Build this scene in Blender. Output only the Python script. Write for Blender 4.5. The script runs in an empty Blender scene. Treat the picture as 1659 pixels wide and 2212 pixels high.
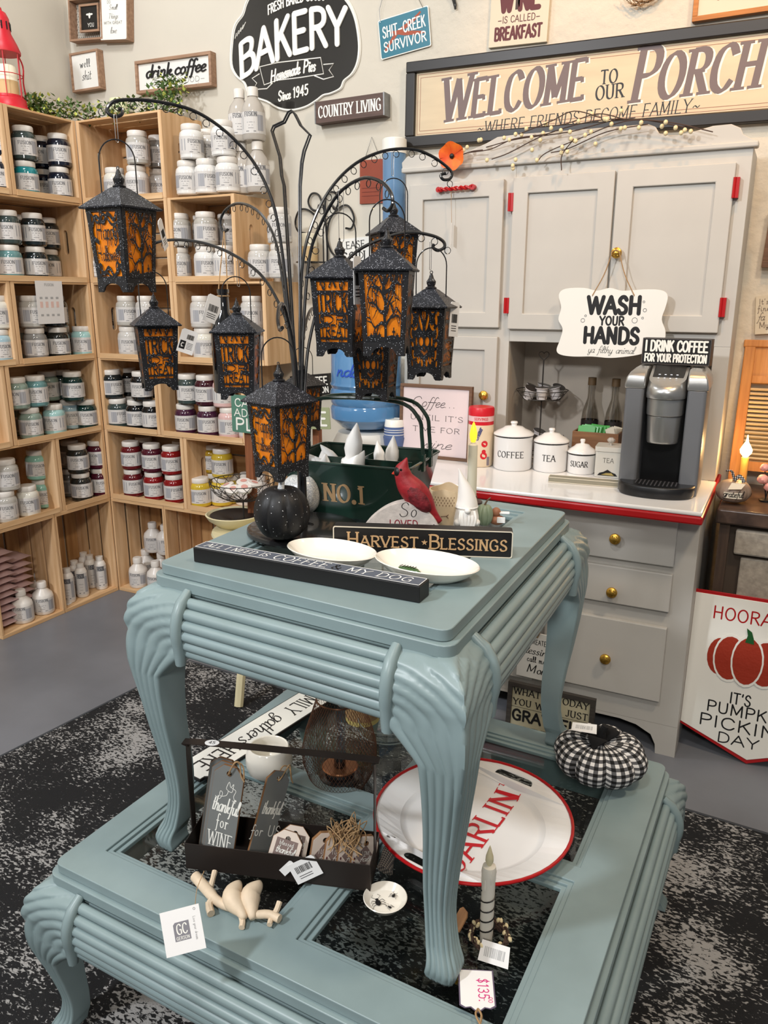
import bpy, math, random
from math import sin, cos, pi, radians, sqrt, atan2
from mathutils import Vector, Matrix
from mathutils.geometry import tessellate_polygon
random.seed(7)
SC = bpy.context.scene
COL = SC.collection

# ------------------------------------------------------------------ camera
W, H, FPX = 1659, 2212, 1689.2
CAM = Vector((2.7219, -2.5520, 1.3527))
PITCH, YAW, ROLL = 0.26799, 0.47105, 0.00164
_cy, _sy = cos(YAW), sin(YAW)
CF = Vector((-_sy*cos(PITCH), _cy*cos(PITCH), -sin(PITCH)))
_r = Vector((_cy, _sy, 0)); _u = _r.cross(CF)
CR = _r*cos(ROLL) + _u*sin(ROLL)
CU = -_r*sin(ROLL) + _u*cos(ROLL)
cd = bpy.data.cameras.new('camera'); co = bpy.data.objects.new('camera', cd); COL.objects.link(co)
cd.sensor_fit = 'VERTICAL'; cd.sensor_height = 24; cd.lens = FPX*24/H; cd.clip_start = .02
M = Matrix((CR, CU, -CF)).transposed().to_4x4(); M.translation = CAM
co.matrix_world = M
SC.camera = co

def at(px, py, ax, val):
    """world point on the plane axis=val that the photograph shows at (px, py)"""
    d = CF + CR*((px-W/2)/FPX) + CU*((H/2-py)/FPX)
    return CAM + d*((val-CAM[ax])/d[ax])
def atd(px, py, dist):
    """world point at a distance along the view axis"""
    return CAM + (CF + CR*((px-W/2)/FPX) + CU*((H/2-py)/FPX))*dist

# ------------------------------------------------------------------ light
wd = bpy.data.worlds.new('World'); SC.world = wd; wd.use_nodes = True
bg = wd.node_tree.nodes['Background']; bg.inputs[0].default_value = (.88, .93, 1, 1); bg.inputs[1].default_value = .24
def area(name, loc, target, sx, sy, power, color):
    l = bpy.data.lights.new(name, 'AREA'); l.shape = 'RECTANGLE'; l.size = sx; l.size_y = sy; l.energy = power; l.color = color
    o = bpy.data.objects.new(name, l); COL.objects.link(o); o.location = loc
    o.rotation_euler = (Vector(target)-Vector(loc)).to_track_quat('-Z', 'Y').to_euler(); return o
area('ceiling_or_fill_lamp', (.7, -3.9, 3.1), (1.5, -1.0, .5), .25, .25, 125, (.93, .96, 1))
area('ceiling_or_fill_lamp', (3.3, -4.6, 2.9), (2.2, -.8, .7), .4, .4, 66, (1, .96, .90))  # added frontal fill behind the camera, not a ceiling fitting
area('ceiling_or_fill_lamp', (2.3, -2.6, 3.4), (2.0, -.4, .8), .35, .35, 30, (1, .97, .92))
area('ceiling_or_fill_lamp', (-.2+.7, -1.0, 3.3), (.2, .0, .9),   .3, .3, 20, (.95, .97, 1))
area('ceiling_lamp_warm', (3.5, -1.4, 3.2), (2.3, .0, 1.0), .25, .25, 40, (1, .80, .58))
def spot(name, loc, target, power, color, angle, blend=.25, r=.03):
    l = bpy.data.lights.new(name, 'SPOT'); l.energy = power; l.color = color; l.spot_size = radians(angle); l.spot_blend = blend; l.shadow_soft_size = r
    o = bpy.data.objects.new(name, l); COL.objects.link(o); o.location = loc
    o.rotation_euler = (Vector(target)-Vector(loc)).to_track_quat('-Z', 'Y').to_euler(); return o
spot('wall_spot_warm', (2.55, -.75, 3.1), (2.5, .24, 2.15), 62, (1, .50, .15), 74, .4)
vs = SC.view_settings
SC.display_settings.display_device = 'sRGB'
vs.view_transform = 'Standard'; vs.look = 'None'; vs.exposure = -0.48; vs.gamma = 1; vs.use_curve_mapping = False

# ------------------------------------------------------------------ materials
MATS = {}
def mat(name, col=(.5,.5,.5), rough=.5, metal=0, noise=0, nscale=20, bump=0, bscale=60, spec=.5, trans=0, ior=1.45, emit=None, estr=0, stretch=None, coat=0, sss=0, alpha=1, col2=None, objcol=False):
    if name in MATS: return MATS[name]
    m = bpy.data.materials.new(name); m.use_nodes = True; nt = m.node_tree; N = nt.nodes; L = nt.links
    b = N['Principled BSDF']; I = b.inputs
    I['Base Color'].default_value = (*col, 1); I['Roughness'].default_value = rough; I['Metallic'].default_value = metal
    I['Specular IOR Level'].default_value = spec; I['IOR'].default_value = ior; I['Transmission Weight'].default_value = trans
    I['Coat Weight'].default_value = coat; I['Alpha'].default_value = alpha
    if sss: I['Subsurface Weight'].default_value = sss; I['Subsurface Radius'].default_value = (.01, .006, .004)
    if emit: I['Emission Color'].default_value = (*emit, 1); I['Emission Strength'].default_value = estr
    src = None
    if objcol:
        oi = N.new('ShaderNodeObjectInfo'); src = oi.outputs['Color']; L.new(src, I['Base Color'])
    tc = N.new('ShaderNodeTexCoord'); mp = N.new('ShaderNodeMapping'); L.new(tc.outputs['Object'], mp.inputs[0])
    if stretch: mp.inputs['Scale'].default_value = stretch
    if noise:
        n = N.new('ShaderNodeTexNoise'); n.inputs['Scale'].default_value = nscale; n.inputs['Detail'].default_value = 6; L.new(mp.outputs[0], n.inputs[0])
        r = N.new('ShaderNodeMapRange'); r.inputs[1].default_value = .3; r.inputs[2].default_value = .7; L.new(n.outputs[0], r.inputs[0])
        mx = N.new('ShaderNodeMix'); mx.data_type = 'RGBA'; L.new(r.outputs[0], mx.inputs[0])
        c2 = col2 or tuple(min(1, c*(1-noise)) for c in col)
        mx.inputs[6].default_value = (*c2, 1); mx.inputs[7].default_value = (*col, 1)
        if src: L.new(src, mx.inputs[7])
        L.new(mx.outputs[2], I['Base Color'])
    if bump:
        n = N.new('ShaderNodeTexNoise'); n.inputs['Scale'].default_value = bscale; n.inputs['Detail'].default_value = 5; L.new(mp.outputs[0], n.inputs[0])
        bp = N.new('ShaderNodeBump'); bp.inputs['Strength'].default_value = bump; bp.inputs['Distance'].default_value = .002
        L.new(n.outputs[0], bp.inputs['Height']); L.new(bp.outputs[0], I['Normal'])
    MATS[name] = m; return m
def glitter(name, base, sparkle, amount=.06, scale=420, rough=.45):  # random bright cells put the glitter's sparkle into the base colour
    m = mat(name, base, rough); nt = m.node_tree; N = nt.nodes; L = nt.links; b = N['Principled BSDF']
    tc = N.new('ShaderNodeTexCoord'); v = N.new('ShaderNodeTexVoronoi'); v.inputs['Scale'].default_value = scale; L.new(tc.outputs['Object'], v.inputs[0])
    s = N.new('ShaderNodeSeparateColor'); L.new(v.outputs['Color'], s.inputs[0])
    g = N.new('ShaderNodeMath'); g.operation = 'GREATER_THAN'; g.inputs[1].default_value = 1-amount; L.new(s.outputs[0], g.inputs[0])
    mx = N.new('ShaderNodeMix'); mx.data_type = 'RGBA'; L.new(g.outputs[0], mx.inputs[0]); mx.inputs[6].default_value = (*base, 1); mx.inputs[7].default_value = (*sparkle, 1)
    L.new(mx.outputs[2], b.inputs['Base Color'])
    bp = N.new('ShaderNodeBump'); bp.inputs['Strength'].default_value = .8; bp.inputs['Distance'].default_value = .002; L.new(s.outputs[1], bp.inputs['Height']); L.new(bp.outputs[0], b.inputs['Normal'])
    return m
def wood(name, c1, c2, scale=1, axis=0, rough=.6):
    st = [14, 14, 14]; st[axis] = 1.2
    return mat(name, c1, rough, noise=1, nscale=3*scale, stretch=tuple(st), col2=c2, bump=.15, bscale=6*scale)

# ------------------------------------------------------------------ mesh builder
def cat_rom(P, q=6, closed=False):
    P = [Vector(p) for p in P]; n = len(P); out = []
    if n < 3 and not closed: return P
    R_ = range(n if closed else n-1)
    for i in R_:
        p1, p2 = P[i], P[(i+1) % n]
        p0 = P[i-1] if (i > 0 or closed) else p1*2-p2
        p3 = P[(i+2) % n] if (i+2 < n or closed) else p2*2-p1
        for k in range(q):
            t = k/q
            out.append(.5*((2*p1)+(p2-p0)*t+(2*p0-5*p1+4*p2-p3)*t*t+(3*p1-p0-3*p2+p3)*t**3))
    if not closed: out.append(P[-1])
    return out
class MB:
    def __init__(s): s.v = []; s.f = []; s.m = []; s.T = Matrix(); s.mi = 0
    def add(s, vs, fs):
        b = len(s.v); s.v += [tuple(s.T @ Vector(v)) for v in vs]
        for f in fs: s.f.append([b+i for i in f]); s.m.append(s.mi)
        return s
    def box(s, x0, y0, z0, x1, y1, z1):
        if x0 > x1: x0, x1 = x1, x0
        if y0 > y1: y0, y1 = y1, y0
        if z0 > z1: z0, z1 = z1, z0
        return s.add([(x0,y0,z0),(x1,y0,z0),(x1,y1,z0),(x0,y1,z0),(x0,y0,z1),(x1,y0,z1),(x1,y1,z1),(x0,y1,z1)],
            [(0,3,2,1),(4,5,6,7),(0,1,5,4),(1,2,6,5),(2,3,7,6),(3,0,4,7)])
    def rings(s, R, cap0=True, cap1=True, closed=False):
        n = len(R[0]); vs = [p for r in R for p in r]; fs = []
        m = len(R)
        for i in range(m if closed else m-1):
            a, b = i*n, ((i+1) % m)*n
            for k in range(n): fs.append((a+k, a+(k+1) % n, b+(k+1) % n, b+k))
        if not closed:
            if cap0: fs.append(tuple(range(n))[::-1])
            if cap1: fs.append(tuple(range((m-1)*n, m*n)))
        return s.add(vs, fs)
    def lathe(s, prof, n=24, c=(0,0,0), cap=True, sx=1, sy=1):
        R = [[(c[0]+r*sx*cos(2*pi*k/n), c[1]+r*sy*sin(2*pi*k/n), c[2]+z) for k in range(n)] for r, z in prof]
        return s.rings(R, cap and prof[0][0] > 1e-6, cap and prof[-1][0] > 1e-6)
    def tube(s, P, r, n=6, closed=False, flat=1):
        P = [Vector(p) for p in P]; m = len(P); R = []; up = None
        for i in range(m):
            a = P[(i-1) % m] if (i or closed) else P[i]; b = P[(i+1) % m] if (i < m-1 or closed) else P[i]
            t = (b-a).normalized() if (b-a).length > 1e-9 else Vector((0,0,1))
            if up is None: up = t.orthogonal().normalized()
            up = up - t*up.dot(t)
            up = up.normalized() if up.length > 1e-6 else t.orthogonal().normalized()
            sd = t.cross(up); rr = r[i] if isinstance(r, (list, tuple)) else r
            R.append([P[i]+(up*cos(2*pi*k/n)*flat+sd*sin(2*pi*k/n))*rr for k in range(n)])
        return s.rings(R, closed=closed)
    def cyl(s, a, b, r, r2=None, n=12): return s.tube([a, b], [r, r if r2 is None else r2], n)
    def ell(s, c, r, nu=16, nv=10, f=None):
        R = []
        for j in range(nv+1):
            t = pi*j/nv; rr = max(sin(t), 1e-4); R.append([])
            for k in range(nu):
                a = 2*pi*k/nu; g = f(a, t) if f else 1
                R[-1].append((c[0]+r[0]*rr*cos(a)*g, c[1]+r[1]*rr*sin(a)*g, c[2]-r[2]*cos(t)))
        return s.rings(R)
    def torus(s, c, R_, r, ax=2, n=16, m=5, sx=1, sy=1):
        P = []
        for k in range(n):
            a = 2*pi*k/n; u, v = R_*cos(a)*sx, R_*sin(a)*sy
            P.append(Vector(c)+Vector(((u,v,0),(u,0,v),(0,u,v))[2-ax]))
        return s.tube(P, r, m, True)
    def plate(s, outer, z0, z1, holes=()):
        loops = [[Vector((p[0], p[1], 0)) for p in l] for l in (outer, *holes)]
        tri = tessellate_polygon(loops); pts = [p for l in loops for p in l]; n = len(pts)
        vs = [(p.x, p.y, z1) for p in pts]+[(p.x, p.y, z0) for p in pts]; fs = []
        for t in tri:
            a, b, c = (pts[i] for i in t)
            if (b-a).cross(c-a).z < 0: t = (t[0], t[2], t[1])
            fs.append(tuple(t)); fs.append(tuple(n+i for i in reversed(t)))
        b0 = 0
        for li, l in enumerate(loops):
            m = len(l); ar = sum(l[i].x*l[(i+1) % m].y-l[(i+1) % m].x*l[i].y for i in range(m))
            for i in range(m):
                a, b = b0+i, b0+(i+1) % m
                q = (n+a, n+b, b, a)
                if (ar < 0) == (li == 0): q = q[::-1]
                fs.append(q)
            b0 += m
        return s.add(vs, fs)
    def text(s, st, x, y, h, fit=None, wid=.09, **k):
        for poly in text_polys(st, x, y, h, fit, wid, **{a: b for a, b in k.items() if a not in ('z', 'th', 'map')}):
            i, pg = poly; z = k.get('z', 0)+(i % 14)*2.5e-5; th = k.get('th', 0); mp = k.get('map')
            n = len(pg)
            if th:
                vs = [(p[0], p[1], z+th) for p in pg]+[(p[0], p[1], z) for p in pg]
                fs = [tuple(range(n))]+[(n+a, n+(a+1) % n, (a+1) % n, a) for a in range(n)]
            else: vs = [(p[0], p[1], z) for p in pg]; fs = [tuple(range(n))]
            if mp: vs = [mp(v) for v in vs]
            s.add(vs, fs)
        return s
    def build(s, name, mats, parent=None, label=None, cat=None, group=None, smooth=40, bev=0, sub=0, kind=None, loc=None, rot=None):
        me = bpy.data.meshes.new(name); me.from_pydata(s.v, [], s.f)
        for m in (mats if isinstance(mats, (list, tuple)) else [mats]): me.materials.append(m)
        me.polygons.foreach_set('material_index', s.m)
        if smooth: me.polygons.foreach_set('use_smooth', [True]*len(s.f))
        me.validate(); me.update()
        if smooth and smooth < 180: me.set_sharp_from_angle(angle=radians(smooth))
        o = bpy.data.objects.new(name, me); COL.objects.link(o)
        if parent: o.parent = parent
        if loc is not None: o.location = loc
        if rot is not None: o.rotation_euler = rot
        if bev:
            b = o.modifiers.new('b', 'BEVEL'); b.width = bev; b.segments = 2; b.limit_method = 'ANGLE'; b.angle_limit = radians(50)
        if sub: b = o.modifiers.new('s', 'SUBSURF'); b.levels = b.render_levels = sub
        return tag(o, label, cat, group, kind)
def tag(o, label=None, cat=None, group=None, kind=None):
    if label: o['label'] = label
    if cat: o['category'] = cat
    if group: o['group'] = group
    if kind: o['kind'] = kind
    return o
def thing(name, label, cat, loc=(0,0,0), rz=0, group=None, mtx=None):
    o = bpy.data.objects.new(name, None); COL.objects.link(o); o.empty_display_size = .05
    if mtx is not None: o.matrix_world = mtx
    else: o.matrix_world = Matrix.Translation(loc) @ Matrix.Rotation(rz, 4, 'Z')
    return tag(o, label, cat, group)
def dup(root, loc=None, rz=None, label=None, color=None, mtx=None):
    def rec(o, par):
        c = o.copy(); COL.objects.link(c)
        if par: c.parent = par
        if color and c.type == 'MESH': c.color = (*color, 1)
        for ch in o.children: rec(ch, c)
        return c
    r = rec(root, None)
    if mtx is not None: r.matrix_world = mtx
    if loc is not None: r.location = loc
    if rz is not None: r.rotation_euler = (0, 0, rz)
    if label: r['label'] = label
    return r
def frame(o, x, y, z=None):
    """matrix from origin and x,y direction vectors"""
    x = Vector(x).normalized(); y = Vector(y); z = x.cross(y).normalized(); y = z.cross(x)
    m = Matrix((x, y, z)).transposed().to_4x4(); m.translation = Vector(o); return m

# ------------------------------------------------------------------ lettering: my own stroke alphabet
def _e(cx, cy, rx, ry, a0, a1, n): return [(cx+rx*cos(radians(a0+(a1-a0)*i/n)), cy+ry*sin(radians(a0+(a1-a0)*i/n))) for i in range(n+1)]
_bowl = [(.42,.4),(.26,.5),(.09,.4),(.06,.2),(.16,.01),(.3,.04),(.41,.25)]
GL = {
'A':(.76,[('l',(0,0),(.38,1)),('l',(.38,1),(.76,0)),('l',(.14,.36),(.62,.36))]),
'B':(.68,[('l',(.1,0),(.1,1)),('c',(.1,1),(.4,.99),(.58,.9),(.6,.75),(.5,.58),(.1,.53)),('c',(.1,.53),(.5,.53),(.66,.4),(.66,.15),(.45,.01),(.1,0))]),
'C':(.72,[('c',(.68,.78),(.56,.95),(.38,1),(.15,.86),(.06,.5),(.15,.14),(.38,0),(.56,.05),(.7,.22))]),
'D':(.76,[('l',(.1,0),(.1,1)),('c',(.1,1),(.4,.99),(.64,.82),(.71,.5),(.64,.18),(.4,.01),(.1,0))]),
'E':(.64,[('l',(.1,0),(.1,1)),('l',(.1,1),(.58,1)),('l',(.1,.52),(.5,.52)),('l',(.1,0),(.62,0))]),
'F':(.6,[('l',(.1,0),(.1,1)),('l',(.1,1),(.58,1)),('l',(.1,.52),(.48,.52))]),
'G':(.76,[('c',(.68,.78),(.56,.95),(.38,1),(.15,.86),(.06,.5),(.15,.14),(.38,0),(.56,.03),(.69,.12)),('l',(.69,.45),(.69,.05)),('l',(.45,.45),(.72,.45))]),
'H':(.76,[('l',(.1,0),(.1,1)),('l',(.66,0),(.66,1)),('l',(.1,.52),(.66,.52))]),
'I':(.22,[('l',(.11,0),(.11,1))]),
'J':(.5,[('c',(.4,1),(.4,.5),(.38,.12),(.2,0),(.05,.15))]),
'K':(.68,[('l',(.1,0),(.1,1)),('l',(.1,.42),(.6,1)),('l',(.28,.62),(.66,0))]),
'L':(.6,[('l',(.1,0),(.1,1)),('l',(.1,0),(.58,0))]),
'M':(.88,[('l',(.08,0),(.1,1)),('l',(.1,1),(.44,.15)),('l',(.44,.15),(.78,1)),('l',(.8,0),(.78,1))]),
'N':(.76,[('l',(.1,0),(.1,1)),('l',(.1,1),(.66,0)),('l',(.66,0),(.66,1))]),
'O':(.8,[('o',*_e(.4,.5,.35,.5,90,450,12)[:-1])]),
'P':(.64,[('l',(.1,0),(.1,1)),('c',(.1,1),(.42,.99),(.6,.87),(.6,.62),(.42,.49),(.1,.47))]),
'Q':(.8,[('o',*_e(.4,.5,.35,.5,90,450,12)[:-1]),('l',(.45,.25),(.75,-.08))]),
'R':(.7,[('l',(.1,0),(.1,1)),('c',(.1,1),(.42,.99),(.6,.88),(.6,.65),(.42,.53),(.1,.51)),('l',(.34,.51),(.68,0))]),
'S':(.62,[('c',(.55,.82),(.42,.98),(.24,.98),(.1,.82),(.14,.62),(.44,.45),(.56,.28),(.5,.07),(.3,0),(.14,.04),(.04,.2))]),
'T':(.68,[('l',(.34,0),(.34,1)),('l',(.02,1),(.66,1))]),
'U':(.74,[('c',(.1,1),(.1,.4),(.16,.1),(.37,0),(.58,.1),(.64,.4),(.64,1))]),
'V':(.74,[('l',(0,1),(.37,0)),('l',(.37,0),(.74,1))]),
'W':(1.06,[('l',(0,1),(.27,0)),('l',(.27,0),(.53,.95)),('l',(.53,.95),(.79,0)),('l',(.79,0),(1.06,1))]),
'X':(.7,[('l',(.02,1),(.68,0)),('l',(.02,0),(.68,1))]),
'Y':(.7,[('l',(0,1),(.35,.48)),('l',(.35,.48),(.7,1)),('l',(.35,0),(.35,.48))]),
'Z':(.66,[('l',(.05,1),(.62,1)),('l',(.62,1),(.04,0)),('l',(.04,0),(.64,0))]),
'0':(.7,[('o',*_e(.35,.5,.3,.5,90,450,12)[:-1])]),'1':(.4,[('l',(.24,0),(.24,1)),('l',(.06,.82),(.24,1))]),
'3':(.62,[('c',(.06,.85),(.28,1),(.52,.88),(.5,.62),(.24,.53)),('c',(.24,.53),(.56,.42),(.56,.12),(.28,0),(.04,.14))]),
'4':(.66,[('l',(.46,0),(.46,1)),('l',(.46,1),(.04,.3)),('l',(.04,.3),(.62,.3))]),
'5':(.62,[('l',(.54,1),(.14,1)),('l',(.14,1),(.1,.56)),('c',(.1,.56),(.34,.64),(.56,.48),(.54,.15),(.3,0),(.06,.1))]),
'9':(.64,[('c',(.54,.75),(.42,.97),(.2,.96),(.08,.72),(.2,.48),(.42,.52),(.54,.75)),('c',(.54,.75),(.5,.3),(.36,0),(.14,.03))]),
'.':(.2,[('d',(.1,.05))]),'-':(.8,[('l',(.1,.4),(.7,.4))]),"'":(.2,[('l',(.12,1),(.08,.78))]),'*':(.5,[('s',(.25,.42))]),
'~':(.7,[('c',(.05,.3),(.2,.45),(.35,.38),(.5,.3),(.65,.45))]),'$':(.62,[('c',(.55,.82),(.42,.92),(.24,.92),(.1,.78),(.14,.62),(.44,.45),(.56,.28),(.5,.12),(.3,.06),(.14,.08),(.04,.2)),('l',(.3,-.1),(.34,1.1))]),
'&':(.8,[('c',(.76,.5),(.62,.18),(.34,0),(.1,.1),(.08,.34),(.3,.58),(.44,.78),(.36,.98),(.2,.95),(.16,.75),(.34,.4),(.74,0))]),
'a':(.46,[('c',*_bowl),('c',(.42,.5),(.4,.2),(.44,0),(.54,.08))]),
'b':(.46,[('c',(.08,1),(.07,.5),(.1,.08),(.25,0),(.41,.15),(.4,.42),(.25,.5),(.1,.34))]),
'c':(.4,[('c',(.38,.42),(.24,.5),(.08,.35),(.08,.12),(.22,0),(.42,.1))]),
'd':(.48,[('c',*_bowl),('c',(.44,1),(.42,.3),(.45,.02),(.55,.08))]),
'e':(.4,[('c',(.06,.22),(.3,.3),(.34,.45),(.22,.51),(.08,.36),(.08,.12),(.22,0),(.42,.1))]),
'f':(.34,[('c',(.42,.92),(.3,1.02),(.2,.85),(.18,.3),(.12,-.3),(.02,-.3)),('l',(.03,.46),(.36,.48))]),
'g':(.46,[('c',*_bowl),('c',(.42,.5),(.41,0),(.34,-.32),(.16,-.34),(.12,-.16),(.5,.06))]),
'h':(.5,[('l',(.08,1),(.07,0)),('c',(.08,.25),(.22,.49),(.36,.42),(.36,.1),(.44,0),(.56,.08))]),
'i':(.24,[('c',(.1,.5),(.09,.12),(.16,0),(.28,.08)),('d',(.11,.72))]),
'j':(.24,[('c',(.14,.5),(.13,-.1),(.04,-.32),(-.1,-.25)),('d',(.14,.72))]),
'k':(.46,[('l',(.08,1),(.07,0)),('c',(.08,.2),(.24,.42),(.36,.42),(.3,.26),(.12,.24)),('c',(.2,.25),(.32,.04),(.5,.06))]),
'l':(.24,[('c',(.08,.2),(.24,.7),(.2,.98),(.1,.9),(.08,.2),(.16,0),(.3,.1))]),
'm':(.72,[('l',(.08,.5),(.07,0)),('c',(.08,.25),(.2,.49),(.31,.42),(.31,0)),('c',(.31,.25),(.44,.49),(.56,.42),(.56,.1),(.64,0),(.76,.08))]),
'n':(.5,[('l',(.08,.5),(.07,0)),('c',(.08,.25),(.22,.49),(.36,.42),(.36,.1),(.44,0),(.56,.08))]),
'o':(.44,[('o',*_e(.23,.25,.17,.25,90,450,8)[:-1])]),
'p':(.46,[('l',(.08,.52),(.07,-.36)),('c',(.08,.35),(.22,.5),(.38,.42),(.41,.2),(.28,0),(.09,.08))]),
'q':(.46,[('c',*_bowl),('l',(.42,.5),(.42,-.36))]),
'r':(.38,[('l',(.08,.5),(.07,0)),('c',(.08,.25),(.2,.48),(.36,.44))]),
's':(.4,[('c',(.34,.42),(.22,.51),(.1,.4),(.2,.27),(.33,.14),(.22,0),(.04,.06))]),
't':(.34,[('c',(.16,.85),(.14,.15),(.22,0),(.38,.1)),('l',(.02,.52),(.34,.54))]),
'u':(.5,[('c',(.08,.5),(.08,.12),(.2,0),(.36,.15),(.4,.5)),('c',(.4,.5),(.4,.1),(.46,0),(.58,.08))]),
'v':(.44,[('l',(.04,.5),(.2,0)),('l',(.2,0),(.38,.5))]),
'w':(.6,[('l',(.04,.5),(.16,0)),('l',(.16,0),(.29,.45)),('l',(.29,.45),(.42,0)),('l',(.42,0),(.56,.5))]),
'x':(.44,[('l',(.05,.5),(.4,0)),('l',(.05,0),(.4,.5))]),
'y':(.48,[('c',(.06,.5),(.08,.14),(.2,.01),(.36,.15),(.4,.5)),('c',(.4,.5),(.38,0),(.3,-.32),(.12,-.32),(.14,-.14),(.5,.06))]),
'z':(.42,[('l',(.05,.48),(.38,.48)),('l',(.38,.48),(.04,0)),('l',(.04,0),(.42,0))]),
' ':(.36,[])}
def text_polys(st, x, y, h, fit=None, wid=.09, pen=None, serif=0, slant=0, align='c', gap=.14, q=3, big=None, rot=0, arc=None):
    """polygons of a line of lettering; wid = stroke width / cap height; pen = thin/thick ratio; big = first letters' scale"""
    adv = []; tot = 0; newword = True
    for ch in st:
        sc = 1
        if big and (newword and ch != ' '): sc = big
        newword = ch == ' '
        w = GL.get(ch, GL[' '])[0]*sc
        adv.append((ch, tot, sc)); tot += w+gap*(0 if (ch.islower() and slant) else 1)
    tot -= gap
    sx = (fit/tot) if fit else h
    off = {'c': -tot/2, 'l': 0, 'r': -tot}[align]
    out = []
    def put(ps, i):
        r = []
        for (a, b) in ps:
            X, Y = a*sx, b*h
            if arc: X, Y = arc(X, Y)
            if rot: X, Y = X*cos(rot)-Y*sin(rot), X*sin(rot)+Y*cos(rot)
            r.append((x+X, y+Y))
        out.append((i, r))
    asp = h/sx
    for ch, ox, sc in adv:
        idx = 0
        for stv in GL.get(ch, GL[' '])[1]:
            kind, pts = stv[0], [Vector((p[0]*sc+ox+off+p[1]*sc*slant, p[1]*sc)) for p in stv[1:]]
            ww = wid*(1 if not big else (1 if sc == 1 else big*.9))
            if kind == 'd':
                c = pts[0]; put([(c.x+ww*.75*asp*cos(a*pi/4), c.y+ww*.75*sin(a*pi/4)) for a in range(8)], idx); idx += 1; continue
            if kind == 's':
                c = pts[0]; put([(c.x+(.3 if a % 2 == 0 else .12)*asp*cos(pi/2+a*pi/5), c.y+(.3 if a % 2 == 0 else .12)*sin(pi/2+a*pi/5)) for a in range(10)], idx); idx += 1; continue
            closed = kind == 'o'
            P = cat_rom([(p.x, p.y, 0) for p in pts], q if not closed else 2, closed) if kind != 'l' else [Vector((p.x, p.y, 0)) for p in pts]
            n = len(P); Lf = []; Rt = []
            for i in range(n):
                a = P[i-1] if (i or closed) else P[i]; b = P[(i+1) % n] if (i < n-1 or closed) else P[i]
                t = Vector(((b-a).x/asp, (b-a).y)); t = t.normalized() if t.length > 1e-9 else Vector((0, 1))
                w = ww/2
                if pen:
                    th = atan2(t.y, t.x); w = ww/2*(pen+(1-pen)*abs(sin(th-.42)))
                nx, ny = -t.y*w*asp, t.x*w
                Lf.append((P[i].x+nx, P[i].y+ny)); Rt.append((P[i].x-nx, P[i].y-ny))
            for i in range(n if closed else n-1):
                j = (i+1) % n; put([Lf[j], Lf[i], Rt[i], Rt[j]], idx)
            idx += 1
            ends = [] if closed else [(P[0], P[1]), (P[-1], P[-2])]
            for E_, F_ in ends:
                d = (E_-F_)
                if serif and kind != 'x' and abs(d.y)*asp > abs(d.x)*1.1 and (abs(E_.y-sc) < .02 or abs(E_.y) < .02 or abs(E_.y-.5) < .02) and ch not in 'SCG':
                    s_ = serif; t_ = ww*(pen or .5)*.5*max(.8, 1)
                    yy = E_.y; put([(E_.x-(s_+ww/2)*asp, yy-t_), (E_.x+(s_+ww/2)*asp, yy-t_), (E_.x+(s_+ww/2)*asp, yy+t_), (E_.x-(s_+ww/2)*asp, yy+t_)], idx); idx += 1
                elif serif and abs(d.x) > abs(d.y)*1.1 and kind == 'l' and ch in 'EFTLZ' and E_.x > ox+off+.3*sc or (serif and kind == 'l' and ch == 'T' and abs(d.x) > abs(d.y)*1.1):
                    put([(E_.x-ww*.25*asp, E_.y-serif*.9*(1 if E_.y > .3 else -.0)-ww*.2), (E_.x+ww*.25*asp, E_.y-serif*.9*(1 if E_.y > .3 else 0)-ww*.2), (E_.x+ww*.25*asp, E_.y+ww*.2+(serif*.9 if E_.y < .3 else 0)), (E_.x-ww*.25*asp, E_.y+ww*.2+(serif*.9 if E_.y < .3 else 0))], idx); idx += 1
                elif not serif:
                    w = ww/2*(pen or 1) if pen else ww/2
                    put([(E_.x+w*asp*cos(a*pi/4+pi/8), E_.y+w*sin(a*pi/4+pi/8)) for a in range(8)], idx); idx += 1
    return out

def C(r, g, b): return tuple(((c/255)/12.92 if c <= 10 else ((c/255+.055)/1.055)**2.4) for c in (r, g, b))
WY, WX = .245, -.245
def xon(px, y, z):
    N = CR-CF*((px-W/2)/FPX); return CAM.x-((y-CAM.y)*N.y+(z-CAM.z)*N.z)/N.x
def yon(px, x, z):
    N = CR-CF*((px-W/2)/FPX); return CAM.y-((x-CAM.x)*N.x+(z-CAM.z)*N.z)/N.y

# ------------------------------------------------------------------ room shell
m_wall = mat('painted_plaster', C(206,199,185), .75, noise=.06, nscale=3, bump=.35, bscale=14)
_nt = m_wall.node_tree; _b = [n for n in _nt.nodes if n.type == 'BUMP'][0]
_tc = [n for n in _nt.nodes if n.type == 'TEX_COORD'][0]; _sx = _nt.nodes.new('ShaderNodeSeparateXYZ'); _nt.links.new(_tc.outputs['Object'], _sx.inputs[0])
_mr = _nt.nodes.new('ShaderNodeMapRange'); _mr.inputs[1].default_value = 1.15; _mr.inputs[2].default_value = 1.5; _mr.inputs[3].default_value = .06; _mr.inputs[4].default_value = .9
_nt.links.new(_sx.outputs[0], _mr.inputs[0]); _nt.links.new(_mr.outputs[0], _b.inputs['Strength']); _b.inputs['Distance'].default_value = .012
m_floor = mat('polished_concrete', C(122,124,130), .42, noise=.32, nscale=2.2, bump=.08, bscale=25)
m_ceil = mat('ceiling_paint', C(190,190,188), .9)
MB().box(WX-.1, -4.2, -.1, 4.6, WY+.1, 0).build('floor', m_floor, kind='structure', smooth=0)
MB().box(WX-.1, WY, 0, 4.6, WY+.1, 3.6).build('wall_back', m_wall, kind='structure', smooth=0)
MB().box(WX-.1, -4.2, 0, WX, WY, 3.6).build('wall_left', m_wall, kind='structure', smooth=0)
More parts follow.
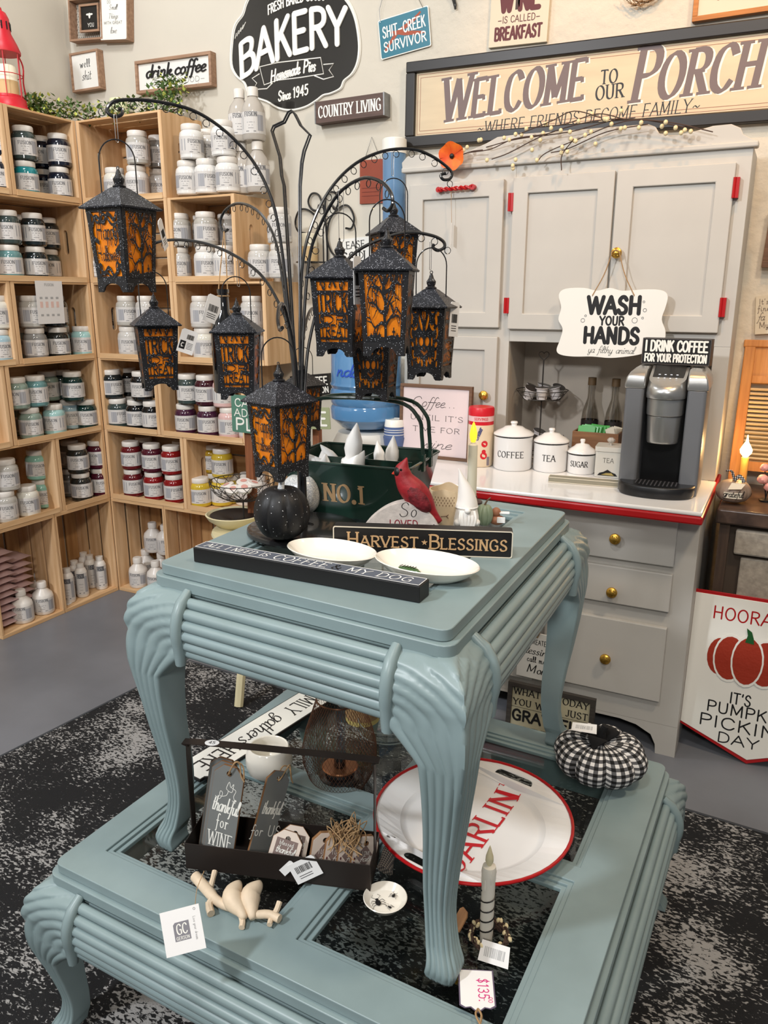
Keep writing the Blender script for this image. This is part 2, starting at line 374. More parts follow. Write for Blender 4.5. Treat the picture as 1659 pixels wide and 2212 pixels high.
MB().box(WX-.1, -4.2, 3.6, 4.6, WY+.1, 3.7).build('ceiling', m_ceil, kind='structure', smooth=0)

# rug
m_rug = mat('rug_pile', (.006, .006, .007), .95, bump=.9, bscale=320)
nt = m_rug.node_tree; N = nt.nodes; L = nt.links
tc = N.new('ShaderNodeTexCoord'); mp = N.new('ShaderNodeMapping'); mp.inputs['Scale'].default_value = (1, 1.9, 1); mp.inputs['Rotation'].default_value = (0, 0, .35); L.new(tc.outputs['Object'], mp.inputs[0])
n1 = N.new('ShaderNodeTexNoise'); n1.inputs['Scale'].default_value = 85; n1.inputs['Detail'].default_value = 3; n1.inputs['Distortion'].default_value = .6; L.new(mp.outputs[0], n1.inputs[0])
n2 = N.new('ShaderNodeTexNoise'); n2.inputs['Scale'].default_value = 3.6; n2.inputs['Detail'].default_value = 7; n2.inputs['Roughness'].default_value = .62; L.new(tc.outputs['Object'], n2.inputs[0])
ad = N.new('ShaderNodeMath'); ad.operation = 'MULTIPLY_ADD'; ad.inputs[1].default_value = 1.0; L.new(n2.outputs[0], ad.inputs[0]); L.new(n1.outputs[0], ad.inputs[2])
rp = N.new('ShaderNodeValToRGB'); rp.color_ramp.elements[0].position = 0; L.new(ad.outputs[0], rp.inputs[0])
e = rp.color_ramp.elements; e[0].position = .0; e[0].color = (.007, .007, .008, 1); e[1].position = 1.0; e[1].color = (.33, .32, .31, 1)
mr = N.new('ShaderNodeMapRange'); mr.inputs[1].default_value = 1.05; mr.inputs[2].default_value = 1.12; L.new(ad.outputs[0], mr.inputs[0]); L.new(mr.outputs[0], rp.inputs[0])
L.new(rp.outputs[0], N['Principled BSDF'].inputs['Base Color'])
a_, b_ = at(410, 1432, 2, 0), at(1659, 1808, 2, 0); d_ = (b_-a_).normalized(); e_ = Vector((-d_.y, d_.x, 0))*-1
w_ = (at(0, 1640, 2, 0)-a_).normalized()
rp_ = [a_, a_+d_*3.1, a_+d_*3.1+w_*3.2, a_+w_*3.2]
rug = MB().plate([(p.x, p.y) for p in rp_[::-1]], .001, .009).build('rug', m_rug, smooth=0, label='large black rug mottled with distressed white specks under the teal tables', cat='rug')
bd = MB()
for p, q_ in ((rp_[0], rp_[1]), (rp_[0], rp_[3])): bd.tube([p+Vector((0,0,.006)), q_+Vector((0,0,.006))], .0055, 6)
bd.build('binding', mat('rug_binding', C(62,64,68), .9), rug)

# ------------------------------------------------------------------ pine crates
m_pine = [wood('pine_x', C(226,190,146), C(200,156,108), 1, 0), wood('pine_y', C(222,186,142), C(194,150,104), 1, 1), wood('pine_z', C(228,192,150), C(198,156,110), 1, 2)]
m_pine2 = [wood('pine_shade_x', C(206,164,116), C(168,124,80), 1, 0), 0, wood('pine_shade_z', C(204,162,112), C(170,126,80), 1, 2)]  # darkened pine for back slats, shade inside the crates put into the colour
MAT_CYC = Matrix(((0,0,1,0),(1,0,0,0),(0,1,0,0),(0,0,0,1)))   # (a,b,c)->(c,a,b)
MAT_TOP = Matrix(((1,0,0,0),(0,1,0,0),(0,0,1,0),(0,0,0,1)))
def stadium(cx, cy, L_, r, vert=True, n=6):
    P = []
    for s in (1, -1):
        for i in range(n+1):
            a = (0 if s > 0 else pi)+pi*i/n; u, v = r*cos(a), r*sin(a)+s*L_/2
            P.append((cx+u, cy+v) if vert else (cx-v, cy+u))
    return P
def crate(label, wall, pos, z, w, h, upright=False, d=.241):
    g = 'pine crates stacked as shelving along both walls'
    mtx = Matrix.Translation((pos, 0, z)) if wall == 'B' else Matrix.Translation((0, pos, z)) @ Matrix.Rotation(pi/2, 4, 'Z')
    t = thing('wooden_crate', label, 'crate', group=g, mtx=mtx)
    e = .0008; T_ = .017; S_ = .009
    if not upright:
        for x in (e, w-T_-e):
            b = MB(); b.T = MAT_CYC
            b.plate([(0, 0), (d, 0), (d, h), (0, h)], x, x+T_, [stadium(d*.42, h*.52, .075, .012)[::-1]])
            b.build('side_panel', m_pine[2], t, smooth=0, bev=.0015)
        for zz, nm in ((0, 'bottom_slat'), (h-S_, 'top_slat')):
            for k in range(3): MB().box(T_+e, k*(d-.072)/2+(0 if k else .001), zz+.0005, w-T_-e, k*(d-.072)/2+.072, zz+S_-.0005).build(nm, m_pine[0], t, smooth=0, bev=.001)
        MB().box(T_+e, -.003, 0, w-T_-e, .0, .022).build('front_rail', m_pine[0], t, smooth=0)
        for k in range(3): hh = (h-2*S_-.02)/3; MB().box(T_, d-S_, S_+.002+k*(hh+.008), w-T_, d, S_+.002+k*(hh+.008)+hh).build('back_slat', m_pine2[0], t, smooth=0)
    else:
        for zz in (0, h-T_):
            b = MB(); b.T = Matrix.Translation((0, 0, zz))
            b.plate([(e, 0), (w-e, 0), (w-e, d), (e, d)], 0, T_, [stadium(w*.5, d*.36, .075, .010, False)])
            b.build('end_panel', m_pine[0], t, smooth=0, bev=.0015)
        for x in (e, w-S_-e):
            for k in range(3): MB().box(x, k*(d-.072)/2, T_, x+S_, k*(d-.072)/2+.072, h-T_).build('side_slat', m_pine[2], t, smooth=0, bev=.001)
        n = 4
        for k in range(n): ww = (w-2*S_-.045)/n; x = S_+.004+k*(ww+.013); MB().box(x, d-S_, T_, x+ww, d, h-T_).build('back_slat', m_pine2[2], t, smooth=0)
    return t
ZR = [0, .457, .775, 1.093, 1.411, 1.729, 2.047]
HB = .318
for i, nm in enumerate(['second', 'third', 'fourth', 'fifth', 'top'][0:5]): pass
ROWN = ['floor-level', 'second-row', 'third-row', 'fourth-row', 'fifth-row', 'top-row']
crate('upright crate on the floor beside the corner, back wall, holding white squeeze bottles', 'B', 0, 0, .318, .457, True)
crate('upright crate on the floor, second from the corner, holding a black bottle', 'B', .318, 0, .318, .457, True)
crate('second-row crate on the back wall next to the corner holding red paints', 'B', 0, ZR[1], .457, HB)
crate('second-row crate on the back wall holding mustard yellow paints', 'B', .457, ZR[1], .457, HB)
crate('third-row crate on the back wall holding black and slate paints', 'B', 0, ZR[2], .335, HB)
crate('fourth-row crate on the back wall by the corner, pale grey paints', 'B', 0, ZR[3], .457, HB)
crate('fourth-row crate on the back wall behind the hanging black bottle', 'B', .457, ZR[3], .457, HB)
crate('third-row crate on the back wall with maroon and pink paints', 'B', .336, ZR[2], .457, HB)
crate('fifth-row crate on the back wall hidden behind the largest lantern', 'B', 0, ZR[4], .457, HB)
crate('fifth-row crate on the back wall filled with white jars', 'B', .457, ZR[4], .33, HB)
crate('top crate on the back wall under the green garland', 'B', 0, ZR[5], .457, HB)
crate('upright floor crate on the left wall with slim white bottles', 'L', -.318, 0, .318, .457, True)
crate('upright floor crate on the left wall with pink foil packets', 'L', -.637, 0, .318, .457, True)
crate('narrow second-row crate at the corner, left wall, with wine red jars', 'L', -.270, ZR[1], .27, HB)
crate('second-row crate at the left edge with mint and cream jars', 'L', -.728, ZR[1], .457, HB)
crate('third-row crate on the left wall with sage and dark green jars', 'L', -.470, ZR[2], .47, HB)
crate('third-row crate cut by the left edge of the photo', 'L', -.93, ZR[2], .457, HB)
crate('fourth-row crate on the left wall with the paper leaflet', 'L', -.400, ZR[3], .40, HB)
crate('fourth-row crate cut by the left edge of the photo', 'L', -.858, ZR[3], .457, HB)
crate('fifth-row crate on the left wall with slate green jars', 'L', -.560, ZR[4], .56, HB)
y6 = at(17, 320, 0, 0).y
crate('top crate on the left wall with navy jars', 'L', y6, ZR[5], -y6, HB)
crate('top crate on the left wall beneath the red lantern, cut by the edge', 'L', y6-.458, ZR[5], .457, HB)

# ------------------------------------------------------------------ paint jars and bottles
m_paint = mat('jar_paint', (.5,.5,.5), .12, objcol=True, coat=.6)
m_lid = mat('jar_lid', C(222,216,208), .35); m_cream = mat('bottle_plastic', C(226,220,212), .3); m_clearp = mat('frosted_plastic', C(214,206,196), .15, trans=.35)
m_lab = mat('paper_label', C(206,202,198), .6); m_ink = mat('grey_ink', C(96,96,100), .7); m_blk = mat('label_block', C(160,160,164), .7)
def wrap(r, z0): return lambda p: ((r+p[2])*sin(p[0]/r), -(r+p[2])*cos(p[0]/r), p[1]+z0)
def wrap_label(par, r, z0, hh, ang, textw, flip=False, title='FUSION', tz=.62):
    b = MB(); n = 14; mp = wrap(r, z0)
    def band(x0, x1, y0, y1, zz):
        k = max(1, int(abs(x1-x0)/r/.22)); vs = []
        for i in range(k+1): x = x0+(x1-x0)*i/k; vs += [mp((x, y0, zz)), mp((x, y1, zz))]
        b.add(vs, [(2*i, 2*i+2, 2*i+3, 2*i+1) for i in range(k)])
    hw = r*ang/2; s = -1 if flip else 1
    band(-hw, hw, 0, hh, .0004)
    b.mi = 1; b.text(title, -s*r*.12, hh*tz, hh*.2, fit=textw, wid=.16, pen=.45, serif=.06, z=.0008, map=mp, q=2)
    for k, wd_ in enumerate((.6, .34, .42)): band(-s*r*.12-textw*wd_/2, -s*r*.12+textw*wd_/2, hh*(.5-.13*k)-.0008, hh*(.5-.13*k)+.0004, .0008)
    band(-s*r*.12-textw*.4, -s*r*.12-textw*.15, hh*.08, hh*.11, .0008); band(-s*r*.12+textw*.2, -s*r*.12+textw*.4, hh*.08, hh*.11, .0008)
    b.mi = 2; bx = s*r*.75; band(bx-r*.28, bx+r*.28, hh*.12, hh*.85, .0008); band(-s*r*1.1-r*.2, -s*r*1.1+r*.2, hh*.2, hh*.85, .0008)
    return b.build('label', [m_lab, m_ink, m_blk], par, smooth=0)
g_j = 'paint jars with printed labels standing in the crates'
def mk_jar(flip):
    t = thing('paint_jar', 'x', 'jar', group=g_j)
    MB().lathe([(.0,0),(.042,0),(.0465,.005),(.0465,.085),(.044,.095),(.036,.104),(.034,.106)], 28).build('jar_body', m_paint, t)
    MB().lathe([(.0375,.104),(.0385,.107),(.0385,.122),(.036,.1255),(0,.126)], 28).build('lid', m_lid, t)
    wrap_label(t, .0465, .017, .062, 3.6, .05, flip)
    return t
jarT = [mk_jar(False), mk_jar(True)]
def mk_bottle(nm, prof, cap, r, z0, hh, body, label_ang=4.2):
    t = thing(nm, 'x', 'bottle', group='white product bottles standing in and on the crates')
    MB().lathe(prof, 24).build('bottle_body', body, t); MB().lathe(cap, 20).build('cap', m_lid, t)
    wrap_label(t, r, z0, hh, label_ang, r*1.1, tz=.78); return t
botW = mk_bottle('squat_bottle', [(0,0),(.040,0),(.044,.006),(.044,.075),(.040,.09),(.018,.112),(.016,.12)], [(.021,.116),(.021,.138),(.018,.142),(0,.142)], .044, .014, .06, m_cream)
botS = mk_bottle('slim_bottle', [(0,0),(.025,0),(.027,.004),(.027,.12),(.02,.135),(.014,.14)], [(.017,.139),(.017,.158),(0,.16)], .027, .012, .104, m_cream)
botT = mk_bottle('tall_flip_top_bottle', [(0,0),(.040,0),(.044,.006),(.044,.1),(.036,.125),(.018,.15),(.016,.155)], [(.021,.152),(.021,.18),(.018,.184),(0,.184)], .044, .02, .075, m_clearp)
USED = set()
COLS = {'white': C(226,224,220), 'pale grey': C(178,174,166), 'grey': C(130,128,124), 'warm grey': C(160,148,138), 'navy': C(24,30,44), 'teal': C(30,128,134), 'dark green': C(22,48,44), 'slate': C(56,68,66), 'dark slate': C(28,36,38), 'black': C(16,18,20),
 'sage': C(132,150,138), 'pale aqua': C(160,198,194), 'pale blue': C(158,186,196), 'mint': C(140,188,172), 'olive black': C(38,38,34), 'wine': C(72,20,36), 'red': C(128,20,24), 'dark red': C(94,22,28), 'maroon': C(58,18,30), 'purple': C(64,28,52), 'pink': C(214,178,174), 'yellow': C(196,168,52), 'mustard': C(170,134,32), 'cream': C(218,214,202), 'teal grey': C(96,136,136), 'light grey': C(196,192,186)}
ORD = ['first', 'second', 'third', 'fourth', 'fifth', 'sixth', 'seventh', 'eighth']
cnt = {}
def put(kind, wall, z, row, layer, px, colr, where, dh=.128, desc=None):
    off = (.055, .165, .11)[row]
    zz = z+.0105+layer*dh
    if wall == 'B': y = off; x = xon(px, y, zz+.06)
    else: x = -off; y = yon(px, x, zz+.06)
    T = {'jar': jarT[random.random() < .45], 'W': botW, 'S': botS, 'T': botT}[kind]
    lay = ('lower layer', 'upper layer')[layer]; rw = ('front', 'back', 'middle')[row]
    key = (where, kind, lay, rw); cnt[key] = cnt.get(key, 0)+1
    nm = {'jar': 'paint jar', 'W': 'squat bottle', 'S': 'slim white bottle', 'T': 'flip-top bottle'}[kind]
    if T.name in USED: o = dup(T, color=COLS[colr])
    else:
        o = T; USED.add(T.name)
        for c in o.children: c.color = (*COLS[colr], 1)
    o.location = (x, y, zz); d = CAM-Vector((x, y, 0)); o.rotation_euler = (0, 0, atan2(d.y, d.x)+pi/2+random.uniform(-.45, .4))
    cl = colr if kind == 'jar' else ('cream-filled ' if kind == 'T' else ('white ' if kind == 'W' else '')) .strip()
    o['label'] = f"{cl} {nm}, {ORD[cnt[key]-1]} in {lay.split()[0]} {rw} row, {where}".strip()
    assert len(o['label'].split()) <= 16, o['label']
    return o
def row(wall, z, where, row_, layer, items, kind='jar', **k):
    for px, c in items: put(kind, wall, z, row_, layer, px, c, where, **k)
w = 'top crate, back wall'
row('B', ZR[5], w, 0, 0, [(250,'cream'),(297,'white')]); row('B', ZR[5], w, 1, 0, [(345,'light grey')]); row('B', ZR[5], w, 0, 1, [(298,'pale grey')]); row('B', ZR[5], w, 1, 1, [(343,'grey')])
w = 'standing on top of fifth row'
row('B', ZR[5], w, 0, 0, [(406,'white'),(447,'white'),(492,'white')]); row('B', ZR[5], w, 0, 1, [(414,'white'),(482,'white')]); row('B', ZR[5], w, 1, 0, [(436,'white')]); row('B', ZR[5], w, 1, 1, [(450,'white')])
row('B', ZR[5], w, 2, 0, [(524,'white'),(558,'white')], 'T'); row('B', ZR[5], w, 2, 1, [(519,'white'),(548,'white')], 'T', dh=.185)
w = 'fifth-row crate by corner, back wall'
row('B', ZR[4], w, 0, 0, [(215,'warm grey'),(262,'grey'),(308,'pale grey')]); row('B', ZR[4], w, 0, 1, [(216,'grey'),(262,'warm grey')])
w = 'fifth-row crate with whites, back wall'
row('B', ZR[4], w, 0, 0, [(388,'light grey'),(445,'white'),(487,'white')]); row('B', ZR[4], w, 1, 0, [(425,'light grey')]); row('B', ZR[4], w, 0, 1, [(388,'pale grey'),(445,'pale grey')]); row('B', ZR[4], w, 1, 1, [(424,'light grey'),(492,'pale grey')])
w = 'beyond the fifth-row crates, back wall'
row('B', ZR[4], w, 0, 0, [(562,'light grey'),(607,'light grey')]); row('B', ZR[4], w, 0, 1, [(604,'light grey')])
w = 'fourth-row crate by corner, back wall'
row('B', ZR[3], w, 0, 0, [(279,'light grey'),(325,'white')]); row('B', ZR[3], w, 1, 0, [(256,'grey')]); row('B', ZR[3], w, 0, 1, [(275,'pale grey'),(318,'light grey')]); row('B', ZR[3], w, 1, 1, [(256,'grey')])
w = 'fourth-row crate behind lantern, back wall'
row('B', ZR[3], w, 0, 0, [(441,'cream'),(487,'light grey'),(548,'white')]); row('B', ZR[3], w, 0, 1, [(436,'light grey'),(545,'light grey')])
w = 'third-row crate, back wall'
row('B', ZR[2], w, 0, 0, [(256,'slate'),(296,'black'),(330,'black')]); row('B', ZR[2], w, 1, 0, [(236,'black'),(288,'black')]); row('B', ZR[2], w, 0, 1, [(243,'dark slate'),(306,'black')]); row('B', ZR[2], w, 1, 1, [(277,'black'),(338,'dark slate')])
w = 'on top of second row, back wall'
row('B', ZR[2], w, 0, 0, [(402,'purple'),(450,'purple'),(496,'pink'),(540,'pink')]); row('B', ZR[2], w, 0, 1, [(406,'slate'),(445,'maroon'),(484,'pink')])
w = 'second-row crate with reds, back wall'
row('B', ZR[1], w, 0, 0, [(288,'dark red'),(333,'red'),(377,'red')]); row('B', ZR[1], w, 1, 0, [(316,'dark red'),(352,'wine')]); row('B', ZR[1], w, 0, 1, [(284,'dark red'),(329,'wine'),(371,'red')]); row('B', ZR[1], w, 1, 1, [(312,'wine'),(392,'yellow')])
w = 'second-row crate with yellows, back wall'
row('B', ZR[1], w, 0, 0, [(433,'yellow')]); row('B', ZR[1], w, 1, 0, [(466,'mustard'),(500,'yellow')]); row('B', ZR[1], w, 2, 0, [(479,'yellow')]); row('B', ZR[1], w, 2, 1, [(480,'yellow')]); row('B', ZR[1], w, 1, 1, [(458,'mustard')])
row('B', ZR[1], w, 1, 0, [(530,'white'),(566,'white')], 'W')
w = 'floor-level crate by corner, back wall'
row('B', .0085, w, 0, 0, [(299,'white'),(338,'white')], 'W'); row('B', .0085, w, 1, 0, [(316,'white'),(350,'white')], 'W'); row('B', .0085, w, 1, 1, [(331,'white'),(358,'white')], 'W', dh=.145)
w = 'top crate, left wall'
row('L', ZR[5], w, 0, 0, [(57,'teal'),(130,'navy')]); row('L', ZR[5], w, 1, 0, [(95,'navy'),(38,'navy')]); row('L', ZR[5], w, 0, 1, [(52,'slate'),(127,'navy')]); row('L', ZR[5], w, 1, 1, [(88,'navy')])
w = 'top crate at photo edge, left wall'
row('L', ZR[5], w, 0, 0, [(-4,'navy')]); row('L', ZR[5], w, 0, 1, [(-6,'navy')])
w = 'fifth-row crate, left wall'
row('L', ZR[4], w, 0, 0, [(22,'teal grey'),(78,'dark slate')]); row('L', ZR[4], w, 1, 0, [(52,'slate'),(107,'slate')]); row('L', ZR[4], w, 0, 1, [(17,'slate'),(72,'dark slate')]); row('L', ZR[4], w, 1, 1, [(46,'dark slate'),(103,'dark slate')])
w = 'fourth-row crate, left wall'
row('L', ZR[3], w, 0, 0, [(77,'grey'),(126,'olive black'),(178,'pale aqua')]); row('L', ZR[3], w, 1, 0, [(52,'pale blue'),(100,'black'),(151,'pale grey')]); row('L', ZR[3], w, 0, 1, [(67,'pale grey'),(119,'dark slate')]); row('L', ZR[3], w, 1, 1, [(48,'cream'),(148,'cream')])
w = 'fourth-row crate at photo edge, left wall'
row('L', ZR[3], w, 0, 0, [(0,'pale blue')]); row('L', ZR[3], w, 0, 1, [(-4,'cream')])
w = 'third-row crate, left wall'
row('L', ZR[2], w, 0, 0, [(66,'sage'),(117,'pale aqua'),(187,'dark green')]); row('L', ZR[2], w, 2, 0, [(152,'pale blue')]); row('L', ZR[2], w, 1, 0, [(44,'sage')]); row('L', ZR[2], w, 0, 1, [(36,'sage'),(78,'teal grey'),(158,'dark green')]); row('L', ZR[2], w, 1, 1, [(104,'sage'),(134,'dark green')])
w = 'corner crate in second row, left wall'
row('L', ZR[1], w, 0, 0, [(176,'olive black'),(216,'wine')]); row('L', ZR[1], w, 1, 0, [(150,'grey')]); row('L', ZR[1], w, 0, 1, [(168,'olive black'),(210,'wine')]); row('L', ZR[1], w, 1, 1, [(152,'grey'),(192,'olive black')])
w = 'second-row crate at photo edge, left wall'
row('L', ZR[1], w, 0, 0, [(12,'pale grey'),(60,'cream')]); row('L', ZR[1], w, 2, 0, [(92,'mint')]); row('L', ZR[1], w, 0, 1, [(14,'pale grey')]); row('L', ZR[1], w, 2, 1, [(80,'mint')])
w = 'floor crate with pink packets, left wall'
row('L', .0085, w, 0, 0, [(48,'white'),(93,'white')], 'W'); row('L', .0085, w, 1, 0, [(86,'white')], 'W')
w = 'floor crate by corner, left wall'
row('L', .0085, w, 0, 0, [(148,'white'),(177,'white'),(218,'white')], 'S'); row('L', .0085, w, 2, 0, [(164,'white'),(197,'white')], 'S'); row('L', .0085, w, 1, 0, [(184,'white'),(204,'white')], 'S')
# pink foil packets
m_foil = mat('pink_foil', C(206,176,174), .22, metal=.3, bump=.6, bscale=40)
pk = None
for c_, (px, n) in enumerate(((-2, 11), (38, 9))):
    for k in range(n):
        if c_ == 1 and k < 0: continue
        z = .02+k*.030+(.09 if c_ == 1 else 0)*0; x = -.10 if c_ == 1 else -.06
        if pk is None:
            b = MB(); P = [(-.07,-.055),(.07,-.055),(.07,.055),(-.07,.055)]
            vs = []; fs = []
            for i in range(9):
                for j in range(7):
                    u, v = i/8, j/6; e_ = (sin(pi*u)*sin(pi*v))**.35
                    vs.append((-.075+.15*u, -.055+.11*v, (.019+.003*sin(9*u+4*v))*e_)); 
            m_ = len(vs); vs += [(a, b2, -c2*.8) for a, b2, c2 in vs]
            for i in range(8):
                for j in range(6):
                    q0 = i*7+j; fs.append((q0, q0+7, q0+8, q0+1)); fs.append((m_+q0, m_+q0+1, m_+q0+8, m_+q0+7))
            pk = MB().add(vs, fs).build('foil_packet', m_foil, cat='packet', group='pink foil packets stacked in the floor crate'); o = pk
        else: o = pk.copy(); COL.objects.link(o)
        x, yy = (-.155, -.447) if c_ else (-.115, -.561)
        o.location = (x, yy, z+.016); o.rotation_euler = (0, random.uniform(-.03, .03), random.uniform(-.05, .05))
        o['label'] = f"pink foil packet, {['bottom','second','third','fourth','fifth','sixth','seventh','eighth','ninth','tenth','top'][k] if k < n-1 else 'top'} of the {'left' if c_ == 0 else 'right'} stack in the floor crate"
# leaflet hanging from the fifth row edge
m_paper = mat('white_paper', C(226,224,222), .7); m_pink_ink = mat('pink_ink', C(222,190,180), .7); m_greyink = mat('pale_grey_ink', C(168,168,168), .7); m_black = mat('black_print', C(20,19,20), .5)
A, B_ = at(74, 606, 0, .004), at(145, 703, 0, .012)
fm = frame((.006, A.y, A.z), (0, 1, 0), (.03, 0, 1))
t = thing('paint_chart_leaflet', 'white paper colour chart leaflet hanging over the crate edge on the left wall', 'leaflet', mtx=fm)
wl = at(132, 650, 0, 0).y-at(74, 650, 0, 0).y; hl = A.z-at(90, 700, 0, 0).z
MB().box(0, -hl, 0, wl, 0, .0006).build('paper', m_paper, t, smooth=0)
b = MB(); b.text('FUSION', wl/2, -hl*.12, hl*.06, wid=.16, z=.001)
for i in range(4):
    for j in range(3):
        b.mi = (1, 2, 0)[j]; x = wl*(.12+.2*i); y = -hl*(.42+.2*j); b.box(x, y, .0007, x+wl*.1, y+hl*(.05, .14, .05)[j], .0009)
b.build('print', [m_greyink, m_greyink, m_pink_ink], t, smooth=0)
o = MB().box(0, 0, 0, .07, .05, .0006).build('price_slip', m_paper, label='small white paper slip lying in the floor crate by the corner', cat='paper', loc=(-.09, -.30, .0183), rot=(0, 0, .3))

# ------------------------------------------------------------------ teal tables
m_teal = mat('teal_chalk_paint', C(134,152,154), .38, noise=.10, nscale=7, bump=.06, bscale=30, col2=C(122,139,140))
m_glass = mat('clear_glass', (.95,.98,.97), .02, trans=1, ior=1.1)
mg = bpy.data.materials.new('pane_glass'); mg.use_nodes = True; N = mg.node_tree.nodes; L = mg.node_tree.links
N.remove(N['Principled BSDF']); tr = N.new('ShaderNodeBsdfTransparent'); tr.inputs[0].default_value = (.86, .9, .89, 1); gl = N.new('ShaderNodeBsdfGlossy'); gl.inputs['Roughness'].default_value = .02
fr = N.new('ShaderNodeLayerWeight'); pw = N.new('ShaderNodeMath'); pw.operation = 'POWER'; pw.inputs[1].default_value = 4; L.new(fr.outputs['Facing'], pw.inputs[0])
ma_ = N.new('ShaderNodeMath'); ma_.operation = 'MULTIPLY_ADD'; ma_.inputs[1].default_value = .5; ma_.inputs[2].default_value = .03; L.new(pw.outputs[0], ma_.inputs[0]); mx = N.new('ShaderNodeMixShader'); L.new(ma_.outputs[0], mx.inputs[0]); L.new(tr.outputs[0], mx.inputs[1]); L.new(gl.outputs[0], mx.inputs[2]); L.new(mx.outputs[0], N['Material Output'].inputs[0])
def rrect(x0, y0, x1, y1, r, n=4):
    P = []
    for cx, cy, a0 in ((x1-r, y1-r, 0), (x0+r, y1-r, 90), (x0+r, y0+r, 180), (x1-r, y0+r, 270)):
        for i in range(n+1): a = radians(a0+90*i/n); P.append((cx+r*cos(a), cy+r*sin(a)))
    return P
APR = [(.004,-.036),(.022,-.047),(.033,-.062),(.039,-.079),(.041,-.096),(.039,-.113),(.035,-.127)]
def apr(z):
    for (o0, z0), (o1, z1) in zip(APR, APR[1:]):
        if z >= z1: t = max(0, min(1, (z-z0)/(z1-z0))); return o0+(o1-o0)*t
    return APR[-1][0]
def interp(T_, z):
    n = len(T_)
    sl = [(T_[min(i+1, n-1)][1]-T_[max(i-1, 0)][1])/((T_[min(i+1, n-1)][0]-T_[max(i-1, 0)][0]) or 1) for i in range(n)]
    for i in range(n-1):
        (z0, o0), (z1, o1) = T_[i], T_[i+1]
        if z >= z1:
            h = z1-z0; t = max(0, min(1, (z-z0)/h)); a, b = t*t*(3-2*t), t**3-t*t
            return o0*(1-a)+o1*a+h*sl[i]*(t**3-2*t*t+t)+h*sl[i+1]*b
    return T_[-1][1]
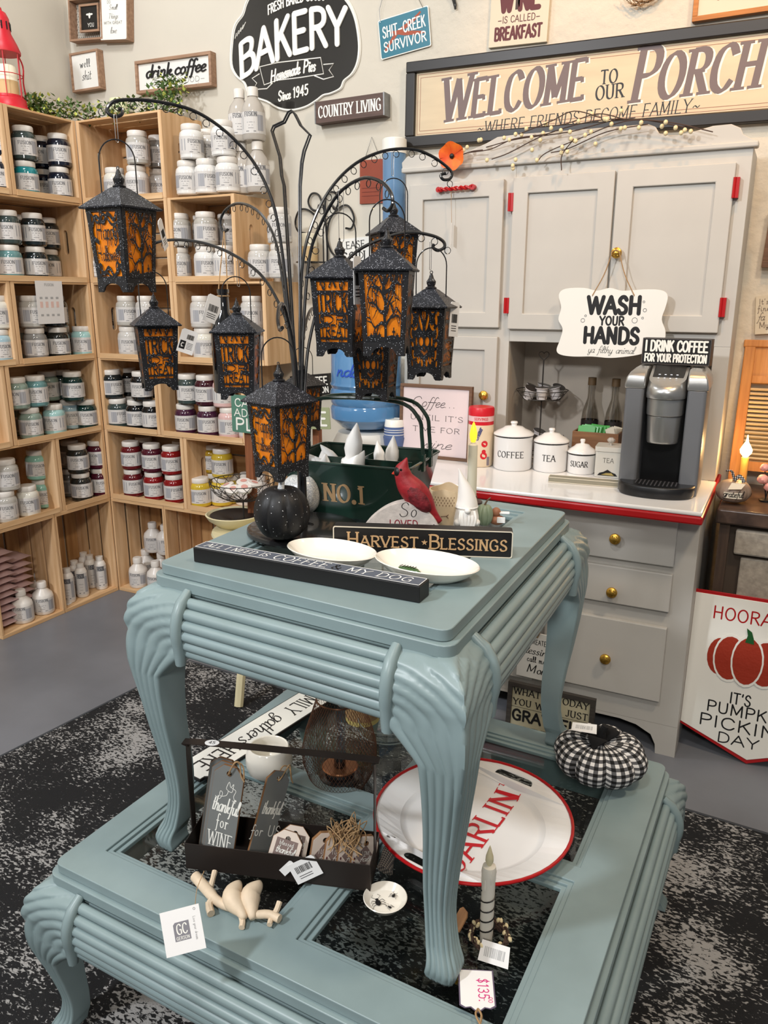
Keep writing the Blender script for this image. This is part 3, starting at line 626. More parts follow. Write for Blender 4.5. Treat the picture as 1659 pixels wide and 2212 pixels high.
def table(name, label, FL, FR, BR, z, Ht, openings, inset, legO, legW, apz, cat='table'):
    FL, FR, BR = (Vector((*p, 0)) for p in (FL, FR, BR))
    eu = (FR-FL).normalized(); ev = (BR-FR).normalized(); Wd = (FR-FL).length; Dp = (BR-FR).length
    A4 = Matrix(((eu.x, ev.x, 0, 0), (eu.y, ev.y, 0, 0), (0, 0, 1, 0), (0, 0, 0, 1)))
    t = thing(name, label, cat, (FL.x, FL.y, 0))
    # frame top (openings in local coordinates)
    b = MB(); b.T = A4; ops = [[(x0, y0), (x0, y1), (x1, y1), (x1, y0)] for x0, y0, x1, y1 in openings(Wd, Dp)]
    b.plate(rrect(0, 0, Wd, Dp, .018), z-.018, z, ops); top = b.build('table_top', m_teal, t, bev=.007)
    b = MB(); b.T = A4; b.plate(rrect(-.009, -.009, Wd+.009, Dp+.009, .022), z-.038, z-.0185, [[(.05, .05), (.05, Dp-.05), (Wd-.05, Dp-.05), (Wd-.05, .05)]]); b.build('edge_bead', m_teal, t, bev=.0095)
    for x0, y0, x1, y1 in openings(Wd, Dp):
        b = MB(); b.T = A4; i = .0
        for k, (w0, zz) in enumerate(((.009, -.004), (.018, -.009))):
            a = w0-.009; b.plate([(x0+a, y0+a), (x1-a, y0+a), (x1-a, y1-a), (x0+a, y1-a)], z-.018, z+zz, [[(x0+w0, y0+w0), (x0+w0, y1-w0), (x1-w0, y1-w0), (x1-w0, y0+w0)]])
        b.build('pane_moulding', m_teal, t, bev=.0012)
        b = MB(); b.T = A4; b.box(x0+.004, y0+.004, z-.0175, x1-.004, y1-.004, z-.0125); b.build('glass_pane', mg, t, smooth=0)
    A_ = .078
    for (o, e, ln) in (((0, 0), (1, 0), Wd), ((Wd, 0), (0, 1), Dp), ((Wd, Dp), (-1, 0), Wd), ((0, Dp), (0, -1), Dp)):
        b = MB(); nx, ny = e[1], -e[0]   # outward normal
        b.T = A4
        for i, (of, zz) in enumerate([(a, c) for a, c in APR]):
            rr = .0098 if i else .008
            p = lambda s_: (o[0]+e[0]*s_+nx*(of-.006), o[1]+e[1]*s_+ny*(of-.006), z+zz-.004)
            b.tube([p(A_), p(ln-A_)], rr, 10)
        q = lambda s_, of, zz: (o[0]+e[0]*s_+nx*of, o[1]+e[1]*s_+ny*of, z+zz)
        b.add([q(A_, .0, -.04), q(ln-A_, .0, -.04), q(ln-A_, .026, -.13), q(A_, .026, -.13), q(A_, -.03, -.04), q(ln-A_, -.03, -.04), q(ln-A_, -.006, -.13), q(A_, -.006, -.13)], [(0,1,2,3),(4,7,6,5),(0,4,5,1),(3,2,6,7),(0,3,7,4),(1,5,6,2)])
        b.build('reeded_apron', m_teal, t)
    SP = .0163; zb = -.137
    for cx, cy, dx, dy in ((0, 0, 1, 1), (Wd, 0, -1, 1), (Wd, Dp, -1, -1), (0, Dp, 1, -1)):
        R = []; na = 44; zs = [-.036-(Ht-.036)*i/130 for i in range(131)]
        for zz in zs:
            O = apr(zz)+.001 if zz > -.096 else interp([(-.096, .042)]+legO, zz)
            w = interp(legW, zz) if zz < zb else A_
            k = max(0, min(1, (zz-(zb-.05))/.05))
            f1 = []; f2 = []
            for i in range(na+1):
                a = w*i/na
                ph = sqrt((A_-a)**2+(zz-zb)**2) if zz > zb else A_*(1-a/w)
                fade = min(1, (zz+Ht)/.03+.15)
                bp = .0042*abs(sin(pi*ph/SP))**.6*fade
                x = a-O*(1-k*a/A_)
                cr_ = .0075*max(0, 1-a/.016)**2*min(1, max(0, (-zz-.17)/.08)); O_ = O; O = O-cr_
                x += cr_*.6 if i == 0 else 0; f1.append((x-(bp if i == 0 else 0), -O-bp)); f2.append((-O-bp, x-(bp if i == 0 else 0))); O = O_
            ring = f1[::-1]+f2[1:]+[(w-O*(1-k), w-O*(1-k))]
            R.append([(cx+dx*x, cy+dy*y, z+zz) for x, y in ring])
        b = MB(); b.T = A4; b.rings(R); b.build('cabriole_leg', m_teal, t, smooth=80)
        for sw in (0, 1):
            P = []
            for i in range(9):
                zz = -.034-.118*i/8; o_ = apr(zz)+.004; q_ = (A_-.002, -o_)
                if sw: q_ = (q_[1], q_[0])
                P.append((cx+dx*q_[0], cy+dy*q_[1], z+zz))
            b = MB(); b.T = A4; b.tube(P, [.008]+[.0105]*7+[.009], 8); b.build('leg_clasp', m_teal, t, smooth=60)
    return t, A4, Wd, Dp
zl, zu = .37, .92
LO = lambda s: [(-.11, .041), (-.15, .043), (-.21, .040), (-.29, .030), (-.38, .017), (-.45, .012), (-.50, .020), (-.53, .033), (-.55, .032)] if s else [(-.11, .041), (-.15, .041), (-.19, .035), (-.25, .021), (-.30, .013), (-.335, .018), (-.36, .032), (-.37, .030)]
LW = lambda s: [(-.137, .078), (-.21, .064), (-.30, .051), (-.40, .041), (-.46, .036), (-.51, .039), (-.54, .047), (-.55, .042)] if s else [(-.137, .078), (-.18, .060), (-.24, .045), (-.30, .037), (-.34, .042), (-.36, .05), (-.37, .046)]
lower, A4l, Wl, Dl = table('coffee_table', 'large low teal painted table with reeded edge and four glass panes', (1.650,-1.760), (2.576,-1.790), (2.592,-.935), zl, zl-.0095, lambda w, d: [(.060, .068, w/2-.022, d/2-.02), (w/2+.022, .068, w-.085, d/2-.02), (.060, d/2+.02, w/2-.022, d-.06), (w/2+.022, d/2+.02, w-.085, d-.06)], .07, LO(0), LW(0), 0)
upper, A4u, Wu, Du = table('end_table', 'smaller teal reeded table with cabriole legs standing on top of the low table', (1.813,-1.611), (2.360,-1.649), (2.346,-.968), zu, zu-zl-.0005, lambda w, d: [(.075, .075, w-.08, d-.05)], .07, LO(1), LW(1), 0)

# ------------------------------------------------------------------ hutch (hoosier cabinet)
m_cab = mat('cabinet_paint', C(190,186,179), .5, noise=.07, nscale=5, bump=.12, bscale=22)
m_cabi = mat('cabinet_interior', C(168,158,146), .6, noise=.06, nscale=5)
m_red = mat('red_enamel', C(170,20,24), .3); m_por = mat('porcelain_white', C(232,230,228), .18, coat=.3)
m_brass = mat('brass', C(206,160,70), .3, metal=.9, bump=.2, bscale=200); m_dark = mat('recess_shade', C(14,13,13), .9)
UY, BY, XL, XR, ZT = .04, -.277, 1.484, 2.562, .80
TOPZ = (at(900, 369, 1, UY).z+at(1500, 326, 1, UY).z)/2
hut = thing('hutch_cabinet', 'tall pale grey painted kitchen hutch with red hinges and white enamel worktop', 'cabinet', (XL, UY, 0))
def hb(name, x0, y0, z0, x1, y1, z1, m=m_cab, bev=.0015, par=hut):
    o = par.location if par is hut else Vector((0, 0, 0))
    return MB().box(x0-o.x, y0-o.y, z0, x1-o.x, y1-o.y, z1).build(name, m, par, smooth=0, bev=bev)
rx0 = at(1097, 800, 1, UY).x; rx1 = at(1541, 760, 1, UY).x; rz1 = at(1300, 740, 1, UY).z-.004
hb('side_panel', XL, UY+.02, ZT, XL+.02, WY-.004, TOPZ); hb('side_panel', XR-.02, UY+.02, ZT, XR, WY-.004, TOPZ)
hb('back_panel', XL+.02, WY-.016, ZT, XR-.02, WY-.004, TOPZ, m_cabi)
hb('top_board', XL+.02, UY+.02, TOPZ-.02, XR-.02, WY-.016, TOPZ)
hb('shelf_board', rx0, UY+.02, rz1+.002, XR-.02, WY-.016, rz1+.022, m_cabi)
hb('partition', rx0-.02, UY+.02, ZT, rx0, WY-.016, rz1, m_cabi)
hb('face_panel', XL, UY, ZT, rx0, UY+.02, TOPZ); hb('face_panel', rx1, UY, ZT, XR, UY+.02, rz1)
hb('face_panel', rx0, UY, rz1, XR, UY+.02, TOPZ)
hb('cornice_moulding', XL-.012, UY-.014, TOPZ-.004, XR+.012, UY+.03, TOPZ+.012, bev=.004)
# shaped crest board
pts = [(877,372),(868,352),(880,338),(905,334),(960,334),(1010,328),(1050,310),(1075,296),(1120,290),(1200,284),(1300,276),(1400,268),(1416,274),(1424,288),(1440,292),(1465,292),(1500,284),(1540,272),(1580,268),(1600,276),(1606,290),(1626,300),(1626,322)]
c0 = [at(px, py, 1, UY-.004) for px, py in pts]
cr = [(p.x-XL, max(p.z, TOPZ+.002)) for p in c0]; cr = [(-.012, TOPZ+.01)]+[c for c in cr[1:-1]]+[(XR-XL+.012, TOPZ+.01)]
b = MB(); b.T = Matrix(((1,0,0,0),(0,0,-1,.012),(0,1,0,0),(0,0,0,1))); b.plate(cr, 0, .018); b.build('crest_board', m_cab, hut, smooth=30, bev=.003)
def panel_door(name, x0, z0, x1, z1, y, st=.052, stb=None, knob=None, hinges=(), red=None):
    y0 = y-.018; d = thing(name, None, None); d.parent = hut; d.location = (x0-XL, y0-UY, z0); w = x1-x0; h = z1-z0
    b = MB(); b.T = Matrix(((1,0,0,0),(0,0,-1,.018),(0,1,0,0),(0,0,0,1)))
    b.plate([(0,0),(w,0),(w,h),(0,h)], 0, .018, [[(st,st),(st,h-st),(w-st,h-st),(w-st,st)]]); b.build('door_frame', m_cab, d, smooth=0, bev=.0025)
    MB().box(st-.004, .010, st-.004, w-st+.004, .016, h-st+.004).build('door_panel', m_cab, d, smooth=0)
    for (hx, hz, hh) in hinges:
        bb = MB(); bb.box(hx-.006, -.002, hz-hh/2, hx+.007, .019, hz+hh/2); bb.cyl((hx-.006, -.002, hz-hh/2), (hx-.006, -.002, hz+hh/2), .0045, n=8); bb.build('hinge', m_red, d, label='red hinge')
    if knob: knob_at(d, knob[0]-x0, -.0, knob[1]-z0)
    return d
def knob_at(par, x, y, z, r=.0165):
    b = MB(); b.T = Matrix.Translation((x, y, z)) @ Matrix.Rotation(pi/2, 4, 'X')
    b.lathe([(.0,0),(.008,0),(.007,.008),(r*.8,.012),(r,.017),(r*.95,.022),(r*.5,.027),(0,.028)], 20)
    for k in range(6): a = k*pi/3; b.ell((r*.55*cos(a), r*.55*sin(a), .024), (.0035, .0035, .003), 6, 4)
    return b.build('knob', m_brass, par, label='brass flower-embossed knob')
def zat(px, py, y=UY-.018): return at(px, py, 1, y)
p = lambda px, py: zat(px, py)
zTd = (p(1346,367).z+p(1105,381).z+p(1587,352).z)/3; zBd = (p(1093,710).z+p(1548,720).z+p(1313,715).z)/3
xm0, xm1, xr1 = p(1100,600).x, p(1322,500).x, p(1570,540).x
zBl = p(1074,708).z; xl1 = p(1083,540).x
zTl = p(1091,386).z
hl_ = at(1098,437,1,UY-.018).z; hl2 = at(1091,660,1,UY-.018).z; hr_ = at(1593,405,1,UY-.018).z; hr2 = at(1563,664,1,UY-.018).z
dl = panel_door('cabinet_door', XL+.022, zBl, xl1, zTl, UY, .05)
dm = panel_door('cabinet_door', xm0, zBd, xm1-.003, zTd, UY, .05, hinges=((-.004, hl_-zBd, .055), (-.004, hl2-zBd, .05)))
kn = p(1331, 547)
dr = panel_door('cabinet_door', xm1+.003, zBd, xr1, zTd, UY, .05, hinges=((xr1-xm1+.004, hr_-zBd, .055), (xr1-xm1+.004, hr2-zBd, .055)), knob=(kn.x+.004, kn.z))
k2 = p(1048, 853); lx1 = at(1074,740,1,UY-.018).x
dll = panel_door('cabinet_door', XL+.022, ZT+.02, lx1, p(1074,728).z, UY, .045, knob=(k2.x, k2.z))
# red twisted handle on the left door
a1, a2 = p(951, 411), p(1024, 405); L_ = (a2-a1).length; hd = MB(); o0 = Vector((XL+.022, UY-.018, zBl))
a1 = a1-o0; a2 = a2-o0
for k in (0, pi): hd.tube([a1.lerp(a2, i/24)+Vector((0, -.014+.004*cos(i*.9+k), .004*sin(i*.9+k))) for i in range(25)], .0042, 6)
for q in (a1, a2): hd.tube([q, q+Vector((0, -.018, 0))], .009, 10)
hd.build('twisted_handle', m_red, dl, label='red twisted handle')
# base
zU = ZT-.035
bx1 = XR-.004
hb('worktop', XL-.01, -.376, ZT-.012, XR+.004, UY, ZT, m_por, bev=.004); hb('worktop_inside', XL+.02, UY, ZT-.012, XR-.02, WY-.016, ZT, m_por, bev=0)
hb('worktop_edge', XL-.012, -.379, ZT-.036, XR+.007, WY-.02, ZT-.0125, m_red, bev=.005)
hb('base_side', XL, BY+.02, .05, XL+.02, WY-.004, ZT-.037); hb('base_side', bx1-.02, BY+.02, .0, bx1, WY-.004, ZT-.037)
hb('base_back', XL+.02, WY-.016, .05, bx1-.02, WY-.004, ZT-.037)
dx0 = at(1197, 1400, 1, BY).x-.03; dxr = at(1444, 1340, 1, BY).x
zd = [(at(1362,1213,1,BY-.018).z, ZT-.045), (at(1361,1310,1,BY-.018).z+.0, at(1361,1229,1,BY-.018).z), (at(1318,1495,1,BY-.018).z, at(1347,1342,1,BY-.018).z)]
hb('base_face', XL, BY, .10, bx1, BY+.02, ZT-.037); 
b = MB(); b.T = Matrix(((1,0,0,0),(0,0,-1,BY+.02-UY),(0,1,0,0),(0,0,0,1)))
fw = bx1-XL; fl = [(0,0),(.05,0),(.052,.03),(.06,.055),(.09,.082),(.15,.09),(fw-.17,.09),(fw-.12,.082),(fw-.075,.06),(fw-.06,.03),(fw-.057,0),(fw,0),(fw,.10),(0,.10)]
b.plate(fl, 0, .02); b.build('skirt_board', m_cab, hut, smooth=0)
hb('toe_shade_sheet', XL+.02, BY+.16, .0, bx1-.02, BY+.17, .12, m_dark)  # near-black sheet standing in for the shade behind the skirt opening
for i, (z0, z1) in enumerate(zd):
    kz = (at(1331,1161,1,BY-.018), at(1324,1276,1,BY-.018), at(1310,1419,1,BY-.018))[i]
    d = thing('drawer', None, None); d.parent = hut; d.location = (dx0-XL, BY-.018-UY, z0)
    MB().box(0, 0, 0, dxr-dx0, .018, z1-z0).build('drawer_front', m_cab, d, smooth=0, bev=.003); knob_at(d, kz.x-dx0, 0, kz.z-z0)
panel_door('base_door', XL+.03, .16, (XL+dx0)/2-.01, ZT-.06, BY, .05); panel_door('base_door', (XL+dx0)/2+.01, .16, dx0-.03, ZT-.06, BY, .05)

# ------------------------------------------------------------------ glitter lanterns on their metal tree
m_gl = glitter('black_glitter', (.008, .008, .010), (.66, .70, .78), .016, 1300)
m_glr = glitter('roof_glitter', (.012, .014, .020), (.70, .73, .82), .030, 1300)
m_bm = mat('black_metal', (.010, .010, .011), .25, coat=.4)
m_or = mat('orange_pane', C(236,138,20), .35, noise=.18, nscale=60, col2=C(214,112,8)); 
m_or.node_tree.nodes['Principled BSDF'].inputs['Transmission Weight'].default_value = .12
m_silver = mat('silver_wire', C(196,196,196), .25, metal=1); m_white = mat('white_card', C(232,230,228), .6)
m_twine = mat('jute_twine', C(172,138,98), .9, noise=.3, nscale=300)
def strip(b, P, w, mp, z=.0012, k=[0]):
    P = [Vector((p[0], p[1], 0)) for p in P]; n = len(P); vs = []; k[0] = (k[0]+1) % 40
    for i in range(n):
        a = P[max(i-1, 0)]; c = P[min(i+1, n-1)]; t = (c-a).normalized(); ww = w[i] if isinstance(w, list) else w
        for s in (1, -1): vs.append(mp(P[i].x-t.y*ww*s, P[i].y+t.x*ww*s, z+k[0]*1e-5))
    b.add(vs, [(2*i, 2*i+1, 2*i+3, 2*i+2) for i in range(n-1)])
HW0, HW1, PZ0, PZ1 = .035, .042, .024, .138
def face_map(x, y, z):      # x in -1..1, y in 0..1.6 (aspect kept), outward z
    v = y/1.6; hw = HW0+(HW1-HW0)*v; return (x*hw*.80, -(hw+z), PZ0+(PZ1-PZ0)*v)
def d_tree(b, seed=3):
    r = random.Random(seed); S_ = lambda P, w: strip(b, cat_rom([(x, y, 0) for x, y in P], 3), w, face_map)
    S_([(.1,0),(.12,.3),(.05,.6),(.12,.9),(.0,1.2),(.1,1.6)], .075)
    def br(x, y, a, l, w, dep):
        P = [(x, y)]; aa = a
        for i in range(4): aa += r.uniform(-.55, .55); x += cos(aa)*l/4; y += sin(aa)*l/4; x = max(-.98, min(.98, x)); y = max(0.02, min(1.58, y)); P.append((x, y))
        S_(P, [w*(1-.6*i/12) for i in range(13)])
        if dep: 
            for j in (2, 3, 4): br(P[j][0], P[j][1], aa+r.choice((-1, 1))*r.uniform(.6, 1.3), l*.62, w*.62, dep-1)
    for y, a in ((.35, .6), (.4, 2.5), (.62, .3), (.7, 2.8), (.85, .9), (.95, 2.3), (1.15, .4), (1.2, 2.7), (1.35, 1.0), (1.4, 2.2)): br(.08, y, a, r.uniform(.7, 1.0), .05, 2)
    for x, h in ((-.75,.2),(-.5,.26),(-.25,.22),(.6,.34),(.82,.2)): strip(b, [(x, 0), (x, h)], .03, face_map); strip(b, [(x-.09, h*.7), (x+.09, h*.7)], .025, face_map)
    S_([(-1,.06),(-.5,.1),(0,.05),(.5,.1),(1,.05)], .06)
def curl(b, cx, cy, r_, s, w=.04):
    strip(b, [(cx+s*r_*(1-t/16)*cos(t*.55), cy+r_*(1-t/16)*sin(t*.55)) for t in range(14)], w, face_map)
def d_text(b):
    k = lambda st, y, h: b.text(st, 0, y, h, fit=1.85, wid=.23, pen=.6, serif=.07, z=.0012, map=lambda p: face_map(p[0], p[1], p[2]), gap=.04)
    k('TRICK', .80, .48); k('OR', .50, .22); k('TREAT', .17, .30)
    for y in (.765, 1.31, .135): strip(b, [(-1, y), (1, y)], .028, face_map)
    for s in (1, -1): strip(b, [(s*.97, 0), (s*.97, 1.6)], .05, face_map); curl(b, s*.55, 1.46, .16, s); curl(b, s*.45, .06, .13, s, .035); strip(b, [(s*.2, 1.4), (s*.05, 1.58)], .04, face_map); curl(b, s*.72, .6, .13, s, .04)
    strip(b, [(-.35, .5), (-1, .44)], .06, face_map); strip(b, [(.35, .5), (1, .44)], .06, face_map)
def d_happy(b):
    m_ = lambda p: face_map(p[0], p[1], p[2])
    b.text('Happy', 0, .92, .42, fit=1.5, wid=.13, pen=.6, z=.0012, map=m_, slant=.15); b.text('Halloween', 0, .42, .34, fit=1.75, wid=.13, pen=.6, z=.0012, map=m_, slant=.1)
    S_ = lambda P, w: strip(b, cat_rom([(x, y, 0) for x, y in P], 4), w, face_map)
    S_([(-.98,1.2),(-.6,1.45),(-.1,1.3),(.3,1.5),(.7,1.35),(.95,1.58)], .05); S_([(-.95,1.55),(-.5,1.3),(0,1.5),(.5,1.25),(.95,1.3)], .035); S_([(-.98,.35),(-.6,.1),(-.1,.25),(.3,.05),(.8,.3),(.98,.1)], .05)
    S_([(-.98,.05),(-.4,.15),(.1,.02),(.6,.15),(.98,.35)], .035); curl(b, .7, 1.05, .2, 1); curl(b, -.75, .2, .16, -1); curl(b, .62, .22, .18, 1); curl(b, -.2, 1.45, .12, 1)
    for s in (1, -1): strip(b, [(s*.98, 0), (s*.98, 1.6)], .05, face_map)
    strip(b, [(.6, .6), (.98, .75)], .06, face_map); strip(b, [(-.98, .95), (-.6, .85)], .06, face_map)
def d_skull(b):
    ell = lambda cx, cy, rx, ry, n=12, rot=0: [(cx+rx*cos(2*pi*i/n)*cos(rot)-ry*sin(2*pi*i/n)*sin(rot), cy+rx*cos(2*pi*i/n)*sin(rot)+ry*sin(2*pi*i/n)*cos(rot)) for i in range(n)]
    H_ = [ell(-.21, .74, .155, .125, 14, -.2), ell(.21, .74, .155, .125, 14, .2), [(0,.62),(.06,.52),(.02,.54),(-.02,.54),(-.06,.52)]]
    for i in range(6): x = -.2+.08*i; H_.append([(x-.028, .44+.03*abs(i-2.5)), (x+.028, .44+.03*abs(i-2.5)), (x+.022, .345+.035*abs(i-2.5)), (x-.022, .345+.035*abs(i-2.5))])
    def arc(cx, cy, r0, a0, a1, w0, w1, n=9):
        A = [a0+(a1-a0)*i/n for i in range(n+1)]; W_ = [w0+(w1-w0)*i/n for i in range(n+1)]
        return [(cx+(r0+w)*cos(a), cy+(r0+w)*sin(a)) for a, w in zip(A, W_)]+[(cx+(r0-w)*cos(a), cy+(r0-w)*sin(a)) for a, w in zip(A, W_)][::-1]
    for s in (1, -1):
        f = lambda P: P if s > 0 else [(-x, y) for x, y in P][::-1]
        H_ += [f(arc(.60, 1.28, .20, -2.9, 1.0, .03, .08)), f(arc(.72, .98, .17, -1.2, 1.9, .03, .08)), f(ell(.53, .74, .06, .13)), f(ell(.82, .66, .10, .075, 10, .5)), f(arc(.66, .40, .17, -2.4, .9, .03, .075)),
               f(arc(.60, .10, .17, .5, 3.0, .03, .08)), f(ell(.17, .14, .075, .12)), f(ell(.90, .12, .06, .10)), f(ell(.88, 1.50, .08, .07)), f([(.10, 1.02), (.22, 1.10), (.34, 1.34), (.30, 1.54), (.22, 1.36), (.10, 1.16)]), f([(.03, 1.30), (.12, 1.44), (.10, 1.57), (.02, 1.57)]), f(ell(.55, 1.54, .10, .035)), f(ell(.33, .25, .05, .08, 10, -.4))]
    out = [(-1,0),(1,0),(1,1.6),(-1,1.6)]
    loops = [[Vector((p[0], p[1], 0)) for p in l] for l in [out]+H_]; pts = [p for l in loops for p in l]
    b.add([face_map(p.x, p.y, .0012) for p in pts], [tuple(t) for t in tessellate_polygon(loops)])
def mk_lantern():
    t = thing('hanging_lantern', 'x', 'lantern', group='black glitter paper lanterns hanging from the metal tree')
    b = MB(); n = 4
    for k in range(4):
        b.T = Matrix.Rotation(k*pi/2, 4, 'Z')
        hw = lambda v: HW0+(HW1-HW0)*v
        q = lambda x, z, v, o: (x*hw(v), -hw(v)-o, z)
        for s in (1, -1): b.add([q(s*1.0, PZ0-.002, 0, .001), q(s*.80, PZ0-.002, 0, .001), q(s*.80, PZ1+.004, 1, .001), q(s*1.0, PZ1+.004, 1, .001), q(s*1.0, PZ0-.002, 0, -.006), q(s*.80, PZ0-.002, 0, -.006), q(s*.80, PZ1+.004, 1, -.006), q(s*1.0, PZ1+.004, 1, -.006)], [(0,1,2,3),(4,5,6,7),(1,5,6,2),(0,4,7,3)])
        b.box(-HW0, -HW0-.001, PZ0-.004, HW0, -HW0+.004, PZ0+.003); b.box(-HW1, -HW1-.001, PZ1-.003, HW1, -HW1+.004, PZ1+.004)
        ar = [(-.035, 0), (-.024, 0)]+[(-.0205*cos(pi*i/10), .004+.0115*sin(pi*i/10)) for i in range(11)]+[(.024, 0), (.035, 0), (.035, .0225), (-.035, .0225)]
        b2 = MB(); b2.plate(ar, .0335, .0362); b.T = b.T @ Matrix(((1,0,0,0),(0,0,-1,0),(0,1,0,0),(0,0,0,1))); b.add(b2.v, b2.f)
    b.build('frame', m_gl, t, smooth=0)
    b = MB(); E_ = .0495; R_ = []
    for h, z in ((E_, .1405), (E_+.0015, .143), (.034, .158), (.013, .176), (.0085, .1785)): R_.append([(h, h, z), (-h, h, z), (-h, -h, z), (h, -h, z)])
    b.rings(R_); b.build('roof', m_glr, t, smooth=0)
    b = MB(); b.lathe([(.010,.176),(.012,.180),(.0075,.183),(.0095,.188),(.010,.192),(.0055,.198),(.004,.203),(.0025,.207),(0,.208)], 10); b.torus((0, 0, .2095), .0028, .0009, 1, 10, 4); b.build('finial', m_gl, t)
    P = [(.030*cos(a)*(1 if 0 < a < pi else 1), 0, .222+.034*sin(a)) for a in [pi*i/14 for i in range(15)]]
    MB().tube([(.030, 0, .160)]+P+[(-.030, 0, .160)], .0012, 6).build('handle', m_bm, t)
    for k, (dn, fn) in enumerate((('happy', d_happy), ('tree', d_tree), ('skull', d_skull), ('text', d_text))):
        b = MB(); b.T = Matrix.Rotation(k*pi/2, 4, 'Z'); b.add([face_map(x, y, -.0015) for x, y in ((-1.02, -.02), (1.02, -.02), (1.02, 1.62), (-1.02, 1.62))], [(0, 1, 2, 3)]); b.build('orange_pane', m_or, t, smooth=0)
        b = MB(); b.T = Matrix.Rotation(k*pi/2, 4, 'Z'); fn(b); b.build('cut_out_screen', m_gl, t, smooth=0)
    return t
lan = mk_lantern()
LAN = [ # px, finial top, feet bottom, depth, face (0 happy 1 tree 2 skull 3 text), turn
 (265, 366, 622, 1.31, 0.5, .0, 'largest lantern at upper left, two faces showing, happy text and bare tree'),
 (338, 632, 836, 1.64, 3, .12, 'small lantern at far left under the largest one, trick or treat face'),
 (515, 645, 856, 1.60, 3, -.2, 'lantern with trick or treat face in front of the black bottle'),
 (605, 782, 1030, 1.37, 0.5, -.12, 'front lantern above the black glitter pumpkin, happy halloween face'),
 (655, 752, 900, 1.66, 1, .75, 'mostly hidden lantern behind the front one, only its right tree face showing'),
 (735, 520, 764, 1.40, 3, -.35, 'lantern right of the tree stem showing trick or treat and a dark side'),
 (836, 497, 762, 1.29, 1, -.15, 'lantern with the bare tree face and crosses at right centre'),
 (850, 432, 640, 1.56, 1, .3, 'lantern with roof high behind the bare tree lantern'),
 (812, 640, 850, 1.50, 2, -.3, 'lantern low behind the bare tree one, skull face above the green caddy'),
 (930, 584, 810, 1.45, 2, -.32, 'rightmost lantern with whole skull face in front of the white cabinet')]
for i, (px, y0, y1, dp, fc, tw, lb) in enumerate(LAN):
    o = lan if i == 0 else dup(lan)
    a, b_ = atd(px, y0, dp), atd(px, y1, dp)
    c = (a+b_)/2; hh = .205*(1.0); o.location = (c.x, c.y, c.z-hh/2)
    sc = (a-b_).length/.212; o.scale = (sc, sc, sc)
    v = CAM-c; o.rotation_euler = (0, 0, atan2(v.y, v.x)+pi/2-fc*pi/2+tw); o['label'] = lb
    for ch in o.children:
        if ch.name.startswith('handle'): ch.rotation_euler = (0, 0, fc*pi/2-tw)
stand = thing('lantern_tree', 'black metal display tree with curved arms edged in small rings and a star top', 'display stand', (1.937, -1.349, zu))
PC = Vector((1.937, -1.349, zu)); loc = lambda P: [p-PC for p in P]
MB().lathe([(0,.0005),(.104,.0005),(.107,.005),(.106,.011),(.098,.014),(.02,.015),(.02,.012),(0,.0125)], 48).build('round_base', m_bm, stand)
top_ = atd(645, 800, 1.45)
MB().tube([(0, 0, .012), tuple(top_-PC)], .0085, 12).build('stem', m_bm, stand)
ARM = [(1.31, [(650,960),(640,850),(630,740),(618,620),(606,520),(590,440),(560,370),(520,315),(470,270),(420,240),(370,225),(310,216),(255,217),(235,228),(232,242),(246,252),(262,248),(264,236),(255,236)], (233, 0)),
 (1.64, [(648,960),(638,850),(625,720),(600,650),(560,590),(500,548),(440,525),(380,518),(338,524),(316,540),(318,556),(330,552)], (330, 0)),
 (1.72, [(648,960),(640,850),(622,700),(610,600),(595,520),(570,470),(540,445),(510,440),(487,454),(476,478),(482,500),(492,496)], (480, 0)),
 (1.56, [(652,960),(650,850),(648,700),(655,560),(680,470),(720,400),(770,352),(830,326),(890,322),(930,336),(960,356),(976,373),(972,386),(958,388),(952,379),(962,374)], (975, 0)),
 (1.27, [(654,960),(652,850),(656,700),(668,560),(690,490),(730,420),(780,386),(820,391),(843,414),(848,440),(838,455),(828,450)], (848, 0)),
 (1.45, [(656,960),(658,850),(668,740),(700,630),(760,552),(820,518),(880,502),(930,508),(956,520),(960,534),(946,541),(935,534),(938,528)], (960, 0)),
 (1.22, [(650,960),(644,850),(636,760),(622,690),(612,658),(603,662),(600,690),(604,712),(610,708)], (600, 0)),
 (1.70, [(654,960),(650,850),(652,760),(660,700),(672,668),(684,672),(688,700),(682,712)], (688, 0))]
ring0 = None; nring = 0
for dt, pts, (xt, _) in ARM:
    P3 = [atd(x, y, 1.45+(dt-1.45)*min(1, abs(x-645)/abs(xt-645)) if abs(xt-645) > 60 else 1.45+(dt-1.45)*i/(len(pts)-1)) for i, (x, y) in enumerate(pts)]
    P = cat_rom(loc(P3), 5); MB().tube(P, .0030, 8).build('arm', m_bm, stand)
    acc = 0; start = 1.2
    for i in range(12, len(P)-14):
        acc += (P[i+1]-P[i]).length
        if acc > .0235:
            acc = 0; d = (P[i+1]-P[i]).normalized(); hz = Vector((d.x, d.y, 0)); hz = hz.normalized() if hz.length > .12 else (P[-1]-P[0]).xy.to_3d().normalized()
            nrm = d.cross(hz.cross(Vector((0,0,1)))).normalized(); 
            if nrm.z > 0: nrm = -nrm
            if abs(d.z) > .75: nrm = Vector((-hz.x, -hz.y, 0))*-1*(1 if hz.dot(P[-1]-P[0]) > 0 else -1)
            if ring0 is None: ring0 = MB().torus((0, 0, 0), .0060, .0008, 1, 14, 4).build('ring', m_bm, stand); r_ = ring0
            else: r_ = ring0.copy(); COL.objects.link(r_)
            r_.location = P[i]+nrm*.0088; r_.rotation_euler = (0, 0, atan2(hz.y, hz.x)); nring += 1
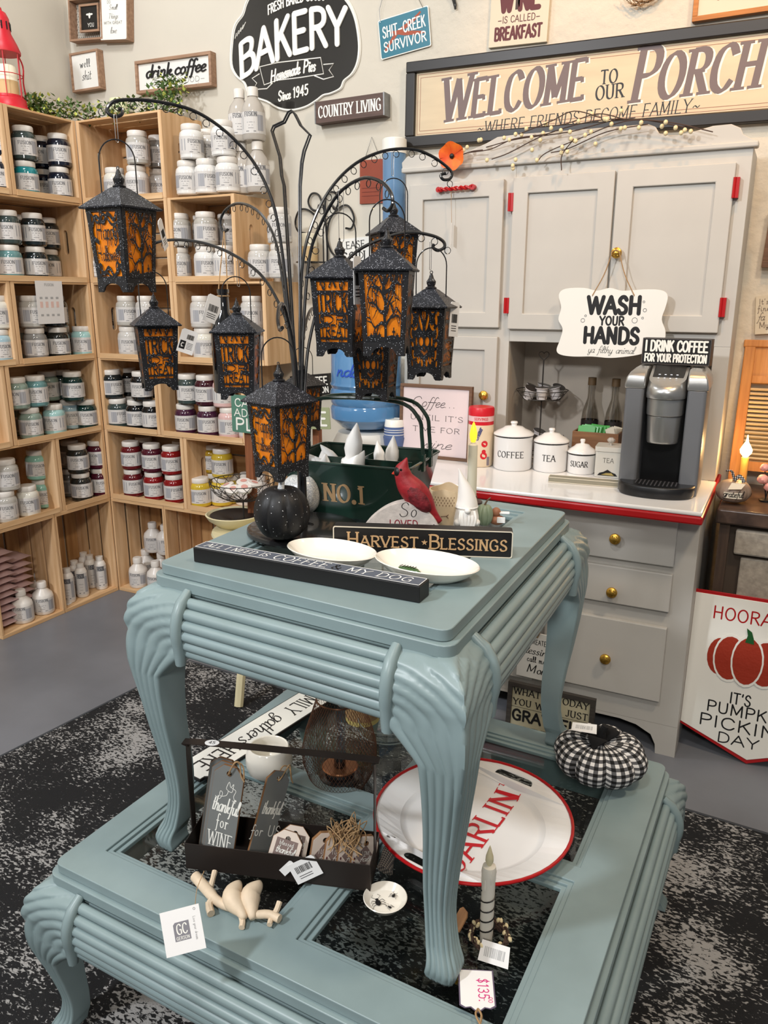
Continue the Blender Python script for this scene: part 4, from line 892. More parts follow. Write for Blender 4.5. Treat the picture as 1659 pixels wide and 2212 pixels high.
for s in (0, .012):
    pl = [(636,790),(630,700),(622,560),(612,400),(607,380),(603,338),(586,282),(590,272),(612,262),(622,242),(629,238),(636,246),(648,270),(668,290),(655,325),(650,350),(646,400),(646,560),(648,790)]
    MB().tube(loc([atd(x+s*330, y+s*260, 1.45+s) for x, y in pl]), .0019, 6).build('star_wire', m_bm, stand, label='wire star finial')
def clip(px, y0, y1, dp, lb, w=5):
    a = atd(px, (y0+y1)/2, dp); h = abs(y1-y0)/FPX*dp/2; r = w/FPX*dp/1.0; v = CAM-a; m = Matrix.Translation(a) @ Matrix.Rotation(atan2(v.y, v.x)+pi/2+.5, 4, 'Z')
    b = MB(); b.T = m
    P = [(r*cos(t), 0, h-r+r*sin(t)) for t in [pi*i/8 for i in range(9)]]+[(-r*cos(t), 0, -h+r-r*sin(t)) for t in [pi*i/8 for i in range(9)]]
    b.tube(P, .0006, 5, True); return b.build('paper_clip', m_silver, label=lb, cat='paper clip')
clip(251, 250, 305, 1.31, 'silver paper clip hanging the largest lantern from its curled hook', 3)
clip(737, 412, 520, 1.38, 'long silver paper clip above the lantern right of the stem', 6)
clip(848, 328, 378, 1.55, 'thin silver wire hanger above the high rear lantern', 2)
clip(930, 522, 582, 1.45, 'thin silver wire hanger above the rightmost skull lantern', 2)
clip(514, 562, 618, 1.59, 'silver wire hanger above the lantern by the black bottle', 3)
# hanging tags
def tagcard(px, py, dp, w, h, rot, yaw, lb, art=None, name='price_tag'):
    a = atd(px, py, dp); v = CAM-a; m = Matrix.Translation(a) @ Matrix.Rotation(atan2(v.y, v.x)+pi/2+yaw, 4, 'Z') @ Matrix.Rotation(pi/2, 4, 'X') @ Matrix.Rotation(rot, 4, 'Z')
    t = thing(name, lb, 'tag', mtx=m)
    MB().plate([(-w/2,-h/2),(w/2,-h/2),(w/2,h/2-.004),(w/2-.004,h/2),(-w/2+.004,h/2),(-w/2,h/2-.004)], -.0004, .0004).build('card', m_white, t, smooth=0)
    b = MB()
    if art: art(b, w, h)
    else: bars(b, -w*.3, w*.3, -h*.1, h*.15); [b.box(-w*.3, -h*.2-k*h*.07, .0005, w*.25, -h*.18-k*h*.07, .0007) for k in range(3)]
    b.build('print', m_black, t, smooth=0); return t
def bars(b, x0, x1, y0, y1, z=.0005, n=17):
    r = random.Random(5); x = x0
    while x < x1: w = (x1-x0)/n*r.uniform(.25, .9); b.box(x, y0, z, min(x+w, x1), y1, z+.0002); x += w+(x1-x0)/n*r.uniform(.3, .7)
def art_l2(b, w, h): bars(b, -w*.1, w*.3, h*.1, h*.3); b.plate([(-w*.42,-h*.35),(-w*.08,-h*.35),(-w*.08,h*.0),(-w*.42,h*.0)], .0005, .0007, [[(-w*.14,-h*.24),(-w*.3,-h*.28),(-w*.36,-h*.18),(-w*.3,-h*.07),(-w*.14,-h*.1),(-w*.27,-h*.13),(-w*.29,-h*.18),(-w*.27,-h*.22)]]); [b.box(w*.0, -h*.3+k*h*.06, .0005, w*.35, -h*.285+k*h*.06, .0007) for k in range(5)]
tagcard(405, 738, 1.6, .034, .048, -.35, .2, 'white barcode tag on a thread beside the small far left lantern', art_l2)
tagcard(460, 668, 1.62, .036, .056, -.35, .5, 'pinkish white price tag hanging from the black bottle twine')
tagcard(772, 606, 1.27, .03, .075, .02, 1.15, 'narrow white tag on the left edge of the bare tree lantern')
tagcard(981, 690, 1.44, .03, .062, -.08, 1.0, 'white barcode tag on the right edge of the rightmost lantern')
tagcard(352, 506, 1.30, .02, .05, .5, 1.2, 'folded white tag sticking out behind the largest lantern')
# black bottle on twine
a = atd(487, 740, 1.66); bt = thing('hanging_bottle', 'glossy black bottle hanging on twine from the left arm behind a lantern', 'bottle', (a.x, a.y, a.z-.105))
MB().lathe([(0,0),(.026,0),(.029,.004),(.029,.13),(.026,.148),(.012,.168),(.011,.205),(.0125,.206),(.0125,.214),(.009,.214),(.0085,.20),(0,.2)], 24).build('bottle_body', mat('black_glass', (.006,.006,.007), .06, coat=1), bt)
b = MB(); h0 = atd(484, 500, 1.70)-Vector(bt.location)
for s in (1, -1): b.tube(cat_rom([tuple(h0), (s*.006+h0.x*.6, h0.y*.6, .28), (s*.0125, 0, .205)], 4), .0013, 5)
b.tube([(.0125*cos(i), .0125*sin(i), .2) for i in [k*pi/6 for k in range(12)]], .0015, 5, True); b.build('twine', m_twine, bt)

# ------------------------------------------------------------------ things on the small table
def stand_frame(px, py, z, yaw=0):
    """upright local frame (x right, y up, z out) standing at a point of a horizontal surface, turned to the camera plus yaw"""
    a = at(px, py, 2, z); v = CAM-a; return Matrix.Translation(a) @ Matrix.Rotation(atan2(v.y, v.x)+pi/2+yaw, 4, 'Z') @ Matrix.Rotation(pi/2, 4, 'X')
m_ceram = mat('cream_ceramic', C(232,226,214), .15, coat=.5); m_leaf = mat('green_glaze', C(60,86,48), .3); m_sblack = mat('sign_black', C(20,18,18), .45); m_slate = mat('slate_print', C(86,92,104), .6, noise=.15, nscale=60); m_tan = mat('tan_letters', C(196,158,114), .5); m_wtxt = mat('white_letters', C(236,234,228), .6); m_edge = mat('worn_cream_edge', C(214,204,184), .7)
# long sign lying on its back
p0, p1 = at(419, 1214, 2, zu), at(906, 1304, 2, zu); d = p1-p0; Ls = d.length
t = thing('long_block_sign', 'long slate and black block sign lettered coffee & my dog at table front', 'sign', mtx=frame(p0+Vector((0,0,.0005)), d, Vector((-d.y, d.x, 0))))
MB().box(0, 0, 0, Ls, .036, .026).build('block', m_sblack, t, smooth=0, bev=.0012)
b = MB(); b.box(.002, .002, .0262, Ls-.002, .034, .0268); b.build('printed_top', m_slate, t, smooth=0)
b = MB()
for q in ((.002,.002,Ls-.002,.003),(.002,.033,Ls-.002,.034),(.002,.002,.003,.034),(Ls-.003,.002,Ls-.002,.034)): b.box(q[0], q[1], .0268, q[2], q[3], .0271)
b.text('ALL I NEED IS', Ls*.185, .011, .015, fit=Ls*.30, wid=.11, pen=.5, serif=.09, z=.0271, slant=.12); b.text('COFFEE', Ls*.485, .008, .021, fit=Ls*.24, wid=.10, pen=.45, serif=.07, z=.0271, slant=.1); b.text('MY DOG', Ls*.82, .009, .018, fit=Ls*.26, wid=.11, pen=.5, serif=.08, z=.0271, slant=.12)
b.build('lettering', m_wtxt, t, smooth=0); b = MB(); b.text('&', Ls*.645, .009, .019, wid=.14, pen=.4, z=.0272); b.build('ampersand', m_black, t, smooth=0)
# oval dishes
for i, (px, py, rx, lb) in enumerate(((716, 1192, .084, 'left white oval ceramic dish beside the lantern tree base'), (921, 1219, .090, 'right white oval ceramic dish in front of the harvest sign'))):
    c = at(px, py, 2, zu+.020); t = thing('oval_dish', lb, 'dish', (c.x, c.y, zu), -.05)
    pr = [(0,.0008),(.55,.0008),(.66,.003),(.84,.012),(.97,.022),(1.0,.0245),(.985,.026),(.94,.0225),(.80,.010),(.66,.0055),(0,.005)]
    MB().lathe([(r*rx, z) for r, z in pr], 40, sy=.62).build('dish_body', m_ceram, t)
    b = MB()
    if i: b.ell((-.030, -.004, .0085), (.019, .008, .003), 14, 6); b.ell((-.012, -.010, .0085), (.008, .003, .002), 10, 4)
    else: b.ell((.030, -.022, .0112), (.018, .006, .002), 14, 6)
    b.build('painted_leaf', m_leaf, t)
    if i:
        b = MB(); [b.tube([(-.045+.005*k, -.007, .0118), (-.043+.005*k, .001, .0118)], .0006, 4) for k in range(6)]; b.build('leaf_veins', m_black, t)
# harvest blessings block
p0, p1 = at(720, 1193, 2, zu), at(1106, 1207, 2, zu); d = p1-p0; Ls = d.length; hh = .048
t = thing('harvest_sign', 'black block sign with tan raised letters harvest blessings standing on the teal table', 'sign', mtx=frame(p0+Vector((0,0,.0005)), d, (0, 0, 1)))
MB().plate(rrect(0, 0, Ls, hh, .004), -.026, 0).build('block', m_sblack, t, smooth=0, bev=.001)
b = MB(); b.plate(rrect(0, 0, Ls, hh, .004), -.0002, .0006, [rrect(.0018, .0018, Ls-.0018, hh-.0018, .003)[::-1]]); b.build('worn_edge', m_edge, t, smooth=0)
b = MB(); b.text('HARVEST', Ls*.28, .013, .019, fit=Ls*.40, wid=.17, pen=.4, serif=.08, z=0, th=.0015, big=1.3); b.text('*', Ls*.515, .016, .018, z=0, th=.0015); b.text('BLESSINGS', Ls*.755, .013, .019, fit=Ls*.43, wid=.17, pen=.4, serif=.08, z=0, th=.0015, big=1.3)
b.build('lettering', m_tan, t, smooth=0)
# glitter pumpkins
def pumpkin(px, py, z, r, hgt, body, stem, lb, lobes=8, name='glitter_pumpkin', sth=.03, dim=.07):
    c = at(px, py, 2, z); t = thing(name, lb, 'pumpkin', (c.x, c.y, z+.0005), random.random())
    f = lambda a, th: (1-dim*(1-abs(sin(a*lobes/2)))**2*min(1, sin(th)*1.5))
    b = MB(); nu, nv = lobes*8, 20; R_ = []
    for j in range(nv+1):
        th = pi*j/nv; s = max(sin(th), .02); dip = .14*math.exp(-((s/.35)**2))
        R_.append([(r*s**.85*f(a, th)*cos(a), r*s**.85*f(a, th)*sin(a), hgt/2-hgt/2*cos(th)*(1-dip)) for a in [2*pi*k/nu for k in range(nu)]])
    b.rings(R_); b.build('pumpkin_body', body, t)
    b = MB(); b.tube(cat_rom([(0,0,hgt*.86),(0,0,hgt*.95),(.004,0,hgt+sth*.5),(.010,.002,hgt+sth)], 3), [.010*r/.05, .008*r/.05, .007*r/.05, .006*r/.05, .0055*r/.05, .005*r/.05, .005*r/.05, .0045*r/.05, .004*r/.05, .004*r/.05], 10); b.build('stem', stem, t)
    return t
m_sgl = glitter('silver_glitter', C(196,200,204), C(255,254,248), .30, 900, .25)
pumpkin(611, 1165, zu+.0145, .050, .100, glitter('black_glitter_dense', (.004,.004,.005), (.6,.6,.62), .008, 700, .5), m_sgl, 'black glitter pumpkin with silver stem on the black round base', sth=.034)
pumpkin(652, 1112, zu, .041, .088, m_sgl, m_sgl, 'silver glitter pumpkin behind the stem of the lantern tree', dim=.04, sth=.012)
# green metal caddy
m_grn = mat('dark_green_enamel', C(26,48,40), .25, coat=.4); m_stc = mat('stencil_tan', C(158,128,92), .6)
fl, fr_ = at(640, 1108, 2, zu), at(856, 1131, 2, zu); rz = zu+.112; brr = at(991, 977, 2, rz); ex = (fr_-fl).normalized(); ey = Vector((-ex.y, ex.x, 0)); wC = (fr_-fl).length; dC = (brr-fr_).dot(ey)
print('caddy', wC, dC, (brr-fr_).dot(ex))
cad = thing('green_metal_caddy', 'dark green metal caddy with twin bail handles stencilled no.1 on the small table', 'caddy', mtx=frame(fl+Vector((0,0,.0008)), ex, ey))
sk = max(0, min(.03, (brr-fr_).dot(ex))); hC = .112
def tub(i, z): return [(i-sk*z/hC, i-.012*z/hC, z), (wC-i+sk*z/hC, i-.012*z/hC, z), (wC-i+sk*z/hC, dC-i, z), (i-sk*z/hC, dC-i, z)]
def rr4(P, r, n=4):
    xs = [p[0] for p in P]; ys = [p[1] for p in P]; return [(x, y, P[0][2]) for x, y in rrect(min(xs), min(ys), max(xs), max(ys), r, n)]
b = MB(); b.rings([rr4(tub(0, 0), .012), rr4(tub(0, hC), .016), rr4(tub(.0025, hC), .015), rr4(tub(.0025, .003), .011)], cap0=True, cap1=True); b.build('tub', m_grn, cad)
MB().tube(rr4(tub(.001, hC), .016, 6), .0028, 8, True).build('rolled_rim', m_grn, cad)
b = MB(); b.box(wC*.5-.001, .006, .004, wC*.5+.001, dC-.004, hC-.006); b.build('divider', m_grn, cad, smooth=0); b = MB(); b.box(.004, dC*.52-.001, .004, wC-.004, dC*.52+.001, hC-.010); b.build('divider', m_grn, cad, smooth=0)
for k, (yy, top) in enumerate(((dC*.38, .118), (dC*.62, .118))):
    P = [(-sk+.0, yy, hC+.0), (-sk+.004, yy, hC+.05), (-sk+.012, yy+.0, hC+top-.03), (.03, yy, hC+top), (wC-.03, yy, hC+top), (wC+sk-.012, yy, hC+top-.03), (wC+sk-.004, yy, hC+.05), (wC+sk, yy, hC-.0)]
    b = MB(); b.tube(cat_rom(P, 5), .0042, 8); [b.box(x-.003, yy-.006, hC-.02, x+.003, yy+.006, hC+.014) for x in (-sk, wC+sk)]; b.build('bail_handle', m_grn, cad)
b = MB(); b.T = Matrix(((1,0,0,0),(0,0,-1,-.0002),(0,1,0,0),(0,0,0,1))); b.text('NO.1', wC*.5, .034, .036, fit=.088, wid=.2, pen=.35, serif=.09, z=.001, map=lambda p: (p[0], p[1], p[2]+.012*p[1]/.112)); b.build('stencil', m_stc, cad, smooth=0)
# led tealight flames in the caddy
m_flm = mat('frosted_flame', C(240,238,234), .3); n_ = 0; fl0 = None
TL = ['at the front left corner','second along the front rim','front, just left of the divider','tallest one standing beside the divider','leaning at the left rim','at the left side behind','pale one in the back left','back, beside the divider','lying on the front divider','in the middle of the front heap','left of the pair at the right','right of the pair at the right']
for (u, v, dz, tx, ty, s) in ((.10,.14,0,.2,-.9,1),(.20,.20,0,.5,.3,1),(.34,.10,0,-.2,.7,1.1),(.42,.34,.02,.1,.2,1.35),(.16,.36,0,-.8,-.4,1),(.08,.56,0,.1,-.9,.9),(.22,.66,.0,.3,-.6,1.0),(.40,.56,0,-.3,1.1,1),(.46,.20,0,.2,.5,1.1),(.30,.28,0,.5,-.5,.9),(.62,.70,.0,.0,-.15,.95),(.70,.72,.0,.0,.08,1.1)):
    if fl0 is None:
        b = MB(); b.lathe([(0,0),(.012,0),(.013,.004),(.013,.014),(.010,.016),(.0085,.020),(.0115,.030),(.0105,.042),(.005,.056),(.0015,.064),(0,.066)], 16); fl0 = b.build('flame_tealight', m_flm, cat='led candle', group='frosted flame tealights heaped in the green caddy', label='frosted white flame tip tealight lying in the green metal caddy'); o = fl0
    else: o = fl0.copy(); COL.objects.link(o)
    o['label'] = 'frosted white flame tip tealight in the green caddy, '+TL[n_]; n_ += 1
    o.matrix_world = cad.matrix_world @ Matrix.Translation((u*wC, v*dC, .062+dz)) @ Matrix.Rotation(tx, 4, 'X') @ Matrix.Rotation(ty, 4, 'Y') @ Matrix.Diagonal((s*1.2, s*1.2, s*1.2, 1))
# stone with cardinal
m_stone = mat('speckled_stone', C(206,196,188), .8, noise=.25, nscale=90, bump=.4, bscale=120)
sf = stand_frame(869, 1160, zu, -.08) @ Matrix.Diagonal((1.12, 1.12, 1, 1)) @ Matrix.Translation((0, 0, .018))
t = thing('lettered_stone', 'rounded stone plaque lettered so loved with a shaded edge on the teal table', 'plaque', mtx=sf)
P = [(-.068,0),(-.066,.014),(-.052,.034),(-.03,.052),(-.008,.062),(.012,.064),(.034,.056),(.052,.040),(.062,.02),(.066,0)]; P = [(v.x, v.y) for v in cat_rom([(x, y, 0) for x, y in P], 4)]
MB().plate(P, -.024, 0).build('stone_body', m_stone, t, bev=.006)
b = MB(); b.text('So', .008, .040, .024, wid=.055, pen=.5, slant=.15); b.build('script_lettering', m_black, t, smooth=0, loc=(0,0,.0004)); b = MB(); b.text('LOVED,', .006, .021, .013, fit=.052, wid=.12, z=.0004); b.build('red_lettering', mat('dark_red_ink', C(130,24,44), .6), t, smooth=0)
b = MB(); b.text('l', .044, .006, .022, wid=.05, slant=.3, z=.0004); b.build('script_stroke', m_black, t, smooth=0)
m_card = mat('cardinal_red', C(158,32,40), .5, noise=.45, nscale=55, bump=.5, bscale=90)
cm = sf @ Matrix.Translation((.004, .062, -.014)); t = thing('cardinal_figurine', 'red cardinal bird figurine with black face perched on the lettered stone', 'figurine', mtx=cm)
f = lambda px, py: ((px-873)/1165, (1078-py)/1165, 0)
P = [f(876,992),f(872,1003),f(868,1014),f(870,1028),f(878,1043),f(890,1057),f(903,1070),f(915,1083),f(925,1096),f(934,1108),f(942,1116)]
b = MB(); b.tube(cat_rom(P, 3), [v for v in [x.x for x in cat_rom([(r, 0, 0) for r in (.001,.0065,.0125,.0145,.019,.0215,.020,.0145,.0085,.0065,.0045)], 3)]], 16); b.build('bird_body', m_card, t, smooth=180)
b = MB()
for s in (1, -1): b.T = Matrix.Translation((.022, .010, s*.0145)) @ Matrix.Rotation(-.85, 4, 'Z'); b.ell((0,0,0), (.030, .014, .008), 16, 8)
b.build('wing', mat('cardinal_wing', C(128,28,38), .6, noise=.6, nscale=130, bump=.8, bscale=160), t)
b = MB(); b.T = Matrix.Translation(f(861,1019)); b.ell((0,0,.002), (.008, .010, .011), 12, 8); b.build('black_mask', m_sblack, t); b = MB(); b.tube([f(858,1020), f(848,1024)], [.006, .001], 10); b.build('beak', mat('beak_red', C(196,60,40), .4), t)
b = MB(); b.ell((f(866,1013)[0], f(866,1013)[1], .0125), (.0022,.0022,.0015), 8, 6); b.ell((f(866,1013)[0], f(866,1013)[1], -.0125), (.0022,.0022,.0015), 8, 6); b.build('eye', mat('eye_black', (.003,.003,.003), .05), t)
b = MB(); [b.tube([(x, -.004, z), (x+.002, -.018, z)], .0014, 6) for x in (.008, .016) for z in (-.004, .004)]; b.build('feet', m_sblack, t)
# owl pot
c = at(957, 1150, 2, zu); m_owl = mat('beige_stoneware', C(204,182,148), .6, noise=.12, nscale=60)
t = thing('owl_pot', 'beige stoneware owl pot with sleepy eye and feather dashes behind the gnome', 'pot', mtx=stand_frame(957, 1147, zu, -.15))
t.matrix_world = t.matrix_world @ Matrix.Translation((0, 0, -.032))
b = MB(); b.T = Matrix.Rotation(-pi/2, 4, 'X')
R_ = []
for z, r in ((.0005,.026),(.004,.032),(.03,.037),(.06,.036),(.076,.033)): R_.append([(r*cos(a), r*sin(a), z+((.006*max(0, cos(2*(a+pi/2)))**3) if z > .07 else 0)) for a in [2*pi*k/32 for k in range(32)]])
R_ += [[(x*.93, y*.93, z) for x, y, z in R_[-1]], [(x*.9, y*.9, .012) for x, y, z in R_[1]]]
b.rings(R_); b.build('pot_body', m_owl, t)
b = MB(); mp = wrap(.0362, 0); b.T = Matrix.Rotation(-pi/2, 4, 'X')
for i in range(7):
    for j in range(4): x = -.02+.0062*i+.003*(j % 2); z = .05+.005*j; b.add([mp((x, z, .0006)), mp((x+.0012, z, .0006)), mp((x+.0012, z+.003, .0006)), mp((x, z+.003, .0006))], [(0,1,2,3)])
for q in ((-.004,.030,.008,.0315),(.006,.031,.010,.034),(.006,.031,.010,.027)): b.tube([mp((q[0], q[1], .0014)), mp((q[2], q[3], .0014))], .0007, 5)
b.build('painted_marks', mat('brown_glaze', C(96,66,46), .5), t, smooth=0)
# gnome
t = thing('gnome_figurine', 'small white gnome figurine with tall pointed hat and long beard', 'figurine', mtx=stand_frame(1006, 1146, zu, .1) @ Matrix.Rotation(-pi/2, 4, 'X'))
m_gn = mat('matte_white', C(232,228,222), .55)
b = MB(); b.lathe([(0,.0005),(.024,.0005),(.026,.006),(.024,.03),(.020,.048),(.0195,.05),(0,.052)], 24); b.build('gnome_body', m_gn, t)
b = MB(); P = [(0,0,.048),(0,0,.062),(-.004,0,.082),(-.010,0,.100),(-.014,0,.114),(-.017,0,.122)]; b.tube(cat_rom(P, 3), [v.x for v in cat_rom([(.0225,0,0),(.019,0,0),(.0135,0,0),(.0075,0,0),(.003,0,0),(.0008,0,0)], 3)], 20); b.torus((0,0,.0485), .0205, .0025, 2, 20, 6); b.build('pointed_hat', m_gn, t)
b = MB(); [b.tube(cat_rom([(-.013+.0019*i, -.0215-.002*sin(i*.23), .045), (-.015+.0022*i+.001*sin(i*2), -.0275, .03), (-.010+.0015*i, -.0262, .008+.003*abs(i-7)/7)], 3), .0018, 6) for i in range(15)]; b.build('beard', m_gn, t)
MB().ell((0,-.0265,.046), (.0062,.006,.0055), 12, 8).build('nose', m_gn, t); b = MB(); b.ell((-.018,-.02,.022), (.007,.008,.007), 12, 8); b.ell((.018,-.02,.022), (.007,.008,.007), 12, 8); b.build('hands', m_gn, t)
# led taper
m_wax = mat('ivory_wax', C(236,228,204), .45); m_lit = mat('lit_flame', C(255,190,40), .3, emit=(1,.50,.03), estr=2.2)
c = at(1018, 1086, 2, zu); t = thing('led_taper_candle', 'ivory led taper candle with yellow glowing flame beside the gnome', 'candle', (c.x, c.y, zu))
MB().lathe([(0,.0005),(.024,.0005),(.024,.004),(.013,.006),(.012,.016),(0,.016)], 20).build('candle_cup', mat('dark_brown_metal', C(62,42,34), .4), t); MB().lathe([(.0098,.012),(.0105,.014),(.0098,.128),(.007,.131),(.0055,.131),(.0052,.134),(0,.134)], 20).build('candle_stick', m_wax, t)
MB().lathe([(.004,.133),(.0075,.142),(.0085,.152),(.006,.164),(.0025,.174),(0,.179)], 16).build('flame_bulb', m_lit, t)
pumpkin(1046, 1137, zu, .0165, .046, mat('sage_glaze', C(134,148,122), .4, noise=.15, nscale=60), mat('stem_brown', C(110,88,70), .6), 'small sage green ceramic pumpkin right of the gnome', 7, 'ceramic_pumpkin', .012, .14)
t = thing('acorn_ornament', 'small brown and white ornament at the end of the row right of the sage pumpkin', 'ornament', mtx=stand_frame(1073, 1134, zu, 0) @ Matrix.Rotation(-pi/2, 4, 'X'))
b = MB(); b.ell((0,0,.0105), (.016,.013,.010), 16, 10); b.ell((-.002,0,.026), (.009,.009,.010), 14, 8); b.build('ornament_body', mat('terracotta', C(158,106,78), .5), t)
b = MB(); b.box(.000, -.0145, .008, .016, -.0125, .020); b.box(.004, -.006, .024, .024, .006, .027); b.build('white_patch', m_white, t, smooth=0, bev=.001)

# ------------------------------------------------------------------ signs on the wall
m_oak = wood('weathered_oak', C(172,138,112), C(138,106,84), 2, 0); m_walnut = wood('walnut_frame', C(120,88,66), C(92,66,50), 2, 0); m_pal = mat('sign_white', C(228,226,220), .5)
m_mblk = mat('gloss_black_enamel', (.008,.008,.009), .16, coat=.6); m_emb = mat('white_enamel', C(236,234,226), .3)
def wall_frame(TL, TR, BL, y=WY, BR=None):
    """frame (x right, y up, z out) of a flat thing on the back wall from three picture corners; returns matrix (origin bottom left), width, height"""
    a, b, c = at(*TL, 1, y), at(*TR, 1, y), at(*BL, 1, y)
    if BR: d = at(*BR, 1, y); x = ((b-a)+(d-c))/2
    else: x = b-a
    yv = a-c; return frame(c, x, yv), x.length, yv.length
def framed(name, label, mtx, w, h, fw, depth, mf, mp_, inset=.006):
    t = thing(name, label, 'sign', mtx=mtx)
    for q in ((0,0,w,fw),(0,h-fw,w,h),(0,fw,fw,h-fw),(w-fw,fw,w,h-fw)): MB().box(q[0], q[1], .001, q[2], q[3], depth).build('frame_rail', mf, t, smooth=0, bev=.001)
    MB().box(fw-.002, fw-.002, .001, w-fw+.002, h-fw+.002, depth-inset).build('panel', mp_, t, smooth=0)
    t['z'] = depth-inset; return t
def let(t, items, m=None, name='lettering', z=None, th=0):
    b = MB(); zz = (t.get('z', 0) if z is None else z)+.0004
    for it in items: st, x, y, h = it[:4]; k = it[4] if len(it) > 4 else {}; b.text(st, x, y, h, z=zz, th=th, **k)
    return b.build(name, m or m_black, t, smooth=0)
ser = dict(wid=.13, pen=.35, serif=.07); scr = dict(wid=.075, pen=.35, slant=.25); sans = dict(wid=.17)
# bee shadow box, small things sign, well sign
mx_, w, h = wall_frame((153,8), (224,0), (168,96), WY); d_ = .05
t = framed('shadow_box_sign', 'deep wooden shadow box with a small framed bee picture at the top left corner', mx_, w, h, .008, .045, m_oak, mat('chicken_wire_paper', C(178,172,160), .8), .04)
b = MB(); [b.cyl((.008+i*.012+(.006 if j % 2 else 0), .01+j*.010, .006), (.012+i*.012+(.006 if j % 2 else 0), .016+j*.010, .006), .0006, n=4) for i in range(int(w/.012)-1) for j in range(int(h/.010)-1)]; b.build('wire_pattern', m_black, t, smooth=0)
b = MB(); b.plate([(w*.3,h*.2),(w*.88,h*.2),(w*.88,h*.85),(w*.3,h*.85)], .03, .040, [[(w*.34,h*.25),(w*.34,h*.80),(w*.84,h*.80),(w*.84,h*.25)]]); b.build('inner_frame', m_oak, t, smooth=0); MB().box(w*.33, h*.24, .03, w*.85, h*.81, .035).build('inner_picture', m_sblack, t, smooth=0)
b = MB(); b.ell((w*.59, h*.58, .036), (.006,.011,.001), 10, 6); b.ell((w*.54, h*.61, .036), (.010,.004,.001), 10, 6); b.ell((w*.64, h*.61, .036), (.010,.004,.001), 10, 6); b.text('YOU', w*.62, h*.32, h*.09, wid=.12, z=.0355); b.build('bee', m_pal, t, smooth=0)
mx_, w, h = wall_frame((228,4), (284,0), (234,93), WY)
t = thing('block_sign', 'white enamel sign on a wooden block, do small things with great love', 'sign', mtx=mx_)
w *= 1.0; MB().box(-.002, -.002, .001, w+.002, h+.002, .040).build('wooden_block', m_oak, t, smooth=0, bev=.001); MB().plate(rrect(0, 0, w, h, .006), .0405, .0435).build('enamel_face', m_emb, t, bev=.0015); t['z'] = .0437
let(t, [('DO', w*.35, h*.86, h*.07, dict(wid=.08)), ('Small', w*.5, h*.71, h*.12, scr), ('Things', w*.5, h*.50, h*.12, scr), ('WITH GREAT', w*.5, h*.37, h*.065, dict(fit=w*.7, wid=.1)), ('love', w*.5, h*.15, h*.15, scr)])
mx_, w, h = wall_frame((160,121), (218,110), (170,204), WY)
t = framed('small_framed_sign', 'small square oak framed sign reading well shit near the room corner', mx_, w*1.04, h, .009, .035, m_oak, m_pal)
let(t, [('well', w*.52, h*.60, h*.20, dict(wid=.10, pen=.35, serif=.05)), ('shit', w*.52, h*.28, h*.24, dict(wid=.09, pen=.35, slant=.2))])
mx_, w, h = wall_frame((298,138), (462,114), (307,207), WY, (468,190))
t = framed('long_framed_sign', 'long oak framed sign drink coffee and do good above the garland', mx_, w, h, .012, .035, m_oak, m_pal, .010)
let(t, [('drink', w*.29, h*.46, h*.38, dict(fit=w*.33, wid=.17, pen=.5, slant=.2))], th=.004, name='raised_lettering'); let(t, [('coffee', w*.70, h*.46, h*.38, dict(fit=w*.38, wid=.17, pen=.5, slant=.2))], th=.004, name='raised_lettering')
let(t, [('-AND DO GOOD-', w*.5, h*.19, h*.15, dict(fit=w*.80, wid=.09))], mat('thin_grey_letters', C(110,110,108), .6))
# bakery sign
B0 = at(640, 100, 1, WY-.004); s_ = (at(780,100,1,WY).x-at(500,110,1,WY).x)/280
bp_ = lambda px, py: (lambda p: (p.x-B0.x, p.z-B0.z))(at(px, py, 1, WY-.004))
t = thing('bakery_sign', 'large black embossed tin sign bakery homemade pies since 1945 with scalloped white rim', 'sign', mtx=frame(B0+Vector((0,.003,0)), (1,0,0), (0,0,1)))
OUT = [(498,96),(497,140),(508,165),(526,181),(536,205),(556,215),(576,222),(600,236),(628,241),(660,234),(684,220),(700,208),(716,204),(738,193),(746,176),(764,160),(776,135),(780,100),(776,60),(768,28),(755,2),(735,-20),(700,-45),(660,-55),(610,-56),(570,-42),(545,-22),(530,5),(522,30),(505,55)]
OUT = cat_rom([(*bp_(*p), 0) for p in OUT], 4, True); OUT = [(p.x, p.y) for p in OUT]; OUT = OUT if sum(OUT[i][0]*OUT[(i+1) % len(OUT)][1]-OUT[(i+1) % len(OUT)][0]*OUT[i][1] for i in range(len(OUT))) > 0 else OUT[::-1]
INN = [(x*.955, y*.955-.001) for x, y in OUT]
MB().plate(OUT, 0, .004).build('sign_plate', m_emb, t, bev=.001); MB().plate(INN, .0042, .0055).build('black_field', m_mblk, t)
b = MB(); b.tube([(x*.98, y*.98, .0045) for x, y in OUT], .004, 6, True); b.build('rolled_rim', m_emb, t)
xa, ya = bp_(512, 155); xb, yb = bp_(758, 105)
L2 = xb-xa; kx = lambda f: xa+L2*f
arc = lambda X, Y: (X, Y*(1-.12*(X/(L2*.5))**2)-.030*(X/(L2*.5))**2+X*.13)
b = MB(); b.text('BAKERY', (xa+xb)/2, bp_(640,116)[1], .128, fit=L2*.93, wid=.155, z=.0055, th=.005, arc=arc, gap=.1); b.build('raised_lettering', m_emb, t, smooth=0)
b = MB(); arc2 = lambda X, Y: (X, Y-.9*X*X+X*.05)
b.text('FRESH BAKED GOODS', bp_(640,0)[0], bp_(640,8)[1], .030, fit=.25, wid=.15, z=.0055, th=.003, arc=arc2); b.build('raised_script', m_emb, t, smooth=0); b = MB()
